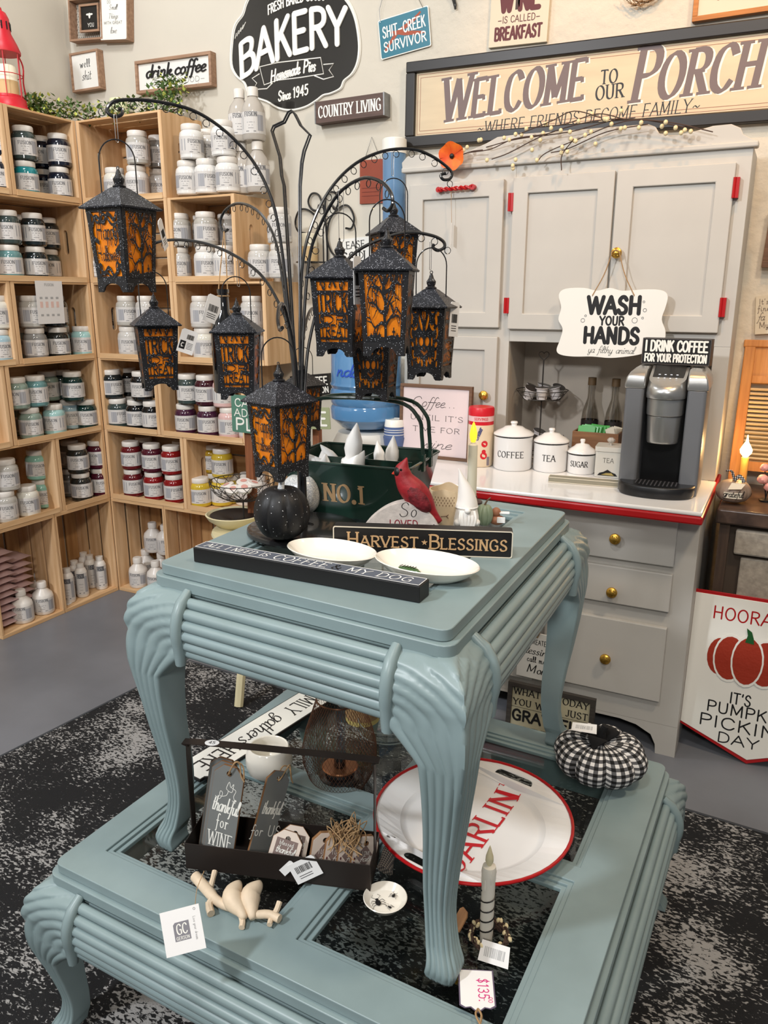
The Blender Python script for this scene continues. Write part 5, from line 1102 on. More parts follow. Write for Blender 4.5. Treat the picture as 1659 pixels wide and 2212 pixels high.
b.text('Homemade Pies', bp_(632,150)[0], bp_(632,164)[1], .040, fit=.20, wid=.15, z=.0055, th=.003, slant=.2, arc=lambda X, Y: (X, Y-.5*X*X+X*.10)); b.build('raised_script', m_emb, t, smooth=0); b = MB(); b.text('Since 1945', bp_(634,200)[0], bp_(634,212)[1], .034, fit=.135, wid=.15, z=.0055, th=.003, slant=.2, rot=.08); b.build('raised_script', m_emb, t, smooth=0)
b = MB()
rb = [(562,145),(600,136),(650,130),(694,125),(700,160),(650,168),(600,174),(572,184)]; b.tube([(*bp_(*p), .0065) for p in [(q.x, q.y) for q in cat_rom([(x, y, 0) for x, y in rb], 1, True)]], .0022, 6, True)
for q in ([(562,160),(546,170),(556,180),(549,194),(578,192),(590,180)], [(700,140),(722,138),(712,152),(722,166),(700,172),(680,164)]): b.tube([(*bp_(*p), .0065) for p in q], .0022, 6)
for k in range(5): b.tube([(*bp_(509+4*k, 84-5*k), .0065), (*bp_(512+5*k, 72-6*k), .0065)], .0014, 5)
b.build('raised_ribbon', m_emb, t)
# blue plate sign
mx_, w, h = wall_frame((818,45), (928,10), (824,130), WY-.006, (931,100))
t = thing('tin_plate_sign', 'teal blue tin plate sign lettered creek survivor hanging from wire', 'sign', mtx=mx_)
m_tb = mat('teal_blue_enamel', C(36,110,130), .35); MB().plate(rrect(0, 0, w, h, .006), 0, .002).build('plate_edge', m_emb, t); MB().plate(rrect(.003, .003, w-.003, h-.003, .005), .002, .0028).build('plate_face', m_tb, t, smooth=0)
b = MB(); 
for P in ([(.1,.2),(.35,.55),(.7,.75),(.85,.9)], [(.25,.62),(.5,.50),(.75,.42),(.9,.38)]): strip(b, [(x*w, y*h) for x, y in P], [.004,.007,.006,.003], lambda x, y, z: (x, y, .0028+z*.2))
b.build('rust_cross', mat('rust_orange', C(160,76,50), .6), t, smooth=0)
let(t, [('SHIT-CREEK', w*.5, h*.52, h*.27, dict(fit=w*.84, wid=.13)), ('SURVIVOR', w*.5, h*.16, h*.24, dict(fit=w*.84, wid=.14))], m_emb, z=.0032)
b = MB(); b.tube([(w*.05, h*.93, .004), (w*.06, h*1.25, .006), (w*.2, h*1.7, .004)], .0009, 5); b.tube([(w*.9, h*.98, .004), (w*.84, h*1.2, .006), (w*.7, h*1.7, .004)], .0009, 5); b.build('hanging_wire', m_bm, t)
# wine sign
mx_, w, h = wall_frame((1054,0), (1184,-16), (1058,106), WY, (1180,91))
t = thing('canvas_sign', 'cream canvas sign with wine bottle, wine is called breakfast', 'sign', mtx=mx_)
H2 = h*1.9; m_crm = mat('cream_canvas', C(208,198,178), .7); MB().box(0, 0, .001, w, H2, .014).build('canvas', m_crm, t, smooth=0, bev=.001); t['z'] = .0142
m_burg = mat('burgundy_ink', C(92,40,44), .6)
let(t, [('BREAKFAST', w*.5, h*.13, h*.24, dict(fit=w*.80, wid=.2)), ('-IS CALLED-', w*.5, h*.46, h*.13, dict(fit=w*.72, wid=.12)), ('W', w*.28, h*.70, h*.42, dict(fit=w*.2, wid=.26)), ('NE', w*.66, h*.70, h*.42, dict(fit=w*.34, wid=.26)), ('WITHOUT', w*.62, h*1.16, h*.08, dict(wid=.12)), ('A MEAL', w*.5, h*1.35, h*.25, dict(wid=.1))], m_burg)
b = MB(); x = w*.43; b.plate([(x,h*.70),(x+w*.07,h*.70),(x+w*.07,h*1.0),(x+w*.047,h*1.1),(x+w*.047,h*1.24),(x+w*.022,h*1.24),(x+w*.022,h*1.1),(x,h*1.0)], .0142, .0146)
for k in range(14): a = pi*.08+k*pi*.065; b.tube([(w*.5+cos(a)*w*.36, h*.85+sin(a)*h*.4, .0144), (w*.5+cos(a)*w*.44, h*.85+sin(a)*h*.48, .0144)], .0006, 4)
b.build('bottle_print', mat('dark_print', C(66,52,48), .6), t, smooth=0)
# black scroll bracket piece, twig wreath bit, top right frame
c = at(984, -6, 1, WY-.008); t = thing('iron_hook', 'black cast iron wall hook at the top edge between blue sign and wine sign', 'hook', (c.x, c.y, c.z))
b = MB(); b.tube(cat_rom([(-.012,0,.04),(-.012,0,.01),(-.002,0,-.02),(.002,-.004,-.036)], 4), [.008]*6+[.006]*4+[.004]*3, 8); b.torus((-.006,-.003,.012), .013, .004, 1, 14, 6); b.build('hook_body', m_bm, t)
c = at(1385, -14, 1, WY-.02); t = thing('twig_wreath', 'bottom of a twig wreath at the top edge above the welcome sign', 'wreath', (c.x, c.y, c.z))
b = MB(); r = random.Random(4)
for k in range(26): a = -pi*.85+r.random()*pi*.7; P = [((.075+r.uniform(-.012,.012))*cos(a+q*.3), r.uniform(-.01,.006), .04+(.065+r.uniform(-.01,.01))*sin(a+q*.3)) for q in range(4)]; b.tube(cat_rom(P, 3), .0013, 4)
b.build('twigs', mat('twig_brown', C(120,90,58), .8), t, kind='stuff')
mx_, w, h = wall_frame((1495,0), (1659,-22), (1496,52), WY-.002, (1659,25))
w *= 1.35; t = framed('wood_framed_picture', 'cream picture in a warm wooden frame at the top right corner', mx_, w, h*3, .014, .022, wood('honey_frame', C(190,124,60), C(160,98,44), 2, 0), m_crm, .006); let(t, [('SHORT', w*.35, h*.75, h*.35, dict(wid=.08, fit=w*.24))], mat('brown_ink', C(150,100,60), .6))
# country living block
mx_, w, h = wall_frame((695,226), (843,207), (695,272), WY, (843,251))
t = thing('block_sign', 'brown wooden block sign country living with galvanised metal ends', 'sign', mtx=mx_)
MB().box(0, 0, .001, w, h, .045).build('block', wood('brown_stained', C(98,76,68), C(78,60,54), 2, 0), t, smooth=0)
for x in (0, w-.002): MB().box(x-.002, -.001, .0, x+.003, h+.001, .047).build('metal_end', mat('galvanised', C(150,150,150), .4, metal=.8, noise=.3, nscale=40), t, smooth=0)
let(t, [('COUNTRY LIVING', w*.5, h*.24, h*.52, dict(fit=w*.90, wid=.15, pen=.35, serif=.06))], m_emb, z=.0452)
# welcome sign
A, B_, C_, D_ = at(902,146,1,WY-.02), at(1659,50,1,WY-.02), at(876,320,1,WY-.02), at(1659,268,1,WY-.02)
x = Vector((1, 0, (B_.z-A.z)/(B_.x-A.x)*.5+(D_.z-C_.z)/(D_.x-C_.x)*.5)); h = (A.z-C_.z)+.02; w = (1659-890)/760*(B_-A).length*1.08
w = (B_.x-min(A.x, C_.x))*1.09
org = Vector((min(A.x, C_.x), WY-.001, C_.z)); t = thing('porch_sign', 'long black framed sign welcome to our porch above the hutch', 'sign', mtx=frame(org, x, Vector((.0, 0, 1))))
m_bfr = mat('black_frame', C(30,26,24), .4); m_pt = mat('sign_paper', C(212,194,164), .6, noise=.12, nscale=5, stretch=(1,6,1)); fw = .036
for q in ((0,0,w,fw),(0,h-fw,w,h),(0,fw,fw,h-fw),(w-fw,fw,w,h-fw)): MB().box(q[0], q[1], .0, q[2], q[3], .03).build('frame_rail', m_bfr, t, smooth=0, bev=.004)
MB().box(fw, fw, .0, w-fw, h-fw, .016).build('sign_panel', m_pt, t, smooth=0)
b = MB()
for e_ in (fw+.006, fw+.016): b.plate([(e_,e_),(w-e_,e_),(w-e_,h-e_),(e_,h-e_)], .016, .0163, [[(e_+.0016,e_+.0016),(e_+.0016,h-e_-.0016),(w-e_-.0016,h-e_-.0016),(w-e_-.0016,e_+.0016)]])
b.build('printed_border', mat('border_brown', C(150,104,84), .6), t, smooth=0)
inv = t.matrix_world.inverted(); L_ = lambda px, py: inv @ at(px, py, 1, WY-.018)
def between(st, a, b_, hh, m, name, **k):
    A, B2 = L_(*a), L_(*b_); bb = MB(); bb.text(st, (A.x+B2.x)/2, (A.y+B2.y)/2, hh, fit=abs(B2.x-A.x), rot=atan2(B2.y-A.y, B2.x-A.x), z=.0164, **k); return bb.build(name, m, t, smooth=0)
m_gb = mat('taupe_letters', C(112,98,98), .6); m_wl = mat('white_shadow', C(244,236,220), .6)
ch = L_(1010,165).y-L_(1010,250).y
between('WELCOME', (958,266), (1262,214), ch*.92, m_wl, 'letter_shadow', wid=.20, pen=.35, serif=.07, slant=.22, big=1.18)
between('WELCOME', (955,263), (1259,212), ch*.92, m_gb, 'lettering', wid=.185, pen=.35, serif=.07, slant=.22, big=1.18)
bb = [o for o in t.children if o.name.startswith('lettering')][0]; bb.location.z = .0006
between('PORCH', (1366,222), (1640,188), ch*.98, m_wl, 'letter_shadow', wid=.20, pen=.35, serif=.07, slant=.22, big=1.22)
between('PORCH', (1362,220), (1636,186), ch*.98, m_gb, 'lettering', wid=.185, pen=.35, serif=.07, slant=.22, big=1.22).location.z = .0006
between('TO', (1297,182), (1333,178), ch*.32, m_black, 'small_lettering', wid=.15, pen=.35, serif=.07); between('OUR', (1286,217), (1346,209), ch*.33, m_black, 'small_lettering', wid=.15, pen=.35, serif=.07)
between('~WHERE FRIENDS BECOME FAMILY~', (1030,289), (1510,240), ch*.30, m_black, 'small_lettering', wid=.10, pen=.35, serif=.05, slant=.15)
# blank sign, sconce, blue tube, please sign
mx_, w, h = wall_frame((776,347), (830,345), (778,441), WY-.004, (827,437))
t = thing('rust_red_sign', 'plain rust red metal sign hanging from a wire behind the lantern arms', 'sign', mtx=mx_)
MB().box(0, 0, 0, w, h, .004).build('sign_face', mat('rust_red', C(148,66,42), .6, noise=.15, nscale=20), t, smooth=0, bev=.001); b = MB(); b.tube([(w*.2, h, .003), (w*.5, h*1.5, .004), (w*.85, h, .003)], .001, 5); b.build('hanging_wire', m_bm, t)
b = MB(); [b.tube([(w*.1, h*y, .0045), (w*(.8+.1*(i % 2)), h*y, .0045)], .0012, 4) for i, y in enumerate((.36, .27, .18))]; b.build('faint_lines', mat('rust_dark', C(118,48,34), .6), t)
c = at(690, 500, 1, WY-.02); t = thing('scroll_sconce', 'black wrought iron scroll candle sconce on the wall behind the lantern tree', 'sconce', (c.x, WY-.012, c.z)); s2 = (at(790,500,1,WY-.012).x-at(690,500,1,WY-.012).x)/100
q = lambda px, py: ((px-690)*s2, 0, -(py-500)*s2)
b = MB()
for P in ([q(688,452),q(683,462),q(670,458),q(664,445),q(672,432),q(686,434),q(694,448),q(700,470),q(704,520),(q(704,560)[0], -.0, q(704,560)[2])],
          [q(716,452),q(722,462),q(730,450),q(724,434),q(710,432),q(702,446),q(700,480)],
          [q(656,502),q(640,498),q(634,480),q(644,460),q(662,460),q(680,472)], [q(745,496),q(758,496),q(763,478),q(752,458),q(735,458),q(712,478),q(704,510),q(712,535),q(725,548)], [q(702,555),q(700,572),q(690,582),q(680,575)]):
    b.tube(cat_rom(P, 4), .0042, 6)
b.torus((q(674,556)[0], -.045, q(674,556)[2]), .045, .0028, 2, 20, 5); b.tube([(q(704,556)[0], 0, q(704,556)[2]), (q(690,556)[0], -.04, q(690,556)[2])], .003, 5); b.build('scroll_ironwork', m_bm, t)
o = MB().lathe([(0,.0005),(.038,.0005),(.038,.10),(.034,.103),(.02,.098),(0,.098)], 24).build('pillar_candle', m_wax, label='cream pillar candle with tan label on the wall sconce', cat='candle', loc=(c.x+q(674,0)[0]*1, WY-.057, c.z+q(674,556)[2]+.003))
tag(MB().lathe([(.0388,.0),(.0388,.055)], 24, cap=False).build('label_band', mat('kraft_label', C(206,176,128), .7), o), None)
ct = at(852, 300, 1, .17); cb = at(852, 600, 1, .17); t = thing('cup_dispenser_tube', 'tall translucent blue cup dispenser tube with white cap left of the hutch', 'dispenser', (ct.x, .17, cb.z))
hh = ct.z-cb.z; m_blu = mat('translucent_blue', C(120,160,200), .15, trans=.35, coat=.3)
MB().lathe([(.0,0),(.042,0),(.042,hh-.045)], 28, cap=False).build('tube_body', m_blu, t); MB().lathe([(.044,hh-.05),(.044,hh-.004),(.040,hh),(0,hh)], 28).build('cap', m_emb, t)
mx_, w, h = wall_frame((738,518), (800,510), (738,575), WY, (800,570))
t = thing('distressed_sign', 'white distressed sign lettered please, half hidden behind the lanterns', 'sign', mtx=mx_); w2 = w*1.5
MB().box(0, 0, .001, w2, h, .012).build('board', m_pal, t, smooth=0); let(t, [('LEASE', w*.5, h*.62, h*.26, dict(fit=w*.8, wid=.14, pen=.4, serif=.07)), ('SSIU', w*.5, h*.12, h*.36, dict(fit=w*.8, wid=.16, pen=.5, serif=.07))], z=.0122)
# water cooler with bottle
c = at(792, 1020, 1, .02); cw = at(865, 860, 1, .02).x-at(728, 860, 1, .02).x; r = cw/2
t = thing('water_cooler', 'pale water cooler with blue five gallon bottle behind the green caddy', 'water cooler', (c.x, .02, 0))
zb0, zt0 = at(792, 925, 1, .02).z, at(792, 745, 1, .02).z
MB().lathe([(0,.001),(r*.92,.001),(r*.95,.02),(r*.95,zb0-.05),(r*.8,zb0-.01),(r*.3,zb0),(0,zb0)], 24).build('cooler_body', m_pal, t)
m_wat = mat('blue_water_bottle', C(96,150,200), .12, trans=.25, coat=.5); hb_ = zt0-zb0; pr = [(.25,0),(.7,.03),(.98,.14),(1,.26),(.95,.30),(1,.34),(1,.46),(.95,.50),(1,.54),(.97,.58),(.97,.9),(.85,.97),(0,1.0)]
MB().lathe([(a*r, zb0+b_*hb_) for a, b_ in pr], 36).build('water_bottle', m_wat, t)
mp = wrap(r, zb0); b = MB(); b.text('nday', -.0, hb_*.66, hb_*.14, fit=r*.9, wid=.12, slant=.25, z=.001, map=lambda p: mp((p[0], p[1], p[2]-.03*r+.002))); b.build('blue_lettering', mat('blue_ink', C(40,80,190), .5), t, smooth=0)
# paper cup stack, straws, wire basket, coffee picture
# poppy and berry branch on the hutch top
m_pip = mat('pip_berry_cream', C(222,206,164), .5); m_br = mat('branch_brown', C(70,52,44), .8)
c = at(1200, 300, 1, UY-.02); t = thing('berry_branch', 'twiggy branch with cream berries lying along the top of the hutch', 'branch', tuple(c))
b = MB(); BQ = []; r = random.Random(11); hp = lambda px, py, y=UY-.03: Vector(at(px, py, 1, y))-c
BR = [[(1540,285),(1450,265),(1340,258),(1230,285),(1120,300),(1050,318)],[(1480,275),(1380,258),(1280,262),(1180,290),(1100,330),(1062,344)],[(1440,262),(1350,262),(1250,300),(1180,330),(1160,350)],[(1400,268),(1310,285),(1230,320),(1190,330)],[(1350,258),(1290,246),(1220,268),(1150,276)],[(1240,300),(1214,335),(1213,368)],[(1180,290),(1110,300),(1060,322),(1010,330)],[(1300,255),(1240,240),(1190,262),(1120,290)]]
for k, P in enumerate(BR): Q = cat_rom([hp(px, py, UY-.03-.004*k) for px, py in P], 5); b.tube(Q, .0016, 5); 
BE = [(1052,346),(1112,345),(1108,364),(1161,346),(1107,358),(1214,330),(1227,328),(1240,304),(1262,292),(1243,305),(1278,285),(1286,311),(1322,268),(1343,278),(1350,276),(1385,265),(1380,276),(1430,273),(1436,264),(1458,276),(1480,281),(1493,284),(1470,287),(1147,297),(1165,303),(1175,288),(1112,290),(1087,298),(1213,282),(1230,285),(1192,277),(1340,240),(1280,246),(1308,257),(1148,324),(1100,302),(1040,302),(1036,303),(1128,291),(1138,278),(1248,262),(1312,258),(1439,288),(1232,300),(1216,318),(1180,268),(1000,325),(1010,318)]
for px, py in BE: p_ = hp(px+r.uniform(-2,2), py, UY-.045-r.random()*.02); BQ.append(p_)
b.build('twigs', m_br, t); bo = None
for p_ in BQ:
    if bo is None: bo = MB().ell((0,0,0), (.0062,.0062,.0068), 10, 7).build('berry', m_pip, t); o = bo
    else: o = bo.copy(); COL.objects.link(o)
    o.location = p_
c = at(977, 337, 1, UY-.05); t = thing('poppy_flower', 'orange artificial poppy flower with dark centre above the left cabinet door', 'flower', mtx=frame(c, (1,.1,0), (0,-.15,1)))
m_pop = mat('poppy_orange', C(238,120,28), .55, noise=.35, nscale=25, col2=C(214,56,20)); r_ = .042
for k in range(5):
    a0 = k*2*pi/5; b = MB(); vs = [(0,0,0)]; 
    for i in range(9):
        a = a0+(i-4)*.19; q = (1+.05*sin(i*1.1+k)); vs += [(r_*.55*cos(a), r_*.55*sin(a), .004+.001*k), (r_*q*cos(a), r_*q*sin(a), .012+.002*sin(i*.8+k))]
    b.add(vs, [(0, 1+2*i, 3+2*i) for i in range(8)]+[(1+2*i, 2+2*i, 4+2*i, 3+2*i) for i in range(8)]); b.build('petal', m_pop, t, smooth=180)
b = MB(); b.ell((0,0,.006), (.008,.008,.005), 14, 8); b.build('flower_centre', m_sblack, t); b = MB(); b.tube(cat_rom([(0,0,-.002),(.02,0,-.012),(.06,.01,-.012),(.10,.012,-.004)], 4), .0016, 5); b.build('stem', m_br, t)
# green garland, pillar candle, red lantern on the left crates
zt = ZR[6]; m_gr = mat('garland_green', C(96,124,70), .6, noise=.3, nscale=30); m_yl = mat('garland_tip', C(190,196,92), .6)
t = thing('green_garland', 'artificial boxwood garland with yellow tips draped along the crate tops in the corner', 'garland', (0, 0, zt))
G0 = [Vector((-.10, yon(88, -.05, zt+.03), .0)), Vector((-.09, -.08, .0)), Vector((.02, .08, .0)), Vector((.25, .10, .0)), Vector((.44, .12, .0))]
G = cat_rom(G0, 16); b = MB(); r = random.Random(9); lv = MB(); lt = MB()
for i in range(0, len(G)): G[i].z = .022+.006*sin(i)
b.tube(G, .0025, 5); b.build('stem', m_br, t)
for i in range(1500):
    f_ = r.random(); f_ = f_ if r.random() < .6 else (.9+.1*r.random() if r.random() < .55 else f_*.45); p_ = G[min(int(f_*len(G)), len(G)-1)]; top = .055+(.07 if f_ > .88 else 0)
    c = p_+Vector((r.uniform(-.045,.045), r.uniform(-.04,.04), r.uniform(-.016, top))); c.x = max(c.x, WX+.02)
    M_ = Matrix.Translation(c) @ Matrix.Rotation(r.uniform(0, 6.3), 4, 'Z') @ Matrix.Rotation(r.uniform(-1.2, 1.2), 4, 'X'); g_ = lt if r.random() < .22 else lv; g_.T = M_; s3 = r.uniform(.9, 1.7)
    g_.add([(0,0,0),(.005*s3,.006*s3,.001),(0,.015*s3,0),(-.005*s3,.006*s3,.001)], [(0,1,2,3)])
lv.build('leaves', m_gr, t, kind='stuff', smooth=0); lt.build('leaf_tips', m_yl, t, kind='stuff', smooth=0)
cx = xon(246, .15, zt+.05); o = MB().lathe([(0,.0005),(.036,.0005),(.0365,.102),(.034,.108),(.02,.103),(0,.103)], 20).build('pillar_candle', mat('pale_green_wax', C(222,224,184), .5), label='pale cream pillar candle with kraft label among the corner garland', cat='candle', loc=(cx, .18, zt+.001)); MB().lathe([(.0372,.0),(.0372,.05)], 24, cap=False).build('label_band', MATS['kraft_label'], o)
ly = yon(15, -.11, zt+.1); t = thing('red_railroad_lantern', 'red metal railroad lantern with a pillar candle inside at the left edge', 'lantern', (-.11, ly, zt)); m_rl = mat('red_lantern_paint', C(196,30,44), .4)
MB().lathe([(0,.001),(.075,.001),(.077,.008),(.066,.02),(.064,.045),(.056,.05),(.056,.058),(0,.058)], 32).build('fuel_base', m_rl, t)
MB().lathe([(.062,.205),(.063,.212),(.052,.24),(.035,.275),(.033,.325),(.024,.345),(.012,.352),(.010,.362),(0,.363)], 32).build('hood', m_rl, t)
b = MB(); [b.cyl((.056*cos(k*pi/3+.3), .056*sin(k*pi/3+.3), .05), (.058*cos(k*pi/3+.3), .058*sin(k*pi/3+.3), .208), .0018, n=6) for k in range(6)]
for s in (1, -1): b.tube(cat_rom([(0, s*.058, .05), (0, s*.082, .065), (0, s*.078, .12), (0, s*.084, .18), (0, s*.06, .225)], 4), .0032, 6)
b.torus((0,0,.13), .060, .0016, 2, 24, 5); b.build('wire_cage', m_rl, t); b = MB(); [b.box(.0345*cos(k*.52)-.002, .0345*sin(k*.52)-.002, .285, .0345*cos(k*.52)+.002, .0345*sin(k*.52)+.002, .312) for k in range(12)]; b.build('vent_slots', m_sblack, t, smooth=0)
o = MB().lathe([(0,.0),(.040,.0),(.040,.098),(.036,.104),(0,.1)], 24).build('pillar_candle', m_wax, label='white pillar candle standing inside the red lantern', cat='candle', loc=(-.11, ly, zt+.0595)); MB().lathe([(.0408,.0),(.0408,.05)], 24, cap=False).build('label_band', MATS['kraft_label'], o)

mx_, w, h = wall_frame((640,812), (722,806), (640,856), WY, (722,850)); t = thing('block_sign', 'black wall sign end lettered coffee protection left of the water bottle', 'sign', mtx=mx_)
MB().box(0, 0, .001, w, h, .03).build('block', m_sblack, t, smooth=0); let(t, [('COFFEE', w*.62, h*.50, h*.36, dict(fit=w*.68, wid=.19, gap=.1)), ('PROTECTION', w*.52, h*.12, h*.26, dict(fit=w*.90, wid=.2, gap=.1))], m_emb, z=.0302)

# ------------------------------------------------------------------ on and in the hutch
def dep(p): return (Vector(p)-CAM).dot(CF)
def rest(px, py, w, z):
    """centre and radius of a round thing whose front foot shows at (px, py) and is w pixels wide"""
    F = at(px, py, 2, z); h = Vector((F.x-CAM.x, F.y-CAM.y, 0)).normalized(); r = w/2*dep(F)/FPX; return F+h*r, r
def zof(c, px, py): 
    h = Vector((c.x-CAM.x, c.y-CAM.y, 0)).normalized(); d = CF+CR*((px-W/2)/FPX)+CU*((H/2-py)/FPX); k = (c-CAM).dot(h)/d.dot(h); return (CAM+d*k).z
def face(c, yaw=0): v = CAM-Vector(c); return atan2(v.y, v.x)+pi/2+yaw
ZW = ZT+.0008
def canister(st, px, py, w, ytop, lb, tz, tw, th):
    c, r = rest(px, py, w, ZW); h = zof(c, px, ytop)-ZW; t = thing('enamel_canister', lb, 'canister', (c.x, c.y, ZW), face(c), group='white enamel lettered canisters')
    MB().lathe([(0,0),(r*.93,0),(r,.006),(r,h-.003),(r*1.01,h),(r*.97,h)], 40, cap=False).build('canister_body', m_por, t)
    MB().lathe([(r*1.005,h-.004),(r*1.03,h-.002),(r*1.03,h+.001),(r*1.005,h+.002)], 40).build('dark_rim', m_bm, t, label='black enamel rim')
    MB().lathe([(r*1.04,h+.001),(r*1.03,h+.005),(r*.85,h+.013),(r*.6,h+.020),(r*.45,h+.027),(r*.15,h+.030),(r*.14,h+.034),(r*.19,h+.039),(r*.16,h+.044),(0,h+.045)], 40).build('lid', m_por, t)
    b = MB(); b.text(st, tz[0]*r, h*tz[1], th, fit=tw, wid=.14, pen=.3, serif=.08, z=.0006, map=wrap(r, 0)); b.build('lettering', m_black, t, smooth=0)
canister('COFFEE', 1106, 1019, 84, 938, 'largest white enamel canister lettered coffee with black rimmed lid', (-.15, .40), .092, .020)
canister('TEA', 1187, 1022, 74, 953, 'middle white enamel canister lettered tea beside the coffee one', (-.1, .40), .042, .020)
canister('SUGAR', 1254, 1026, 60, 977, 'smallest white enamel canister lettered sugar', (-.2, .38), .058, .018)
c, r = rest(1314, 1032, 56, ZW); hb2 = zof(c, 1314, 968)-ZW; t = thing('tea_bag_dispenser', 'square grey white ceramic tea bag dispenser with crystal knob beside the coffee maker', 'dispenser', (c.x, c.y, ZW), face(c, -.1))
m_cg = mat('ceramic_grey_white', C(206,202,192), .3); MB().plate(rrect(-r, -r, r, r, .008), 0, hb2-.006).build('box_body', m_cg, t, bev=.003); MB().plate(rrect(-r*1.06, -r*1.06, r*1.06, r*1.06, .01), hb2-.005, hb2+.010).build('lid', m_cg, t, bev=.004)
MB().lathe([(.004,hb2+.010),(.005,hb2+.016),(.0125,hb2+.024),(.0125,hb2+.028),(.007,hb2+.034),(0,hb2+.034)], 8).build('crystal_knob', m_clearp, t, smooth=0)
b = MB(); b.T = Matrix(((1,0,0,0),(0,0,-1,-r-.0006),(0,1,0,0),(0,0,0,1))); b.text('TEA', 0, hb2*.55, .014, wid=.08, serif=.06, z=0); b.plate([(-r*.75,.006),(r*.75,.006),(r*.6,.014),(r*.3,.018),(0,.026),(-r*.3,.018),(-r*.6,.014)], 0, .0004); b.build('lettering_and_slot', m_black, t, smooth=0)
b = MB(); b.T = Matrix(((1,0,0,0),(0,0,-1,-r-.0012),(0,1,0,0),(0,0,0,1))); b.plate([(-r*.45,.009),(r*.5,.008),(r*.3,.016),(-r*.1,.015)], 0, .002); b.build('tea_sachet', mat('gold_foil', C(196,176,110), .3, metal=.5), t, smooth=0)
p0, p1 = at(1184, 1041, 2, ZW), at(1329, 1053, 2, ZW); d = p1-p0; t = thing('brass_edged_bar', 'long flat grey bar with pale gold edges lying before the sugar canister', 'bar', mtx=frame(p0, d, Vector((-d.y, d.x, 0)))); Ls = d.length*1.05
MB().plate(rrect(0, 0, Ls, .035, .003), 0, .016).build('bar_body', mat('pewter_paint', C(140,134,116), .5), t, bev=.0015); b = MB(); [b.tube([(*p, z) for p in rrect(-.0, -.0, Ls, .035, .003)], .0012, 5, True) for z in (.001, .0155)]; b.build('pale_edge', m_edge, t)
# coffee maker
pl, pr_ = at(1333, 1057, 2, ZW), at(1503, 1074, 2, ZW); d = (pr_-pl); Wm = d.length; cM = frame(pl, d, Vector((-d.y, d.x, 0)))
hM = zof(pl, 1338, 838)-ZW; Dm = .20; t = thing('coffee_maker', 'silver grey single serve coffee maker with black drip tray and touch panel', 'coffee maker', mtx=cM)
m_sg = mat('silver_grey_plastic', C(118,120,124), .38, metal=.35); m_sil = mat('brushed_silver', C(178,178,176), .28, metal=.8, bump=.05); m_bpl = mat('black_plastic', C(20,20,22), .35)
cw_ = Wm*.235
for x0, x1 in ((0, cw_), (Wm-cw_, Wm)):
    MB().plate(rrect(x0, 0, x1, Dm, .010), 0, hM).build('side_column', m_sg, t, bev=.002)
b = MB(); b.box(cw_-.001, .085, 0, Wm-cw_+.001, Dm, hM-.005); b.build('recess_back', m_bpl, t, smooth=0)
for x0, x1, s in ((-.003, cw_+.002, 1), (Wm-cw_-.002, Wm+.003, -1)):
    R_ = []; 
    for k, (f0, z) in enumerate(((0, hM), (-.002, hM+.012), (.0, hM+.032), (.012, hM+.046), (.035, hM+.058))):
        i_ = (.0, .0, .004, .012, .024)[k]; a, c_ = (x0+i_, x1) if s > 0 else (x0, x1-i_); R_.append([(a, f0, z), (c_, f0, z), (c_, Dm, z), (a, Dm, z)])
    b = MB(); b.rings(R_); b.build('shoulder_cap', m_sil, t, bev=.004, smooth=60)
hx0, hx1 = cw_+.004, Wm-cw_-.004; hw_ = (hx1-hx0)/2; hc = (hx0+hx1)/2
def dshape(w, f, bk, z): return [(hc+w*cos(a), .055-f*abs(sin(a))**.55 if a > pi else bk, z) for a in [pi+pi*i/16 for i in range(17)]]+[(hc+w, bk, z), (hc-w, bk, z)]
MB().rings([dshape(hw_*.80, .060, .10, hM-.155), dshape(hw_*.82, .063, .10, hM-.148), dshape(hw_*.88, .066, .10, hM-.075)]).build('pod_holder', m_sil, t, bev=.002)
MB().rings([dshape(hw_*.93, .072, .12, hM-.074), dshape(hw_*.95, .074, .12, hM-.025)]).build('brew_head', m_sil, t, bev=.002)
R_ = [dshape(hw_*1.0, .082, .14, hM-.024), dshape(hw_*1.02, .088, .14, hM-.012), dshape(hw_*1.0, .084, .15, hM+.004)]; 
sl = [(x, y, hM+.010+(y+.03)*.36) for x, y, z in dshape(hw_*.94, .072, .15, 0)]; R_.append(sl); MB().rings(R_).build('brew_lid', m_sil, t, smooth=50)
sl2 = [(hc+(x-hc)*.84, .03+(y-.03)*.80+.008, z+.0035+.0) for x, y, z in sl]; sl1 = [(x, y, z-.006) for x, y, z in sl2]; MB().rings([sl1, sl2]).build('touch_panel', m_bpl, t, smooth=0)
b = MB(); zz = lambda y: hM+.0155+(y+.03)*.36
for i in range(4): b.ell((hc-.024+.016*i, .015+.006*(i % 2), zz(.015)), (.0026,.0016,.001), 8, 4)
for i in range(4): b.ell((hc-.024+.016*i, .042, zz(.042)-.002), (.0035,.002,.001), 8, 4)
b.build('panel_light', mat('panel_led', (.9,.92,1), .3, emit=(.9,.95,1), estr=1.0), t)
b = MB(); tr_ = lambda z, k=1: [(hc+Wm*.47*k*cos(a), .02-.095*k*abs(sin(a))**.6, z) for a in [pi+pi*i/20 for i in range(21)]]
b.rings([tr_(.0), tr_(.006, 1.02), tr_(.030, 1.03), tr_(.034, 1.0)]); b.build('drip_tray', m_bpl, t, bev=.002)
for i in range(11): x = hc-.055+.011*i; MB().box(x-.002, -.055+.0007*(i-5)**2, .0342, x+.002, .012, .0352).build('tray_slot', mat('tray_grate', C(70,70,74), .4), t, smooth=0)
hT = ZW+hM+.060
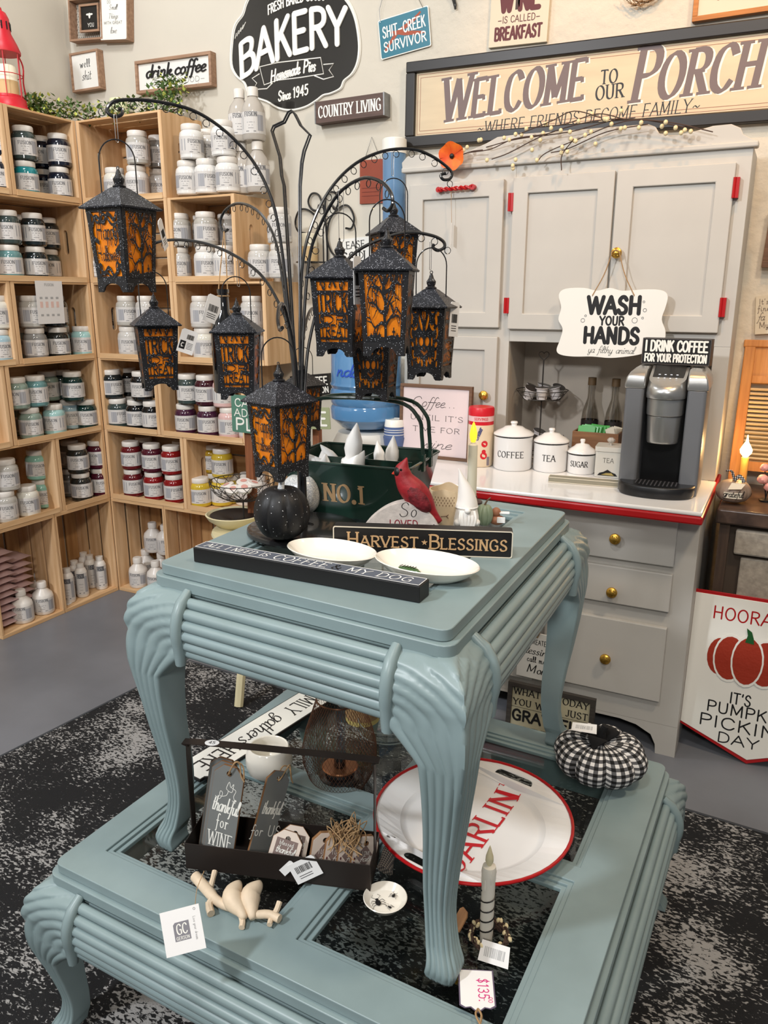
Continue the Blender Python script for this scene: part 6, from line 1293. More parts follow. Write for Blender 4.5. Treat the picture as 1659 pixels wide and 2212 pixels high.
# i drink coffee block on top
A, B_ = at(1380, 797, 1, .0), at(1521, 804, 1, .0); cc = cM @ Vector((Wm*.5, .10, hM+.0625))
t = thing('block_sign', 'black block sign i drink coffee for your protection on the coffee maker', 'sign')
wS = 142*dep(cc)/FPX*1.0; hS = 56*dep(cc)/FPX; fm = frame(cc, cM.to_3x3() @ Vector((1,0,0)), (0,0,1)) @ Matrix.Rotation(-.1, 4, 'Y') @ Matrix.Translation((-wS*.5+.008, 0, 0)); t.matrix_world = fm
MB().box(0, 0, -.04, wS, hS, 0).build('block', m_sblack, t, smooth=0, bev=.001); b = MB(); b.plate([(.001,.001),(wS-.001,.001),(wS-.001,hS-.001),(.001,hS-.001)], .0002, .0008, [[(.0022,.0022),(.0022,hS-.0022),(wS-.0022,hS-.0022),(wS-.0022,.0022)]]); b.build('worn_edge', mat('edge_grey', C(96,88,84), .6), t, smooth=0)
let(t, [('I DRINK COFFEE', wS*.5, hS*.52, hS*.38, dict(fit=wS*.90, wid=.19, gap=.1)), ('FOR YOUR PROTECTION', wS*.5, hS*.12, hS*.28, dict(fit=wS*.90, wid=.20, gap=.1))], m_emb, z=.0009)
# wash your hands
yS = UY-.046; P = [(1208,637),(1222,624),(1262,622),(1290,628),(1318,622),(1345,628),(1400,625),(1432,628),(1443,640),(1438,664),(1430,690),(1438,716),(1434,745),(1420,752),(1400,760),(1370,768),(1320,773),(1280,770),(1240,770),(1212,766),(1203,756),(1210,735),(1216,710),(1207,690),(1213,664)]
o0 = at(1325, 700, 1, yS); Q = cat_rom([((at(px, py, 1, yS)-o0).x, (at(px, py, 1, yS)-o0).z, 0) for px, py in P], 4, True); Q = [(q.x, q.y) for q in Q][::-1]
t = thing('scalloped_sign', 'white scalloped hanging sign wash your hands on the brass cabinet knob', 'sign', mtx=frame(o0, (1,0,0), (0,0,1)))
MB().plate(Q, 0, .005).build('board', m_pal, t, bev=.001)
l2 = lambda px, py: ((at(px, py, 1, yS-.005)-o0).x, (at(px, py, 1, yS-.005)-o0).z)
def put_text(t, st, x0, x1, yb, yt, m, f2=l2, z=.0052, **k):
    a, b_, c_ = f2(x0, yb), f2(x1, yb), f2(x0, yt); bb = MB(); bb.text(st, (a[0]+b_[0])/2, (a[1]+b_[1])/2, c_[1]-a[1], fit=abs(b_[0]-a[0])*.96, z=z, **k); return bb.build('lettering', m, t, smooth=0)
put_text(t, 'WASH', 1267, 1385, 677, 642, m_black, wid=.25); put_text(t, 'YOUR', 1294, 1348, 702, 684, m_black, wid=.22); put_text(t, 'HANDS', 1258, 1381, 741, 709, m_black, wid=.25); put_text(t, 'ya filthy animal', 1267, 1369, 763, 748, m_black, wid=.075, pen=.5, slant=.3)
b = MB(); [b.torus((*l2(px, py), .0054), rr, .0006, 2, 14, 4) for px, py, rr in ((1259,692,.006),(1265,682,.003),(1371,692,.008),(1388,687,.003),(1391,652,.003),(1393,670,.005))]; b.build('bubble', m_black, t)
b = MB(); kk = at(1331, 549, 1, UY-.04)-o0
for px, py in ((1280,638), (1370,638)): q = l2(px, py); b.tube(cat_rom([(q[0], q[1], .006), ((q[0]+kk.x)/2, (q[1]+kk.z)/2, .004), (kk.x+(.012 if px > 1300 else -.012), kk.z, .002)], 4), .0016, 6); b.torus((q[0], q[1], .003), .003, .0012, 0, 10, 4)
b.tube([(kk.x+.013*cos(a), kk.z+.011*sin(a), .002) for a in [pi*i/8 for i in range(9)]], .0016, 6); b.build('twine_loop', m_twine, t)
# paper tag on the red handle
c = at(975, 505, 1, UY-.030); t = thing('price_tag', 'small white price tag hanging by string from the red twisted handle', 'tag', mtx=frame(c, (.35,-.94,0), (0,0,1)))
hh = .034; MB().box(-.010, -hh, -.0004, .010, hh, .0004).build('card', m_white, t, smooth=0); b = MB(); b.tube([(0, hh, 0), (.001, .13, .004)], .0008, 4); b.tube([(.001,.13,.004),(-.004,.115,.002)], .0012, 4); b.build('string', m_twine, t); b = MB(); [b.box(-.006, -.02+.008*k, .0005, .006, -.018+.008*k, .0007) for k in range(5)]; b.build('print', m_greyink, t, smooth=0)
# pod stand
c = Vector((xon(1168, .135, .95), .135, ZW)); t = thing('wire_pod_stand', 'two tier black wire stand with heart finial holding coffee pods inside the hutch', 'stand', tuple(c), face(c))
zb_ = zof(c, 1168, 852)-ZW; zh = zof(c, 1168, 778)-ZW; m_gw = mat('dark_wire', C(60,56,52), .5, metal=.5)
b = MB(); b.cyl((0,0,0), (0,0,zh), .0022, n=8); hr = .017
hp_ = [(16*sin(a)**3/16*hr, 0, zh+hr*.95+(13*cos(a)-5*cos(2*a)-2*cos(3*a)-cos(4*a))/16*hr) for a in [pi+2*pi*i/20 for i in range(20)]]; b.tube(hp_, .0015, 5, True); b.build('post_and_heart', m_gw, t)
R1 = 54*dep(c)/FPX
def basket(par, z, R_, h, name='wire_basket', n=18, mm=None):
    b = MB(); b.torus((0,0,z+h), R_, .0016, 2, 28, 5); b.torus((0,0,z), R_*.72, .0016, 2, 24, 5); b.torus((0,0,z+h*.5), R_*.86, .0010, 2, 24, 4)
    for k in range(n): a = 2*pi*k/n; b.tube([(R_*cos(a), R_*sin(a), z+h), (R_*.72*cos(a), R_*.72*sin(a), z), (0,0,z)], .0009, 4)
    return b.build(name, mm or m_gw, par)
basket(t, zb_-.014, R1, .030); basket(t, .012, R1*1.15, .035)
m_pod = mat('pod_white', C(196,190,188), .4); pod0 = None; k_ = 0
def pod(x, y, z, rx_, ry_, lb):
    global pod0
    if pod0 is None:
        pod0 = thing('coffee_pod', 'x', 'coffee pod', group='single serve coffee pods in and under the wire stand'); MB().lathe([(0,0),(.017,0),(.019,.036),(.0235,.0375),(.0235,.040),(0,.040)], 16).build('pod_cup', m_pod, pod0); MB().lathe([(.0232,.0402),(.0232,.0406),(0,.0408)], 16).build('foil_lid', mat('pod_foil', C(64,60,58), .3, metal=.4), pod0); o = pod0
    else: o = dup(pod0)
    o.matrix_world = t.matrix_world @ Matrix.Translation((x, y, z)) @ Matrix.Rotation(rx_, 4, 'X') @ Matrix.Rotation(ry_, 4, 'Y'); o['label'] = lb
for i, (a, u) in enumerate(((-2.6,.3),(-1.57,0),(-.5,-.25),(.6,.3),(1.6,.2),(2.6,.4))): pod(R1*.62*cos(a), R1*.62*sin(a), zb_-.010, u*1.2 if i in (0, 3) else .05, u, f"coffee pod in the upper basket, {['left tilted one','front centre upright','front right','right rear','rear centre','left rear'][i]}")
for i, (a, u, v) in enumerate(((-2.7,1.0,.3),(-1.9,.5,.6),(-1.1,1.2,-.4),(-.3,.2,1.1),(.5,.9,-.6),(1.6,.2,.3),(2.6,.8,.2))): pod(R1*.75*cos(a)-.01, R1*.75*sin(a), .040+.012*(i % 2), u, v, f"loose coffee pod in the lower tier, {['far left','left of the post','near the post','right of the post','right rear','rear centre','rear left'][i]}")
# syrup bottles
m_syr = mg.copy(); m_syr.name = 'clear_syrup_glass'
for nd in m_syr.node_tree.nodes:
    if nd.type == 'MATH' and nd.operation == 'MULTIPLY_ADD': nd.inputs[1].default_value = .9; nd.inputs[2].default_value = .12
    if nd.type == 'BSDF_TRANSPARENT': nd.inputs[0].default_value = (.72, .70, .66, 1)
m_lbk = mat('dark_label', C(30,24,24), .5)
for i, (px, lb) in enumerate(((1274, 'left clear syrup bottle with dark label behind the green packets'), (1325, 'right clear syrup bottle with dark label beside the coffee maker'))):
    c = Vector((xon(px, .185, .95), .185, ZW)); h = zof(c, px, 815+3*i)-ZW; r = .029; t = thing('syrup_bottle', lb, 'bottle', tuple(c), face(c), group='glass syrup bottles in the hutch')
    MB().lathe([(0,0),(r,0),(r,h*.50),(r*.9,h*.60),(r*.42,h*.76),(r*.40,h*.93),(0,h*.93)], 24).build('bottle_body', m_syr, t); MB().lathe([(r*.48,h*.91),(r*.48,h),(0,h)], 16).build('cap', mat('brown_cap', C(92,72,48), .5), t); MB().lathe([(r*1.015,h*.10),(r*1.015,h*.50)], 24, cap=False).build('label', m_lbk, t)
    b = MB(); b.text('VANILLA', 0, h*.42, .008, wid=.12, z=.001, map=wrap(r*1.02, 0)); b.text('SYRUP', 0, h*.36, .007, wid=.12, z=.001, map=wrap(r*1.02, 0)); b.build('lettering', m_edge, t, smooth=0)
# wooden box with packets
c = at(1282, 975, 1, .085); p0 = Vector((xon(1234, .085, ZW+.05), .085, ZW)); wB = xon(1333, .085, ZW+.05)-p0.x; hB = zof(Vector((p0.x, .085, 0)), 1240, 931)-ZW
t = thing('wooden_tea_box', 'small open wooden box behind the sugar canister holding tea packets', 'box', tuple(p0)); mw = wood('tea_box_wood', C(138,98,66), C(108,74,48), 2, 0)
for q in ((0,0,wB,.006),(0,.064,wB,.07),(0,.006,.006,.064),(wB-.006,.006,wB,.064)): MB().box(q[0], q[1], 0, q[2], q[3], hB).build('box_side', mw, t, smooth=0, bev=.001)
MB().box(.006, .006, 0, wB-.006, .064, .005).build('box_bottom', mw, t, smooth=0); m_gpk = mat('green_foil_packet', C(52,150,52), .3, coat=.3)
for i in range(7): o = MB().box(-.030, -.0015, 0, .030, .0015, .058).build('tea_packet', m_gpk, label=f"bright green tea packet in the wooden box, {['front left','second','third','fourth','fifth','sixth','rear right'][i]} of the row", cat='packet', group='green tea packets in the wooden box', bev=.001, loc=(p0.x+.040+.007*i, p0.y+.014+.0065*i, ZW+hB-.040+.001*(i % 3)), rot=(-.28, .05*(i % 3), .04*(i-3)))
for i in range(5): MB().box(-.014, -.0008, 0, .014, .0008, .045).build('sugar_sachet', m_edge, label=f"slim cream sachet fanned at the right end of the wooden box, {['first','second','third','fourth','last'][i]}", cat='sachet', group='cream sachets in the wooden box', loc=(p0.x+wB-.022, p0.y+.012+.010*i, ZW+hB-.028), rot=(-.15, -.25+.12*i, .3))
# creamer
c, r = rest(1036, 1010, 55, ZW); h = zof(c, 1036, 878)-ZW; t = thing('creamer_bottle', 'powdered creamer bottle with red lid and red printed sleeve left of the coffee canister', 'bottle', (c.x, c.y, ZW), face(c))
MB().lathe([(0,0),(r*.92,0),(r,.006),(r,h*.68),(r*.96,h*.76),(r*.98,h*.80),(0,h*.80)], 32).build('bottle_body', mat('creamer_sleeve', C(228,206,176), .35), t); MB().lathe([(r*.985,h*.70),(r*.985,h*.77)], 32, cap=False).build('red_band', mat('creamer_red', C(206,30,44), .35), t); MB().lathe([(r*1.0,h*.77),(r*1.0,h*.86)], 32, cap=False).build('pink_band', mat('creamer_pink', C(232,190,190), .4), t); MB().lathe([(r*1.01,h*.86),(r*1.02,h*.97),(r*.95,h),(0,h)], 32).build('lid', MATS['creamer_red'], t)
mp = wrap(r*1.005, 0); b = MB(); b.text('SERVINGS', .0, h*.795, .0085, fit=r*1.1, wid=.14, z=.0005, map=mp); b.build('lettering', MATS['creamer_red'], t, smooth=0)
b = MB(); disc = lambda x, z, rr: b.add([mp((x+rr*cos(2*pi*k/16), z+rr*sin(2*pi*k/16), .0006)) for k in range(16)], [tuple(range(16))]); disc(.014, h*.40, .011); disc(.012, h*.20, .012); disc(.012, h*.27, .007); b.build('red_splash', MATS['creamer_red'], t, smooth=0)
b = MB(); bars(b, .024, .034, h*.03, h*.18, n=6); b.v = [mp((x, y, z*.3+.0005)) for x, y, z in b.v]; b.text('Creamer', -.002, h*.55, .018, fit=r*1.0, wid=.15, slant=.2, rot=1.2, z=.0006, map=mp); b.build('barcode', mat('blue_grey_ink', C(80,80,120), .5), t, smooth=0)
# coffee picture
A, B_ = at(868, 823, 1, -.02), at(1023, 834, 1, -.02); wF = B_.x-A.x; hF = A.z-ZW-.006
t = thing('framed_coffee_sign', 'brown framed pink print coffee until its time for leaning on the hutch door', 'picture', mtx=Matrix.Translation((A.x, -.045, ZW)) @ Matrix.Rotation(-.05, 4, 'X') @ Matrix.Rotation(pi/2, 4, 'X')); hF *= 1.0; fw = .011
for q in ((0,0,wF,fw),(0,hF-fw,wF,hF),(0,fw,fw,hF-fw),(wF-fw,fw,wF,hF-fw)): MB().box(q[0], q[1], -.018, q[2], q[3], .0).build('frame_rail', m_walnut, t, smooth=0, bev=.001)
MB().box(fw, fw, -.016, wF-fw, hF-fw, -.006).build('print_panel', mat('blush_print', C(222,204,204), .6), t, smooth=0); t['z'] = -.0058
let(t, [('Coffee...', wF*.46, hF*.70, .034, dict(fit=wF*.62, wid=.05, slant=.3)), ("UNTIL IT'S", wF*.52, hF*.52, .018, dict(fit=wF*.74, wid=.10, pen=.4, serif=.06)), ('TIME FOR', wF*.52, hF*.36, .018, dict(fit=wF*.66, wid=.10, pen=.4, serif=.06)), ('wine', wF*.5, hF*.14, .034, dict(fit=wF*.4, wid=.05, slant=.3))])
# paper cups and stirrers
c, r = rest(852, 985, 42, ZW); h = zof(c, 852, 905)-ZW; t = thing('paper_cup_stack', 'stack of white and blue striped paper cups in front of the water bottle', 'cup stack', (c.x, c.y, ZW), face(c)); m_cb = mat('cup_blue', C(84,104,148), .5)
MB().lathe([(0,0),(r*.92,0),(r*1.18,h*.50),(r,h*.52)], 24).build('outer_cup', m_cb, t); MB().lathe([(r*1.12,h*.50),(r*1.05,h*.80)], 24).build('cup_side', m_cb, t); MB().lathe([(r*1.06,h*.80),(r*.96,h*.985),(r*.90,h),(r*.86,h*.985),(0,h*.97)], 24).build('white_cup', m_emb, t)
for z in (.58, .66, .72): MB().torus((0,0,h*z), r*1.10-(z-.58)*.2*r, .0012, 2, 24, 5).build('white_stripe', m_emb, t)
c, r = rest(912, 985, 90, ZW); t = thing('stirrer_basket', 'small black wire basket of black stirrers in front of the framed coffee print', 'basket', (c.x, c.y, ZW)); hB2 = zof(c, 912, 955)-ZW; basket(t, .002, r*.9, hB2, n=14, mm=m_bm)
for i in range(5): MB().cyl((0,0,.006), (.012*(i-2)*.3-.004, .002*i, zof(c, 890, 892+4*i)-ZW), .0022, n=6).build('coffee_stirrer', m_bpl, label=f"black coffee stirrer in the wire basket, {['first','second','third','fourth','fifth'][i]} from the left", cat='stirrer', group='black coffee stirrers', loc=(c.x-.035+.0065*i, c.y, ZW+.003))

# ------------------------------------------------------------------ right of the hutch
zS = .762
fy = -.14
m_mar = mat('brown_marble', C(96,76,64), .3, noise=.8, nscale=14, col2=C(40,32,30), bump=.3, bscale=30); m_crk = mat('crackle_white', C(176,166,152), .7, noise=.35, nscale=60, bump=.5, bscale=90)
t = thing('dresser', 'old crackled white dresser with dark marble top right of the hutch', 'dresser', (2.60, fy, 0))
MB().box(-.012, -.015, zS-.045, .9, WY-fy-.01, zS).build('marble_top', m_mar, t, bev=.006); MB().box(0, .004, .02, .028, WY-fy-.02, zS-.047).build('dark_post', wood('dark_post', C(84,66,52), C(60,46,38), 2, 2), t, smooth=0)
MB().box(.028, .02, .02, .88, WY-fy-.02, zS-.047).build('carcass', mat('dresser_dark', C(70,58,48), .8), t, smooth=0); MB().box(.045, -.004, zS-.135, .88, .018, zS-.060).build('drawer_front', m_crk, t, smooth=0, bev=.006); MB().box(.066, .006, .10, .88, .019, zS-.145).build('lower_drawer_front', m_crk, t, smooth=0, bev=.004)
# washboard
c = Vector((xon(1578, .16, zS+.1), .16, zS+.001)); t = thing('washboard', 'honey wooden washboard with horizontal ribs leaning behind the glowing candle lamp', 'washboard', mtx=Matrix.Translation(c) @ Matrix.Rotation(-.16, 4, 'X')); hW = (zof(c, 1606, 742)-zS)*1.03
m_hon = wood('honey_wood', C(206,142,76), C(176,112,56), 2, 2)
for x in (0, .33): MB().box(x, 0, 0, x+.032, .022, hW).build('side_post', m_hon, t, smooth=0, bev=.003)
MB().box(-.004, -.002, hW-.022, .366, .024, hW).build('top_rail', m_hon, t, smooth=0, bev=.003); MB().box(.032, .006, hW-.115, .33, .014, hW-.022).build('lettered_panel', m_hon, t, smooth=0); MB().box(.032, .0, hW-.135, .33, .020, hW-.112).build('mid_rail', m_hon, t, smooth=0, bev=.002); MB().box(.032, .0, .055, .33, .018, .085).build('low_rail', m_hon, t, smooth=0); MB().box(.032, .016, .085, .33, .019, hW-.135).build('back_sheet', mat('rib_backing', C(150,130,104), .6), t, smooth=0)
n = 17
for i in range(n): z = .09+(hW-.235)*i/n; MB().cyl((.032, .011, z+.005), (.33, .011, z+.005), .0052, n=8).build('rib', mat('rib_metal', C(170,150,118), .4, metal=.3), t)
b = MB(); b.T = Matrix(((1,0,0,.08),(0,0,-1,.0055),(0,1,0,hW-.1),(0,0,0,1))); b.text('THE', .02, .045, .014, wid=.18, align='l'); b.text('RUB', .01, .026, .014, wid=.18, align='l'); b.text('SHOP', .005, .008, .014, wid=.18, align='l'); b.build('lettering', mat('burnt_ink', C(104,70,38), .7), t, smooth=0)
# candle lamp
c = Vector((xon(1600, .07, zS), .07, zS)); t = thing('candle_lamp', 'electric candle lamp with glowing flame bulb on the marble top', 'lamp', (c.x, c.y, zS+.0005)); zb1 = zof(c, 1610, 986)-zS
MB().lathe([(0,0),(.030,0),(.032,.004),(.016,.010),(.012,.014),(0,.014)], 20).build('lamp_base', m_bm, t); MB().lathe([(.0115,.012),(.0115,zb1-.004),(.006,zb1)], 16).build('candle_sleeve', mat('lamp_sleeve', C(214,160,80), .5), t)
MB().lathe([(.006,zb1-.002),(.016,zb1+.010),(.018,zb1+.020),(.011,zb1+.034),(.004,zb1+.046),(.001,zb1+.066)], 20).build('flame_bulb', mat('lit_bulb', (1,.9,.7), .3, emit=(1,.66,.26), estr=26), t)
pl_ = bpy.data.lights.new('bulb_light', 'POINT'); pl_.energy = 1.8; pl_.color = (1, .58, .22); pl_.shadow_soft_size = .02; lo = bpy.data.objects.new('bulb_light', pl_); COL.objects.link(lo); lo.location = (c.x, c.y-.026, zS+zb1+.03)
t = pumpkin(1581, 1085, zS, .050, .070, mat('grey_wood_glaze', C(152,132,116), .5, noise=.25, nscale=30), m_twine, 'small grey lettered pumpkin with gingham bow beside the candle lamp', 10, 'ribboned_pumpkin', .006, .05)
t.location.x -= .0; c = Vector(t.location); t.rotation_euler = (0, 0, face(c)); mp = wrap(.0505, .022); b = MB(); b.add([mp((x, y, .0004)) for x, y in ((-.026,0),(-.013,0),(0,0),(.013,0),(.026,0),(.026,.018),(.013,.018),(0,.018),(-.013,.018),(-.026,.018))], [(0,1,8,9),(1,2,7,8),(2,3,6,7),(3,4,5,6)]); b.build('pale_band', m_edge, t, smooth=0)
b = MB(); b.text('grateful', 0, .005, .018, wid=.10, z=.001, map=mp, slant=.15); b.build('lettering', m_black, t, smooth=0)
def gingham(name, s=160, dark=(.008,.008,.008), light=(.78,.76,.74)):
    m = mat(name, light, .9); nt = m.node_tree; N = nt.nodes; L = nt.links; tc = N.new('ShaderNodeTexCoord'); sp = N.new('ShaderNodeSeparateXYZ'); L.new(tc.outputs['UV'], sp.inputs[0]); o_ = []
    for k in (0, 1):
        a = N.new('ShaderNodeMath'); a.operation = 'MULTIPLY'; a.inputs[1].default_value = s; L.new(sp.outputs[k], a.inputs[0]); f_ = N.new('ShaderNodeMath'); f_.operation = 'FRACT'; L.new(a.outputs[0], f_.inputs[0]); g = N.new('ShaderNodeMath'); g.operation = 'GREATER_THAN'; g.inputs[1].default_value = .5; L.new(f_.outputs[0], g.inputs[0]); o_.append(g)
    ad = N.new('ShaderNodeMath'); ad.operation = 'ADD'; L.new(o_[0].outputs[0], ad.inputs[0]); L.new(o_[1].outputs[0], ad.inputs[1]); rp = N.new('ShaderNodeValToRGB'); rp.color_ramp.interpolation = 'CONSTANT'; e = rp.color_ramp.elements; e[0].color = (*light, 1); e[1].position = .34; e[1].color = (.11,.11,.115,1); e2 = e.new(.8); e2.color = (*dark, 1)
    dv = N.new('ShaderNodeMath'); dv.operation = 'MULTIPLY'; dv.inputs[1].default_value = .5; L.new(ad.outputs[0], dv.inputs[0]); L.new(dv.outputs[0], rp.inputs[0]); L.new(rp.outputs[0], N['Principled BSDF'].inputs['Base Color']); return m
m_ging = gingham('black_white_gingham', 1)
def uvset(o, fn):
    uv = o.data.uv_layers.new(name='UVMap'); me = o.data
    for p in me.polygons:
        us = [fn(me.loops[i].vertex_index, me.vertices[me.loops[i].vertex_index]) for i in p.loop_indices]
        um = max(u[0] for u in us)
        for i, u in zip(p.loop_indices, us): uv.data[i].uv = (u[0]+(fn.wrap if hasattr(fn, 'wrap') and um-u[0] > fn.wrap/2 else 0), u[1])
b = MB(); 
for s in (1, -1): b.tube(cat_rom([(0,-.012,.070),(s*.010,-.016,.084+(.012 if s < 0 else 0)),(s*.020,-.02,.078+(.02 if s < 0 else 0)),(s*.026,-.02,.067+(.03 if s < 0 else 0))], 3), .006, 6, flat=.3)
o = b.build('gingham_bow', m_ging, t); uvset(o, lambda i, v: (v.co.x*170, v.co.z*170))
b = MB(); b.T = Matrix.Translation((.006, -.046, .060)) @ Matrix.Rotation(.9, 4, 'X') @ Matrix.Rotation(.25, 4, 'Z'); b.plate([(-.024,-.008),(.012,-.013),(.026,.002),(-.010,.012)], 0, .0006); b.build('price_tag', m_edge, t, smooth=0)
c0 = Vector((at(1656, 1060, 1, .0).x, .0, zS)); t = thing('pink_flower_sprig', 'sprig of pink artificial blossoms at the right edge standing on the marble top', 'flower', tuple(c0)); b = MB()
MB().lathe([(0,.0006),(.018,.0006),(.020,.006),(.012,.010),(0,.010)], 14).build('base', m_bm, t)
for i, (px, py, r_) in enumerate(((1652, 1010, .013), (1648, 1035, .016), (1662, 1052, .015))):
    c = at(px, py, 1, -.01)-c0; MB().ell(tuple(c), (r_, r_, r_*.9), 14, 8, lambda a, th: 1+.1*sin(3*a+th*4)).build('blossom', MATS.get('pink_petals') or mat('pink_petals', C(226,160,150), .5), t); b.tube(cat_rom([(0,0,.008), (c.x*.4, c.y*.4+.004, c.z*.5+.004), tuple(c)], 4), .0014, 5)
b.build('stem', m_bm, t)
mx_, w, h = wall_frame((1634,640), (1659,638), (1631,722), WY); t = thing('small_wall_sign', 'small cream sign cut off by the right edge beside the hutch', 'sign', mtx=mx_); w2 = w*3.2
MB().box(0, 0, .001, w2, h, .016).build('board', m_crm, t, smooth=0); let(t, [("It's", .010, h*.78, h*.14, dict(wid=.09, align='l')), ('fine', .006, h*.60, h*.15, dict(wid=.09, align='l')), ('fa', .006, h*.36, h*.20, dict(wid=.07, align='l', slant=.3)), ('My', .012, h*.16, h*.15, dict(wid=.1, align='l', serif=.06))], mat('grey_brown_ink', C(110,96,84), .6), z=.0162)
mx_, w, h = wall_frame((1648,452), (1659,452), (1645,578), WY); framed('wood_framed_picture', 'dark walnut frame cut off by the right edge below the welcome sign', mx_, w*8, h, .02, .03, m_walnut, m_crm, .01)
# hooray pennant
tip = at(1612, 1650, 2, .002); pf = Matrix.Translation(tip) @ Matrix.Rotation(-.10, 4, 'X') @ Matrix.Rotation(pi/2, 4, 'X'); t = thing('metal_pennant', 'white metal pennant with red edge and pumpkin lettered hooray its pumpkin picking day', 'sign', mtx=pf)
inv = pf.inverted(); nrm = (pf.to_3x3() @ Vector((0,0,1)))
def l3(px, py):
    d = CF+CR*((px-W/2)/FPX)+CU*((H/2-py)/FPX); k = (tip-CAM).dot(nrm)/d.dot(nrm); p = inv @ (CAM+d*k); return (p.x, p.y)
a, b_ = l3(1462, 1556), l3(1497, 1270); hw_ = -(a[0]+b_[0])/2; ys, yt = a[1], b_[1]; print('pennant', a, b_)
O = [(0,0),(hw_,ys),(hw_,yt),(-hw_,yt),(-hw_,ys)]; MB().plate(O, -.004, .0).build('red_edge', m_red, t, bev=.001); I_ = [(0,.013),(hw_-.010,ys+.004),(hw_-.010,yt-.010),(-hw_+.010,yt-.010),(-hw_+.010,ys+.004)]; MB().plate(I_, .0, .002).build('enamel_face', m_emb, t, bev=.001)
pt = lambda st, x0, x1, yb, ytp, m, **k: put_text(t, st, x0, x1, yb, ytp, m, l3, .0022, **k)
pt('HOORAY', 1535, 1535+2*(1612-1535)+8, 1346, 1320, m_red, wid=.12)
pt("IT'S", 1574, 1622, 1522, 1499, m_black, wid=.13); pt('PUMPKIN', 1520, 1702, 1551, 1528, m_black, wid=.13); pt('PICKING', 1502, 1722, 1584, 1560, m_black, wid=.13); pt('DAY', 1545, 1640, 1610, 1589, m_black, wid=.13)
pc = l3(1614, 1428); S3 = abs(l3(1700,1428)[0]-l3(1600,1428)[0])/100
for k, (dx, rx, rz) in enumerate(((-62,30,48),(62,30,48),(-40,34,56),(40,34,56),(0,33,60))):
    el = lambda g: [(pc[0]+(dx+rx*g*cos(2*pi*i/20))*S3, pc[1]+(rz*g*sin(2*pi*i/20))*S3, 0) for i in range(20)]
    z_ = .0022+.0009*k; MB().plate([(p[0], p[1]) for p in el(1.12)], z_-.0004, z_).build('white_outline', m_emb, t, smooth=0); MB().plate([(p[0], p[1]) for p in el(1.0)], z_, z_+.0006).build('pumpkin_segment', mat('rust_enamel', C(158,52,34), .35, bump=.6, bscale=90), t, smooth=0)
b = MB(); b.plate([(pc[0]+x*S3, pc[1]+y*S3) for x, y in ((-10,48),(10,46),(8,60),(2,76),(-10,84),(-6,66))], .006, .0075); b.build('green_stem', mat('stem_green', C(30,84,40), .4), t, smooth=0)

# ------------------------------------------------------------------ on the low table
ZG, ZF = zl-.0122, zl+.0006
# family sign, lying upside down along the left side
e1, e2, e3 = at(686, 1476, 2, ZF), at(398, 1650, 2, ZF), at(733, 1512, 2, ZF)
x = (e2-e1); wy = .092; t = thing('family_sign', 'long white black edged sign family gathers here lying upside down at the left', 'sign', mtx=frame(e1, x, Vector((1, 0, 0)))); Ls = x.length*1.06
O = [(0,.012),(.012,.012),(.022,0),(Ls-.022,0),(Ls-.012,.012),(Ls,.012),(Ls,wy-.012),(Ls-.012,wy-.012),(Ls-.022,wy),(.022,wy),(.012,wy-.012),(0,wy-.012)]
MB().plate(O, 0, .006).build('black_edge', m_sblack, t, smooth=0); sc_ = lambda P, g: [((x-Ls/2)*g+Ls/2, (y-wy/2)*(1-(1-g)*Ls/wy)+wy/2) for x, y in P]
MB().plate(sc_(O, 1-.006/Ls), .006, .0068).build('white_face', m_emb, t, smooth=0); t['z'] = .0068
let(t, [('FAMILY', Ls*.20, wy*.28, wy*.46, dict(fit=Ls*.29, wid=.09, serif=.05)), ('gathers', Ls*.53, wy*.34, wy*.55, dict(fit=Ls*.27, wid=.09, pen=.35, slant=.25)), ('HERE', Ls*.83, wy*.28, wy*.46, dict(fit=Ls*.22, wid=.10, serif=.05))])
# votive
c, r = rest(584, 1702, 104, ZG); t = MB().lathe([(0,.0005),(r*.62,.0005),(r*.92,.015),(r,.034),(r*.97,.052),(r*.84,.068),(r*.80,.070),(r*.76,.067),(r*.84,.05),(r*.84,.03),(r*.5,.012),(0,.010)], 40).build('ceramic_votive', m_ceram, label='round glossy white ceramic votive holder behind the tag caddy', cat='candle holder', loc=(c.x, c.y, ZG), smooth=180)
# wire mesh lamp
c, r = rest(735, 1712, 92, ZG); t = thing('mesh_lantern', 'bronze wire mesh hurricane lamp with copper plate behind the metal caddy', 'lantern', (c.x, c.y, ZG)); k_ = dep(c)/FPX
m_cop = mat('copper_plate', C(176,120,86), .3, metal=.8); m_brz = mat('bronze_wire', C(120,82,62), .35, metal=.8)
zr = lambda py: zof(c, 735, py)-ZG
prof = [(.052/.078, zr(1690)), (.86, zr(1668)), (1.0, zr(1638)), (1.0, zr(1608)), (.90, zr(1575)), (.74, zr(1540)), (.60, zr(1508))]; RM = 79*k_
MB().lathe([(0,.0004),(r*.95,.0004),(r,.005),(r,.015),(r*.9,.018),(r*.72,.020),(r*.7,.030),(0,.030)], 32).build('round_base', m_bm, t); MB().lathe([(r*.0,.030),(r*.80,.030),(r*.86,.034),(r*.80,.036),(0,.034)], 32).build('copper_dish', m_cop, t)
MB().lathe([(0,.034),(.013,.034),(.013,.066),(0,.066)], 16).build('candle_cup', m_bm, t)
def prr(s): 
    f = s*(len(prof)-1); i = min(int(f), len(prof)-2); f -= i; a, b_ = prof[i], prof[i+1]; return (a[0]+(b_[0]-a[0])*f)*RM, a[1]+(b_[1]-a[1])*f
b = MB(); n = 60
for s in (1, -1):
    for k in range(n): b.tube([(prr(j/18)[0]*cos(2*pi*k/n+s*j*.075), prr(j/18)[0]*sin(2*pi*k/n+s*j*.075), prr(j/18)[1]) for j in range(19)], .00042, 3)
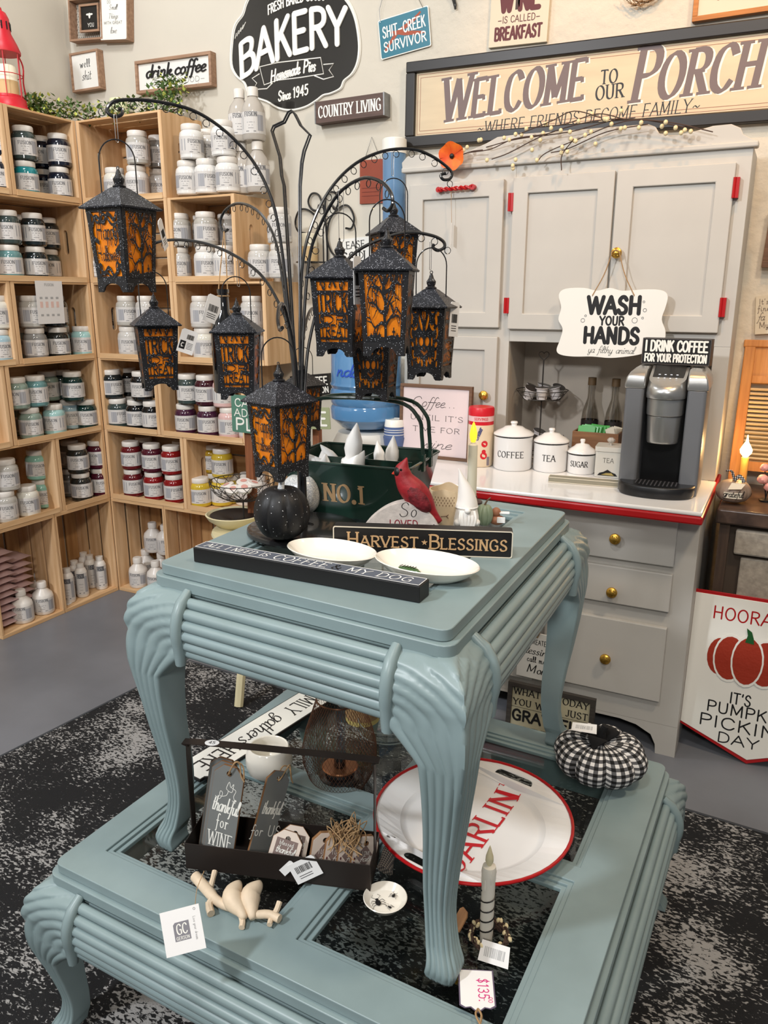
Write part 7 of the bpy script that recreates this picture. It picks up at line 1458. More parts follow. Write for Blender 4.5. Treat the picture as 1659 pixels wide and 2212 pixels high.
b.build('wire_mesh', m_brz, t, kind='stuff', smooth=0); b = MB(); b.torus((0,0,prof[-1][1]), prof[-1][0]*RM, .0018, 2, 36, 6); b.torus((0,0,prof[0][1]), prof[0][0]*RM, .0018, 2, 36, 6); b.build('mesh_rim', m_brz, t)
# glass tray, dome and candle
c, r = rest(838, 1612, 132, ZG); t = thing('glass_cake_tray', 'round clear glass tray with raised rim behind the mesh lamp', 'tray', (c.x, c.y, ZG))
m_cl = bpy.data.materials.get('pane_glass').copy(); m_cl.name = 'clear_tray_glass'
for nd in m_cl.node_tree.nodes:
    if nd.type == 'MATH' and nd.operation == 'MULTIPLY_ADD': nd.inputs[1].default_value = .8; nd.inputs[2].default_value = .10
    if nd.type == 'BSDF_TRANSPARENT': nd.inputs[0].default_value = (.93, .95, .94, 1)
MB().lathe([(0,.0005),(r*.92,.0005),(r,.004),(r*1.02,.030),(r*.99,.031),(r*.96,.008),(r*.88,.005),(0,.005)], 48).build('tray_glass', m_cl, t); b = MB(); b.torus((0,0,.030), r*1.005, .0012, 2, 48, 6); b.torus((0,0,.003), r*.97, .0016, 2, 48, 6); b.build('glass_rim', mat('rim_glass', C(190,200,196), .08, trans=.5), t)
c2, r2 = rest(783, 1572, 74, ZG+.006); h2 = zof(c2, 783, 1480)-ZG-.006
o = MB().lathe([(0,.0),(r2,.0),(r2,h2),(r2*.92,h2+.003),(r2*.75,h2-.010),(0,h2-.022)], 32).build('pillar_candle', mat('yellow_wax', C(224,200,120), .45), label='yellow pillar candle with brown label standing in the glass cake tray', cat='candle', loc=(c2.x, c2.y, ZG+.0065)); MB().lathe([(r2*1.01,.012),(r2*1.01,h2*.52)], 32, cap=False).build('label_band', mat('tan_label', C(180,140,96), .6), o)
o = MB().lathe([(r2*1.5,0),(r2*1.52,h2*.7),(r2*1.3,h2*1.05),(r2*.7,h2*1.3),(r2*.1,h2*1.38)], 36, cap=False).build('glass_dome', m_cl, label='clear glass dome over the yellow pillar candle', cat='dome', loc=(c2.x, c2.y, ZG+.0065))
# metal caddy of tags
ZC = ZF
c0, c1 = at(402, 1876, 2, ZC), at(800, 1926, 2, ZC); ex = (c1-c0).normalized(); ey = Vector((-ex.y, ex.x, 0)); wC2 = (c1-c0).length; hC2 = zof(c0, 398, 1822)-ZC; dC2 = .088
cm2 = frame(c0+Vector((0,0,.0006)), ex, ey); cad2 = thing('metal_tag_caddy', 'dark bronze metal caddy with flat bail handle holding wooden gift tags', 'caddy', mtx=cm2); m_brn = mat('dark_bronze', C(54,46,42), .45, metal=.5)
b = MB(); b.box(0, 0, 0, wC2, dC2, .0015); b.build('tray_bottom', m_brn, cad2, smooth=0)
for q in ((0,0,wC2,.0015),(0,dC2-.0015,wC2,dC2),(0,.0015,.0015,dC2-.0015),(wC2-.0015,.0015,wC2,dC2-.0015)): MB().box(q[0], q[1], .0015, q[2], q[3], hC2).build('tray_side', m_brn, cad2, smooth=0, bev=.0006)
hB3 = zof(cm2 @ Vector((0, dC2/2, 0)), 415, 1600)-ZC; b = MB(); P = [(0,hC2*.4),(0,hB3-.02),(.004,hB3-.006),(.018,hB3),(wC2-.018,hB3),(wC2-.004,hB3-.006),(wC2,hB3-.02),(wC2,hC2*.4)]
P = [(q.x, q.y) for q in cat_rom([(x, z, 0) for x, z in P], 3)]; R_ = []
for i, (x, z) in enumerate(P):
    a, b_ = P[max(i-1,0)], P[min(i+1,len(P)-1)]; t_ = Vector((b_[0]-a[0], b_[1]-a[1])).normalized(); n_2 = Vector((-t_.y, t_.x))*.0008; y0, y1 = dC2/2-.009, dC2/2+.009
    R_.append([(x+n_2.x, y0, z+n_2.y), (x+n_2.x, y1, z+n_2.y), (x-n_2.x, y1, z-n_2.y), (x-n_2.x, y0, z-n_2.y)])
b.rings(R_); b.build('flat_handle', m_brn, cad2, smooth=60); b = MB(); b.T = Matrix.Translation((.045, dC2/2, hB3+.001)); b.lathe([(0,0),(.013,0),(.013,.0004),(0,.0006)], 24, sy=.7); b.build('price_sticker', m_white, cad2); b = MB(); b.T = Matrix.Translation((.045, dC2/2, hB3+.0018)); b.text('45', 0, -.004, .008, wid=.12); b.build('sticker_price', m_black, cad2, smooth=0)
m_gtag = mat('grey_painted_tag', C(116,118,116), .6, noise=.1, nscale=20); m_tagw = wood('tag_wood', C(150,108,70), C(120,84,54), 2, 1)
def tagshape(w, h, c_): return [(-w/2,0),(w/2,0),(w/2,h-c_),(w/2-c_,h),(-w/2+c_,h),(-w/2,h-c_)]
def woodtag(x, y, z, w, h, yaw, lean, roll, lb, face_m, art=None, th=.005, twine=True):
    m_ = cm2 @ Matrix.Translation((x, y, z)) @ Matrix.Rotation(yaw, 4, 'Z') @ Matrix.Rotation(lean, 4, 'X') @ Matrix.Rotation(roll, 4, 'Y') @ Matrix.Rotation(pi/2, 4, 'X'); t = thing('wooden_gift_tag', lb, 'tag', mtx=m_, group='painted wooden gift tags in the metal caddy')
    hole = [(.005*cos(a), h-.014+.005*sin(a)) for a in [2*pi*i/10 for i in range(10)]][::-1]
    MB().plate(tagshape(w, h, w*.28), -th, -.0004, [hole]).build('tag_board', m_tagw, t, smooth=0); MB().plate(tagshape(w-.001, h-.0005, w*.28), -.0004, 0, [hole]).build('tag_face', face_m, t, smooth=0)
    if art: art(t, w, h)
    if twine: b = MB(); b.tube(cat_rom([(0,h-.014,-.006),(0,h-.014,.004),(.010,h+.012,.006),(.018,h+.010,.002),(.024,h-.008,.004),(.032,h-.018,.004)], 4), .0013, 5); b.tube(cat_rom([(0,h-.014,-.005),(.006,h+.008,-.005),(.022,h+.006,-.003),(.030,h-.014,.002)], 4), .0013, 5); b.build('twine', m_twine, t)
    return t
def art_big(t, w, h):
    let(t, [('thankful', 0, h*.54, h*.15, dict(fit=w*.84, wid=.10, pen=.35, slant=.25)), ('for', 0, h*.385, h*.13, dict(fit=w*.42, wid=.08, pen=.6, serif=.04)), ('WINE', 0, h*.19, h*.14, dict(fit=w*.80, wid=.08, pen=.6, serif=.06))], m_emb, z=.0)
    b = MB(); S_ = lambda P, wd: strip(b, cat_rom([(x*w, y*h, 0) for x, y in P], 4), wd, lambda x, y, z: (x, y, .0004)); S_([(-.35,.68),(-.2,.66),(-.12,.72),(-.2,.74),(-.2,.69),(0,.71),(.05,.76),(-.02,.78),(.05,.85),(.12,.80),(.2,.84),(.18,.76),(.05,.76)], .0005); S_([(.15,.80),(.3,.78),(.25,.72),(.33,.66),(.22,.68)], .0005); b.build('scroll_drawing', m_emb, t, smooth=0)
ht = zof(cm2 @ Vector((.04, .04, 0)), 480, 1655)-ZC-.004
for i in range(3): woodtag(.052-.010*i, .012+.016*i, .004, .058, ht*(1.06-.02*i), -.12, -.16, .12, ('front grey wooden tag lettered thankful for wine in the caddy', 'grey wooden tag just behind the thankful for wine one', 'rearmost grey wooden tag of the left stack')[i], m_gtag, art_big if i == 0 else None, twine=(i == 0))
woodtag(.122, .040, .006, .052, ht*.86, .95, -.18, .50, 'grey wooden thankful tag leaning diagonally in the middle of the caddy', m_gtag, lambda t, w, h: let(t, [('thankful', 0, h*.50, h*.15, dict(fit=w*.8, wid=.10, pen=.35, slant=.25)), ('for US', 0, h*.25, h*.12, dict(wid=.1))], m_emb, z=0))
m_wtag = mat('whitewashed_tag', C(222,206,192), .6); m_inset = mat('brown_grey_inset', C(128,108,102), .6)
def art_small(t, w, h):
    b = MB(); b.plate([(0,h*.12),(w*.36,h*.42),(0,h*.74),(-w*.36,h*.42)], 0, .0005); b.build('diamond_inset', m_inset, t, smooth=0); let(t, [('I LOVE', 0, h*.46, h*.11, dict(fit=w*.42, wid=.1)), ('fall', 0, h*.28, h*.15, dict(fit=w*.4, wid=.1, slant=.25))], m_emb, z=.0006)
    b = MB(); [b.ell((s*w*(.40), h*(.12+.12*k), .0004), (.0016,.003,.0005), 6, 4) for s in (1,-1) for k in range(3)]; b.build('leaf_print', m_burg, t, smooth=0)
for i in range(4): woodtag(wC2-.095+.024*i, .030+.004*i, .004, .046, .070-.002*i, .55, -.12, .22, f"small whitewashed i love fall tag in the caddy, {['leftmost','second','third','rightmost'][i]} of four", m_wtag, art_small, th=.0075, twine=False)
for i, (x, y) in enumerate(((.165,.030),(.178,.045))): woodtag(x, y, .004, .055, .060, .1+.2*i, -.5, .25, f"flat tag with dark printed panel in the middle of the caddy, {['front','rear'][i]} one", m_wtag, lambda t, w, h: (MB().plate([(-w*.36,h*.1),(w*.36,h*.1),(w*.36,h*.75),(-w*.36,h*.75)], 0, .0005).build('dark_inset', m_inset, t, smooth=0), let(t, [('thankful', 0, h*.35, h*.2, dict(fit=w*.6, wid=.1, slant=.2)), ('blessed', 0, h*.58, h*.12, dict(wid=.1))], m_emb, z=.0006)), twine=False)
b = MB(); r_2 = random.Random(2)
for i in range(30): x0, y0 = wC2-.052+r_2.uniform(-.018,.026), .045+r_2.uniform(-.02,.02); b.tube(cat_rom([(x0, y0, .062), (x0+r_2.uniform(-.018,.018), y0+r_2.uniform(-.015,.015), .088+r_2.uniform(-.004,.014)), (x0+r_2.uniform(-.02,.02), y0-.012, .076), (x0+r_2.uniform(-.02,.025), y0-.022, .060+r_2.uniform(-.008,.008))], 4), .0011, 4)
o = b.build('twine_bundle', m_twine, label='tangle of jute twine loops over the small tags in the caddy', cat='twine', kind='stuff'); o.matrix_world = cm2
tagM = cm2 @ Matrix.Translation((wC2*.66, -.002, hC2*.58)) @ Matrix.Rotation(-.15, 4, 'X') @ Matrix.Rotation(pi/2, 4, 'X') @ Matrix.Rotation(.55, 4, 'Z'); t = thing('price_tag', 'white barcode tag hanging over the front of the metal tag caddy', 'tag', mtx=tagM)
MB().plate([(-.026,-.019),(.026,-.019),(.026,.014),(.022,.019),(-.026,.019)], 0, .0006).build('card', m_white, t, smooth=0); b = MB(); bars(b, -.017, .014, -.002, .010, .0006); [b.box(-.016, -.008-.004*k, .0006, .010, -.007-.004*k, .0008) for k in range(2)]; b.build('print', m_black, t, smooth=0); MB().plate([(-.040,.004),(-.012,.012),(-.016,.026),(-.044,.018)], -.0008, -.0002).build('care_slip', m_white, t, smooth=0)
# bird branch
m_res = mat('cream_resin', C(226,204,176), .55, noise=.12, nscale=60, bump=.3, bscale=90); o0 = at(520, 1962, 2, ZF); t = thing('bird_branch_figurine', 'cream resin figurine of two birds perched on a twig lying on the table edge', 'figurine', (o0.x, o0.y, ZF)); g = lambda px, py, z=.010: tuple(at(px, py, 2, ZF+z)-Vector((o0.x, o0.y, ZF)))
b = MB(); b.tube(cat_rom([g(422,1893),(g(450,1925)),g(475,1950),g(510,1962),g(545,1975),g(580,1975),g(604,1985)], 4), [.0095]*6+[.008]*6+[.0065]*6+[.007]*7, 10); b.tube(cat_rom([g(452,1925),g(458,1905,.014),g(464,1882,.020)], 3), [.006,.0055,.005,.005,.0045,.005,.005], 8); b.tube(cat_rom([g(462,1940),g(452,1955,.006),g(456,1974,.006)], 3), .0065, 8); b.tube(cat_rom([g(590,1980),g(598,1965,.014),g(604,1948,.020)], 3), .005, 8); b.tube([g(444,1954,.006), g(458,1952,.006)], .004, 8); b.tube([g(585,1985,.006), g(582,1998,.005)], .0045, 8); b.tube(cat_rom([g(520,1975),g(524,1992,.006),g(522,2004,.005)], 3), .005, 8); b.build('twig', m_res, t)
for dx in (0, 44): b = MB(); P = cat_rom([g(517+dx,1905,.026),g(512+dx,1914,.026),g(503+dx*.9,1930,.022),g(505+dx*.8,1948,.018),g(520+dx*.55,1968,.014),g(528+dx*.4,1985,.010)], 3); b.tube(P, [v.x for v in cat_rom([(.004,0,0),(.0105,0,0),(.0165,0,0),(.0165,0,0),(.010,0,0),(.005,0,0)], 3)], 12); b.build('bird', m_res, t, smooth=180); b = MB(); b.tube([g(510+dx,1908,.028), g(503+dx,1906,.030)], [.004,.0008], 6); b.build('beak', m_res, t)
pt_ = at(395, 2010, 1, -1.836); v_ = CAM-pt_; t = thing('brand_tag', 'white square tag with grey curled monogram hanging off the low table edge', 'tag', mtx=Matrix.Translation(pt_) @ Matrix.Rotation(atan2(v_.y, v_.x)+pi/2-.35, 4, 'Z') @ Matrix.Rotation(-.50, 4, 'X') @ Matrix.Rotation(pi/2, 4, 'X') @ Matrix.Rotation(.27, 4, 'Z'))
b = MB(); b.tube(cat_rom([(.024,.028,0),(.030,.05,-.004),(.040,.070,-.022)], 4), .0006, 4); b.build('thread', m_twine, t)
MB().plate([(-.030,-.031),(.030,-.031),(.030,.031),(-.030,.031)], 0, .0007).build('card', m_white, t, smooth=0); b = MB(); b.plate([(-.013,-.013),(.011,-.013),(.011,.013),(-.010,.013),(-.013,.010)], .0007, .0010); b.build('grey_square', mat('tag_grey', C(128,126,132), .5), t, smooth=0)
b = MB(); b.text('GC', -.0008, -.004, .014, fit=.016, wid=.14, pen=.5, z=.0011); b.text('GERSON', -.0008, -.0115, .0045, fit=.02, wid=.14, z=.0011); b.build('monogram', m_emb, t, smooth=0); b = MB(); b.text('Live your dream', .018, 0, .004, fit=.032, wid=.1, z=.0011, rot=-pi/2); b.torus((.022,.026,.0008), .0016, .0005, 2, 10, 4); b.build('small_print', m_greyink, t, smooth=0)
# darlin tray
a_, b_ = at(832, 1785, 2, ZF+.024), at(1242, 1765, 2, ZF+.024); tp, bt_ = at(1040, 1622, 2, ZF+.026), at(955, 1906, 2, ZF+.022); cc = (a_+b_+tp+bt_)/4
ux = (tp-bt_); ux.z = 0; Ly = ux.length/2; uy = Vector((ux.y, -ux.x, 0)).normalized(); Lx = abs((b_-a_).dot(uy))/2; Ly = Lx = (Lx+Ly)/2; ux = at(1126, 1664, 2, ZF+.02)-cc; ux.z = 0; uy = Vector((ux.y, -ux.x, 0)).normalized(); print('tray', Lx, Ly)
t = thing('enamel_tray', 'large oval white enamel tray with red rim lettered darlin', 'tray', mtx=frame(Vector((cc.x, cc.y, ZF)), uy, ux))
R_ = []; hol = lambda s: stadium(0, s*Ly*.85, .060, .0125, False, 8)
oval = lambda g, z, n=56: [(Lx*g*cos(2*pi*i/n), Ly*g*sin(2*pi*i/n), z) for i in range(n)]
b = MB(); b.rings([oval(.66, .002), oval(.70, .004), oval(.74, .010)], cap0=True, cap1=False); b.build('tray_well', m_por, t, smooth=180)
# sloped rim with two handle slots
out, inn = oval(1.0, 0), oval(.74, 0); loops = [[Vector((p[0], p[1], 0)) for p in l] for l in (out, inn[::-1], [(x, y) for x, y in hol(1)][::-1], [(x, y) for x, y in hol(-1)][::-1])]; pts = [p for l in loops for p in l]
zr_ = lambda p: .010+.016*max(0, min(1, (sqrt((p.x/Lx)**2+(p.y/Ly)**2)-.74)/.26)); b = MB(); b.add([(p.x, p.y, zr_(p)) for p in pts]+[(p.x, p.y, zr_(p)-.0012) for p in pts], [tuple(q) for q in tessellate_polygon(loops)]+[tuple(len(pts)+i for i in reversed(q)) for q in tessellate_polygon(loops)]); b.build('tray_rim', m_por, t, smooth=0)
MB().tube(oval(1.0, .0265), .0032, 8, True).build('red_rim', m_red, t)
def tz_(x, y):
    g = sqrt((x/Lx)**2+(y/Ly)**2)
    return .0030 if g < .64 else (.0030+(g-.64)/.10*.0082 if g < .74 else .0112+.016*(g-.74)/.26)
q0, q1 = at(1000, 1884, 2, ZF+.003), at(1124, 1722, 2, ZF+.003); iv = t.matrix_world.inverted(); q0, q1 = iv @ q0, iv @ q1; bb = MB(); L3 = (q1-q0).length; bb.text("DARLIN'", (q0.x+q1.x)/2, (q0.y+q1.y)/2, .050, fit=L3*1.14, wid=.18, pen=.22, serif=.08, rot=atan2(q1.y-q0.y, q1.x-q0.x), z=.0, map=lambda p: (p[0], p[1], p[2]+tz_(p[0], p[1]))); bb.build('lettering', mat('red_letters', C(196,30,40), .4), t, smooth=0)
# bug dish
c, r = rest(832, 1992, 98, ZG); t = thing('bug_dish', 'small round cream dish painted with black beetles near the table leg', 'dish', (c.x, c.y, ZG), face(c))
MB().lathe([(0,.0004),(r*.6,.0004),(r*.75,.004),(r,.017),(r*.97,.018),(r*.7,.0075),(0,.006)], 40).build('dish_body', m_ceram, t); b = MB()
for x, y, s, a in ((-.012,-.004,1.0,.3),(.014,.012,.55,-.4),(.008,-.014,.45,.8)):
    b.T = Matrix.Translation((x, y, .0082+.12*(abs(x)+abs(y))*s*.2)) @ Matrix.Rotation(a, 4, 'Z') @ Matrix.Diagonal((s, s, 1, 1)); b.ell((0,0,0), (.0048,.0068,.0006), 12, 4); b.ell((0,.0078,0), (.003,.0025,.0005), 8, 4)
    for q in range(3):
        for s2 in (1,-1): b.tube([(s2*.004, .004-.004*q, .0003), (s2*.009, .006-.006*q, .0003), (s2*.012, .001-.006*q, .0003)], .0004, 4)
    for s2 in (1,-1): b.tube([(s2*.002,.009,.0003), (s2*.008,.014,.0003), (s2*.004,.019,.0003)], .0003, 4)
b.build('beetles', m_black, t)
# striped taper in a berry ring
c, r = rest(1053, 2075, 104, ZG); t = thing('berry_candle_ring', 'small wreath ring of dark twigs with cream pip berries round the striped candle', 'wreath', (c.x, c.y, ZG)); b = MB(); pb = None; r3 = random.Random(8); R5 = r*.78
for i in range(60): a = r3.uniform(0, 6.28); b.tube(cat_rom([(R5*r3.uniform(.85,1.15)*cos(a+q*.35), R5*r3.uniform(.85,1.15)*sin(a+q*.35), .008+r3.uniform(-.004,.012)) for q in range(4)], 3), .0016, 4)
b.build('twigs', m_br, t)
for i in range(34):
    a = i*2*pi/34+r3.uniform(-.1,.1); 
    if pb is None: pb = MB().ell((0,0,0), (.0032,.0032,.0045), 8, 5).build('pip_berry', m_pip, t); o = pb
    else: o = pb.copy(); COL.objects.link(o)
    rr = R5*r3.uniform(.85,1.25); o.location = (rr*cos(a), rr*sin(a), .010+r3.uniform(0,.010)); o.rotation_euler = (r3.uniform(-1,1), r3.uniform(-1,1), 0)
c4 = Vector((c.x-.004, c.y, ZG)); zt4 = zof(c4, 1037, 1868)-ZG; t = thing('striped_taper_candle', 'white drippy led taper with black spiral stripe standing in the berry ring', 'candle', tuple(c4)); rc = .0108; m_wtw = mat('white_wax', C(226,220,208), .4)
b = MB(); b.lathe([(0,.0006),(rc*.9,.0006),(rc*.95,.004),(rc,.03),(rc*.98,zt4-.02),(rc*1.1,zt4-.01),(rc*.95,zt4),(rc*.5,zt4+.002),(0,zt4+.002)], 18)
for i in range(7): a = i*.9; b.ell((rc*.9*cos(a), rc*.9*sin(a), zt4-.015-.008*(i % 3)), (.0022,.0022,.014), 8, 6)
b.build('candle_stick', m_wtw, t); MB().lathe([(.003,zt4),(.0065,zt4+.010),(.0060,zt4+.018),(.002,zt4+.032),(0,zt4+.038)], 14).build('flame_tip', mat('unlit_flame', C(214,204,168), .3), t)
b = MB(); b.tube([((rc+.0006)*cos(q*.35), (rc+.0006)*sin(q*.35), .012+.00105*q) for q in range(int((zt4*.62)/.00105))], .0012, 5); b.build('spiral_stripe', m_bpl, t)
fm = frame(at(1068, 2062, 2, ZG+.014), (1, .08, 0), (-.05, .6, .8)); t = thing('price_tag', 'white barcode tag leaning on the berry candle ring', 'tag', mtx=fm); MB().plate([(-.024,-.014),(.024,-.014),(.022,.016),(-.022,.016)], 0, .0006).build('card', m_white, t, smooth=0); b = MB(); bars(b, -.016, .016, -.006, .008, .0006); b.build('print', m_greyink, t, smooth=0)
fm = frame(at(996, 1985, 2, ZG+.03), (.6, -.6, .2), (.5, .4, .9)); o = MB().plate([(-.014,-.016),(.014,-.016),(.014,.010),(.008,.016),(-.008,.016),(-.014,.010)], 0, .002).build('wooden_tag', m_tagw, label='small wooden tag tucked between the table leg and the striped candle', cat='tag'); o.matrix_world = fm
# price tag 135
a, b_ = at(990, 2100, 2, ZG+.018), at(1066, 2104, 2, ZG+.018); up = at(1020, 2100, 2, ZG+.018)-at(1030, 2175, 2, ZG+.02); m_ptr = mat('tag_grey_border', C(96,84,104), .6)
fm = frame(at(1030, 2140, 2, ZG+.019), b_-a, up); wt_, htg = (b_-a).length, up.length*1.25; t = thing('price_tag', 'white handwritten price tag 135 dollars hanging at the near table leg', 'tag', mtx=fm)
S = [(-wt_/2,htg/2),(-wt_/2,-htg*.34),(-wt_*.36,-htg*.40),(-wt_*.2,-htg*.38),(0,-htg*.5),(wt_*.2,-htg*.38),(wt_*.36,-htg*.40),(wt_/2,-htg*.34),(wt_/2,htg/2)]
MB().plate(S, -.0008, 0).build('card_border', m_ptr, t, smooth=0); MB().plate([(x*.92, y*.95) for x, y in S], 0, .0004).build('card', m_white, t, smooth=0)
b = MB(); b.text('$135.', .002, htg*.02, htg*.20, wid=.10, rot=-pi/2, z=.0005, gap=.22, fit=htg*.52); b.text('00', wt_*.30, -htg*.20, htg*.08, wid=.14, rot=-pi/2, z=.0005); b.text('-', wt_*.14, -htg*.20, htg*.08, wid=.14, rot=-pi/2, z=.0005); b.build('handwritten_price', mat('magenta_marker', C(206,40,120), .5), t, smooth=0)
b = MB(); b.tube(cat_rom([(0,-htg*.42,.001),(.004,-htg*.6,.003),(-.002,-htg*.9,.002)], 4), .0016, 5); b.tube(cat_rom([(0,-htg*.42,.001),(-.004,-htg*.6,.004),(.006,-htg*.9,.002)], 4), .0016, 5); b.build('twine', m_twine, t)
# gingham pumpkin
c, r = rest(1288, 1732, 208, ZF); hP = zof(c, 1286, 1585)-ZF; hP = max(.07, min(hP, .12)); t = thing('fabric_pumpkin', 'black and white gingham fabric pumpkin with black felt leaves at the table corner', 'pumpkin', (c.x, c.y, ZF), .35)
nl = 8; nu, nv = nl*12, 26; R_ = []; lob = lambda a: abs(sin(a*nl/2))
for j in range(nv+1):
    th = pi*j/nv; s = max(sin(th), .03); dip = .30*math.exp(-((s/.45)**2)); sq = (1-.16*(1-lob(0))**2)
    R_.append([(r*s**.8*(1-.15*(1-abs(sin(a*nl/2)))**2.2)*cos(a), r*s**.8*(1-.15*(1-abs(sin(a*nl/2)))**2.2)*sin(a), hP/2-hP/2*cos(th)*(1-dip-(.0 if th < pi/2 else .10*(1-lob(a))**2))) for a in [2*pi*k/nu for k in range(nu)]])
b = MB(); b.rings(R_); o = b.build('pumpkin_body', m_ging, t, smooth=180)
fu = lambda i, v: (32*(((i % nu)/nu)), (i//nu)/nv*12); fu.wrap = 32; uvset(o, fu)
m_felt = mat('black_felt', C(16,15,16), .95)
for k, a in enumerate((.6, 2.4, 4.2)):
    b = MB(); vs = []; 
    for i in range(9): u = i/8; wd = .020*sin(pi*min(1, u*1.05))**.7; z = hP*.80+.030*sin(u*2.4)-.012*u*u; vs += [(cos(a)*(.050*u)-sin(a)*wd, sin(a)*(.050*u)+cos(a)*wd, z), (cos(a)*(.050*u)+sin(a)*wd, sin(a)*(.050*u)-cos(a)*wd, z)]
    b.add(vs, [(2*i, 2*i+1, 2*i+3, 2*i+2) for i in range(8)]); o = b.build('felt_leaf', m_felt, t, smooth=180); sm = o.modifiers.new('s', 'SOLIDIFY'); sm.thickness = .003
MB().tube([(0,0,hP*.7),(0,0,hP+.008),(.006,0,hP+.022)], [.009,.008,.008], 8).build('felt_stem', m_felt, t)
fm = frame(Vector((c.x-.035, c.y-.01, ZF+hP+.012)), (1, .12, .05), (-.2, 1, .25)); t = thing('price_tag', 'white barcode tag on top of the gingham pumpkin', 'tag', mtx=fm); MB().plate([(-.026,-.012),(.026,-.014),(.024,.014),(-.026,.012)], 0, .0006).build('card', m_white, t, smooth=0); b = MB(); bars(b, -.018, .016, -.005, .006, .0006); b.build('print', m_greyink, t, smooth=0); b = MB(); b.tube([(0,0,.001),(.004,-.004,-.012)], .0008, 4); b.build('plastic_loop', m_sblack, t)
# little gingham cloth bundle beside the tray
c = at(838, 1862, 2, ZG+.001); t = thing('cloth_bundle', 'small brown checked cloth bundle tied with twine between caddy and tray', 'ornament', (c.x, c.y, ZG)); b = MB(); b.tube(cat_rom([(-.008,.03,.030),(-.004,.018,.022),(0,.004,.020),(.004,-.012,.012),(.008,-.028,.006)], 4), [v.x for v in cat_rom([(.012,0,0),(.008,0,0),(.013,0,0),(.014,0,0),(.016,0,0)], 4)], 12, flat=.6); o = b.build('checked_cloth', gingham('brown_check', 1, C(70,56,48), C(160,142,122)), t); uvset(o, lambda i, v: (v.co.x*260, v.co.y*260)); b = MB(); b.torus((-.004,.018,.022), .009, .002, 1, 12, 5); b.build('twine_tie', m_twine, t)

# ------------------------------------------------------------------ behind the tables
yp = BY-.019-.006; A, B_, C_ = at(1118, 1358, 1, yp), at(1188, 1362, 1, yp), at(1116, 1456, 1, yp); t = thing('hanging_tag_sign', 'white tag shaped sign my greatest blessing call me mom hanging on the hutch base', 'sign', mtx=frame(C_, Vector((1,0,-.02)), (0,0,1))); w, h = (B_-A).length*1.12, (A-C_).length
MB().plate([(0,0),(w,0),(w,h-.02),(w-.03,h),(.03,h),(0,h-.02)], 0, .005).build('board', m_pal, t, smooth=0, bev=.001); let(t, [('MY GREATEST', w*.5, h*.76, h*.10, dict(fit=w*.80, wid=.10)), ('blessing', w*.48, h*.54, h*.16, dict(fit=w*.78, wid=.11, pen=.4, slant=.2)), ('call me', w*.52, h*.37, h*.12, dict(fit=w*.5, wid=.10)), ('Mom', w*.55, h*.13, h*.18, dict(fit=w*.55, wid=.12, pen=.4, slant=.2))], z=.0052)
b = MB(); b.tube(cat_rom([(w*.5,h*.92,.006),(w*.5-.004,h*1.1,.010),(w*.5-.012,h*1.5,.006),(w*.5+.008,h*1.9,.004)], 4), .0035, 6); b.tube(cat_rom([(w*.5,h*.92,.006),(w*.5+.006,h*1.1,.010),(w*.5+.016,h*1.5,.006),(w*.5+.008,h*1.9,.004)], 4), .0035, 6); b.ell((w*.5,h*1.05,.008), (.010,.014,.008), 10, 6); b.build('rope_hanger', m_twine, t)
ys_ = -.40; A, B_, C_ = at(1095, 1474, 1, ys_), at(1284, 1516, 1, ys_), at(1075, 1604, 1, ys_); w = (B_-A).length; h = A.z-.004
t = thing('grateful_sign', 'dark framed sign what if today you were just grateful leaning on the hutch foot', 'sign', mtx=Matrix.Translation((A.x, ys_, .002)) @ Matrix.Rotation(-.08, 4, 'X') @ Matrix.Rotation(pi/2, 4, 'X')); fw = .014
for q in ((0,0,w,fw),(0,h-fw,w,h),(0,fw,fw,h-fw),(w-fw,fw,w,h-fw)): MB().box(q[0], q[1], -.018, q[2], q[3], 0).build('frame_rail', wood('grey_frame', C(66,60,54), C(46,42,38), 2, 0), t, smooth=0)
MB().box(fw, fw, -.016, w-fw, h-fw, -.006).build('board', mat('aged_cream', C(176,168,140), .7, noise=.2, nscale=10), t, smooth=0); t['z'] = -.0056; dk = dict(wid=.17, pen=.4, serif=.08)
let(t, [('WHAT IF TODAY', w*.5, h*.80, h*.11, dict(fit=w*.86, **dk)), ('YOU WERE JUST', w*.5, h*.61, h*.11, dict(fit=w*.86, **dk)), ('GRATEFUL', w*.5, h*.34, h*.18, dict(fit=w*.86, wid=.22)), ('FOR EVERYTHING', w*.5, h*.13, h*.11, dict(fit=w*.86, **dk))])
b = MB(); b.box(fw, h*.57, -.0058, w-fw, h*.573, -.0052); b.build('rule', m_black, t, smooth=0)
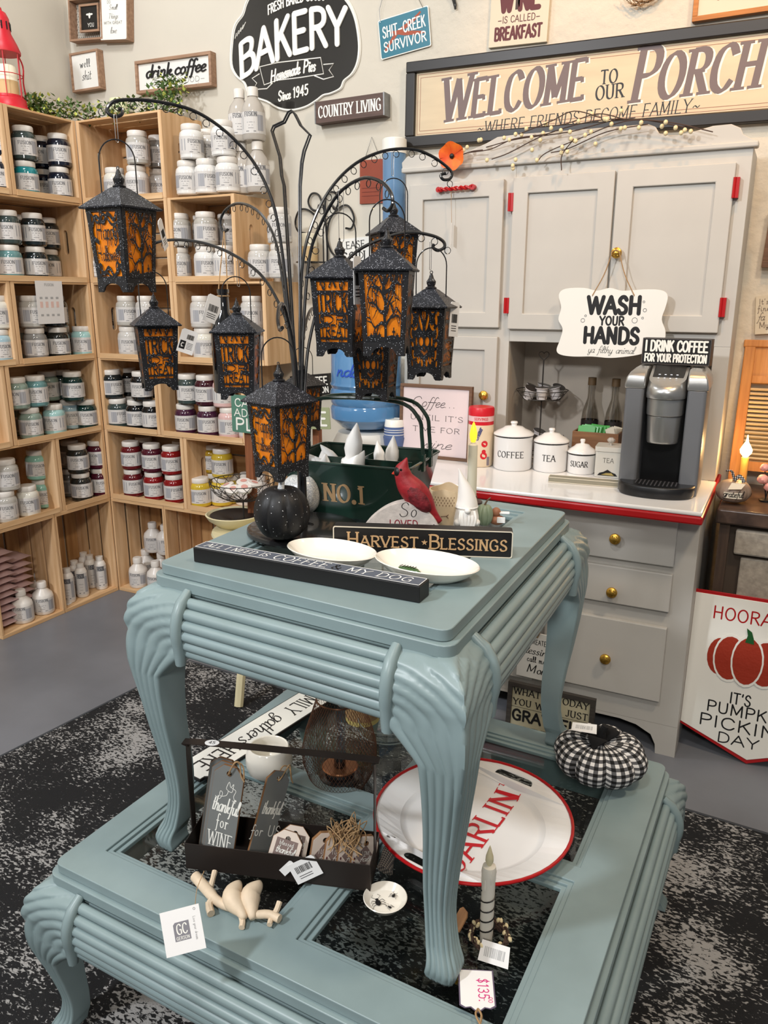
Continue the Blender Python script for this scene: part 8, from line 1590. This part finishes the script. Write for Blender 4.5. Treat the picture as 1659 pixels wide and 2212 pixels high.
# cream pedestal table with its bowl, wire basket of tins and the book easel sign
hub = at(612, 1440, 2, 0); zh_ = .30; m_crp = mat('cream_chalk_paint', C(214,204,166), .6, noise=.15, nscale=10); ztp = at(505, 1138, 1, hub.y-.06).z-.01; t = thing('pedestal_table', 'small cream painted pedestal table with curved legs behind the teal tables', 'table', (hub.x, hub.y, 0))
f1, f2 = at(516, 1532, 2, 0)-hub, at(458, 1426, 2, 0)-hub
for f_ in (f1, f2, Vector((.06, .19, 0))): f_ = Vector((f_.x, f_.y, 0)); d = f_.normalized(); L5 = f_.length; P = cat_rom([(d*.02)+Vector((0,0,zh_)), d*(L5*.45)+Vector((0,0,zh_*.96)), d*(L5*.85)+Vector((0,0,zh_*.55)), f_+Vector((0,0,.012))], 5); MB().tube(P, .016, 8).build('leg', m_crp, t)
MB().lathe([(0,zh_-.06),(.03,zh_-.05),(.035,zh_),(.02,zh_+.06),(.03,zh_+.15),(.02,ztp-.05),(.03,ztp-.0165)], 28).build('turned_column', m_crp, t); MB().lathe([(0,ztp-.016),(.195,ztp-.016),(.20,ztp-.008),(.197,ztp),(0,ztp)], 36, c=(-.05,.0,0)).build('round_top', m_crp, t)
def atz(px, py, y): p = at(px, py, 1, y); return p
yk = hub.y; ctop = Vector((hub.x, hub.y, ztp)); px0 = at(500, 1134, 2, ztp+.01)
t = thing('cream_bowl', 'shallow cream bowl with dark liner on the pedestal table behind the teal table', 'bowl', (px0.x, px0.y+.02, ztp+.0006)); rB = 62*dep(px0)/FPX
MB().lathe([(0,0),(rB*.5,0),(rB*.9,.03),(rB,.048),(rB*.95,.05),(rB*.8,.028),(0,.012)], 36).build('bowl_body', m_crp, t); MB().lathe([(rB*.5,.020),(rB*.85,.045),(rB*.8,.047),(0,.024)], 30).build('dark_liner', m_bpl, t)
bk = Vector((px0.x+.035, px0.y+.03, ztp+.098)); t = thing('wire_fruit_basket', 'black wire basket of round white tins left of the black pumpkin', 'basket', tuple(bk)); R6 = 70*dep(bk)/FPX
b = MB(); [b.tube([(R6*sin(q*.157)*cos(a+s*q*.09), R6*sin(q*.157)*sin(a+s*q*.09), .075*(1-cos(q*.157))) for q in range(11)], .0011, 4) for s in (1,-1) for a in [2*pi*k/16 for k in range(16)]]; b.torus((0,0,.075), R6, .0018, 2, 30, 5); b.tube([(0,0,-.080),(0,0,.0)], .003, 6); b.lathe([(0,-.0812),(.03,-.0812),(.0,-.078)], 16); b.build('wire_bowl', m_gw, t)
m_tin = mat('tin_lid_white', C(220,214,208), .4)
for i, (x, y, z, u, v) in enumerate(((-.5,-.25,.050,.25,-.3),(-.05,-.5,.046,.35,.1),(.0,.1,.062,.2,.1),(.5,.05,.062,-.1,.3),(.4,-.4,.055,.4,.3))): o = thing('round_tin', f"small round white tin in the wire basket, {['left','front','centre','right','front right'][i]} one", 'tin', mtx=Matrix.Translation(bk+Vector((x*R6*.8, y*R6*.8, z))) @ Matrix.Rotation(u, 4, 'X') @ Matrix.Rotation(v, 4, 'Y'), group='white round tins in the wire basket'); MB().lathe([(0,0),(.026,0),(.027,.010),(.024,.013),(0,.014)], 24).build('tin_body', m_tin, o); b = MB(); b.lathe([(0,.0142),(.012,.0142),(.012,.0146),(0,.0146)], 16); b.build('printed_mark', mat('tin_print', C(206,150,140), .5), o)
# caution sign on wooden easel
ye = -.30; A, B_, C_ = at(503, 852, 1, ye), at(668, 866, 1, ye), at(503, 932, 1, ye); t = thing('caution_sign', 'green tin sign caution adults at play propped on a brown easel', 'sign', mtx=frame(C_, B_-A, (0,0,1))); w, h = (B_-A).length, (A-C_).length
MB().plate(rrect(0, 0, w, h, .008), 0, .003).build('sign_plate', mat('sage_green_tin', C(84,128,110), .5, noise=.1, nscale=20), t, smooth=0, bev=.001); let(t, [('CAUTION', w*.36, h*.70, h*.20, dict(fit=w*.62, wid=.15)), ('ADULTS AT', w*.42, h*.44, h*.19, dict(fit=w*.76, wid=.14)), ('PLAY', w*.33, h*.08, h*.30, dict(fit=w*.56, wid=.17))], m_emb, z=.0032)
A, B_, C_ = at(640, 880, 1, ye-.03), at(716, 888, 1, ye-.03), at(640, 926, 1, ye-.03); t = thing('small_tin_sign', 'pale olive tin sign end showing letter e between the lantern and green caddy', 'sign', mtx=frame(C_, (1,0,.06), (-.12,0,1))); w, h = (B_-A).length, (A-C_).length; MB().plate(rrect(0, 0, w, h, .004), 0, .003).build('sign_plate', mat('olive_tin', C(150,156,120), .5), t, smooth=0, bev=.001); let(t, [('LIVE', w*.5, h*.18, h*.6, dict(fit=w*.8, wid=.17))], m_emb, z=.0032)
m_brw = wood('brown_easel', C(150,92,56), C(116,68,42), 2, 2); ze = lambda px, py: at(px, py, 1, ye+.015)
t = thing('wooden_easel', 'small brown wooden easel on the pedestal table behind the teal table carrying the caution sign', 'easel', (at(540,1000,1,ye+.015).x, ye+.015, ztp+.001))
for px0_, px1_ in ((530, 546), (676, 690)): a = at(px0_, 1000, 1, ye+.015).x-t.location.x; b_ = at(px1_, 1000, 1, ye+.015).x-t.location.x; MB().box(a, 0, 0, b_, .022, at(540,900,1,ye+.015).z-ztp).build('post', m_brw, t, smooth=0, bev=.002)
z1_ = at(580, 1000, 1, ye+.015).z-ztp; x0_, x1_ = at(546,1000,1,ye+.015).x-t.location.x, at(676,1000,1,ye+.015).x-t.location.x; MB().box(x0_, .003, z1_-.012, x1_, .018, z1_+.012).build('cross_rail', m_brw, t, smooth=0, bev=.002)
c = at(662, 1474, 2, 0); b = MB(); R_ = [[(.075*g*(1+.12*sin(3*a+z*20))*cos(a), .055*g*(1+.12*sin(2*a+z*30))*sin(a), z) for a in [2*pi*k/20 for k in range(20)]] for g, z in ((.9,.001),(1.05,.03),(1,.10),(.85,.17),(.7,.22),(.75,.25))]; b.rings(R_); b.build('white_bag', mat('thin_white_plastic', C(196,192,194), .4, trans=.1), label='crumpled pale plastic bag on the floor behind the low table', cat='bag', loc=(c.x+.02, c.y+.05, 0), smooth=180)
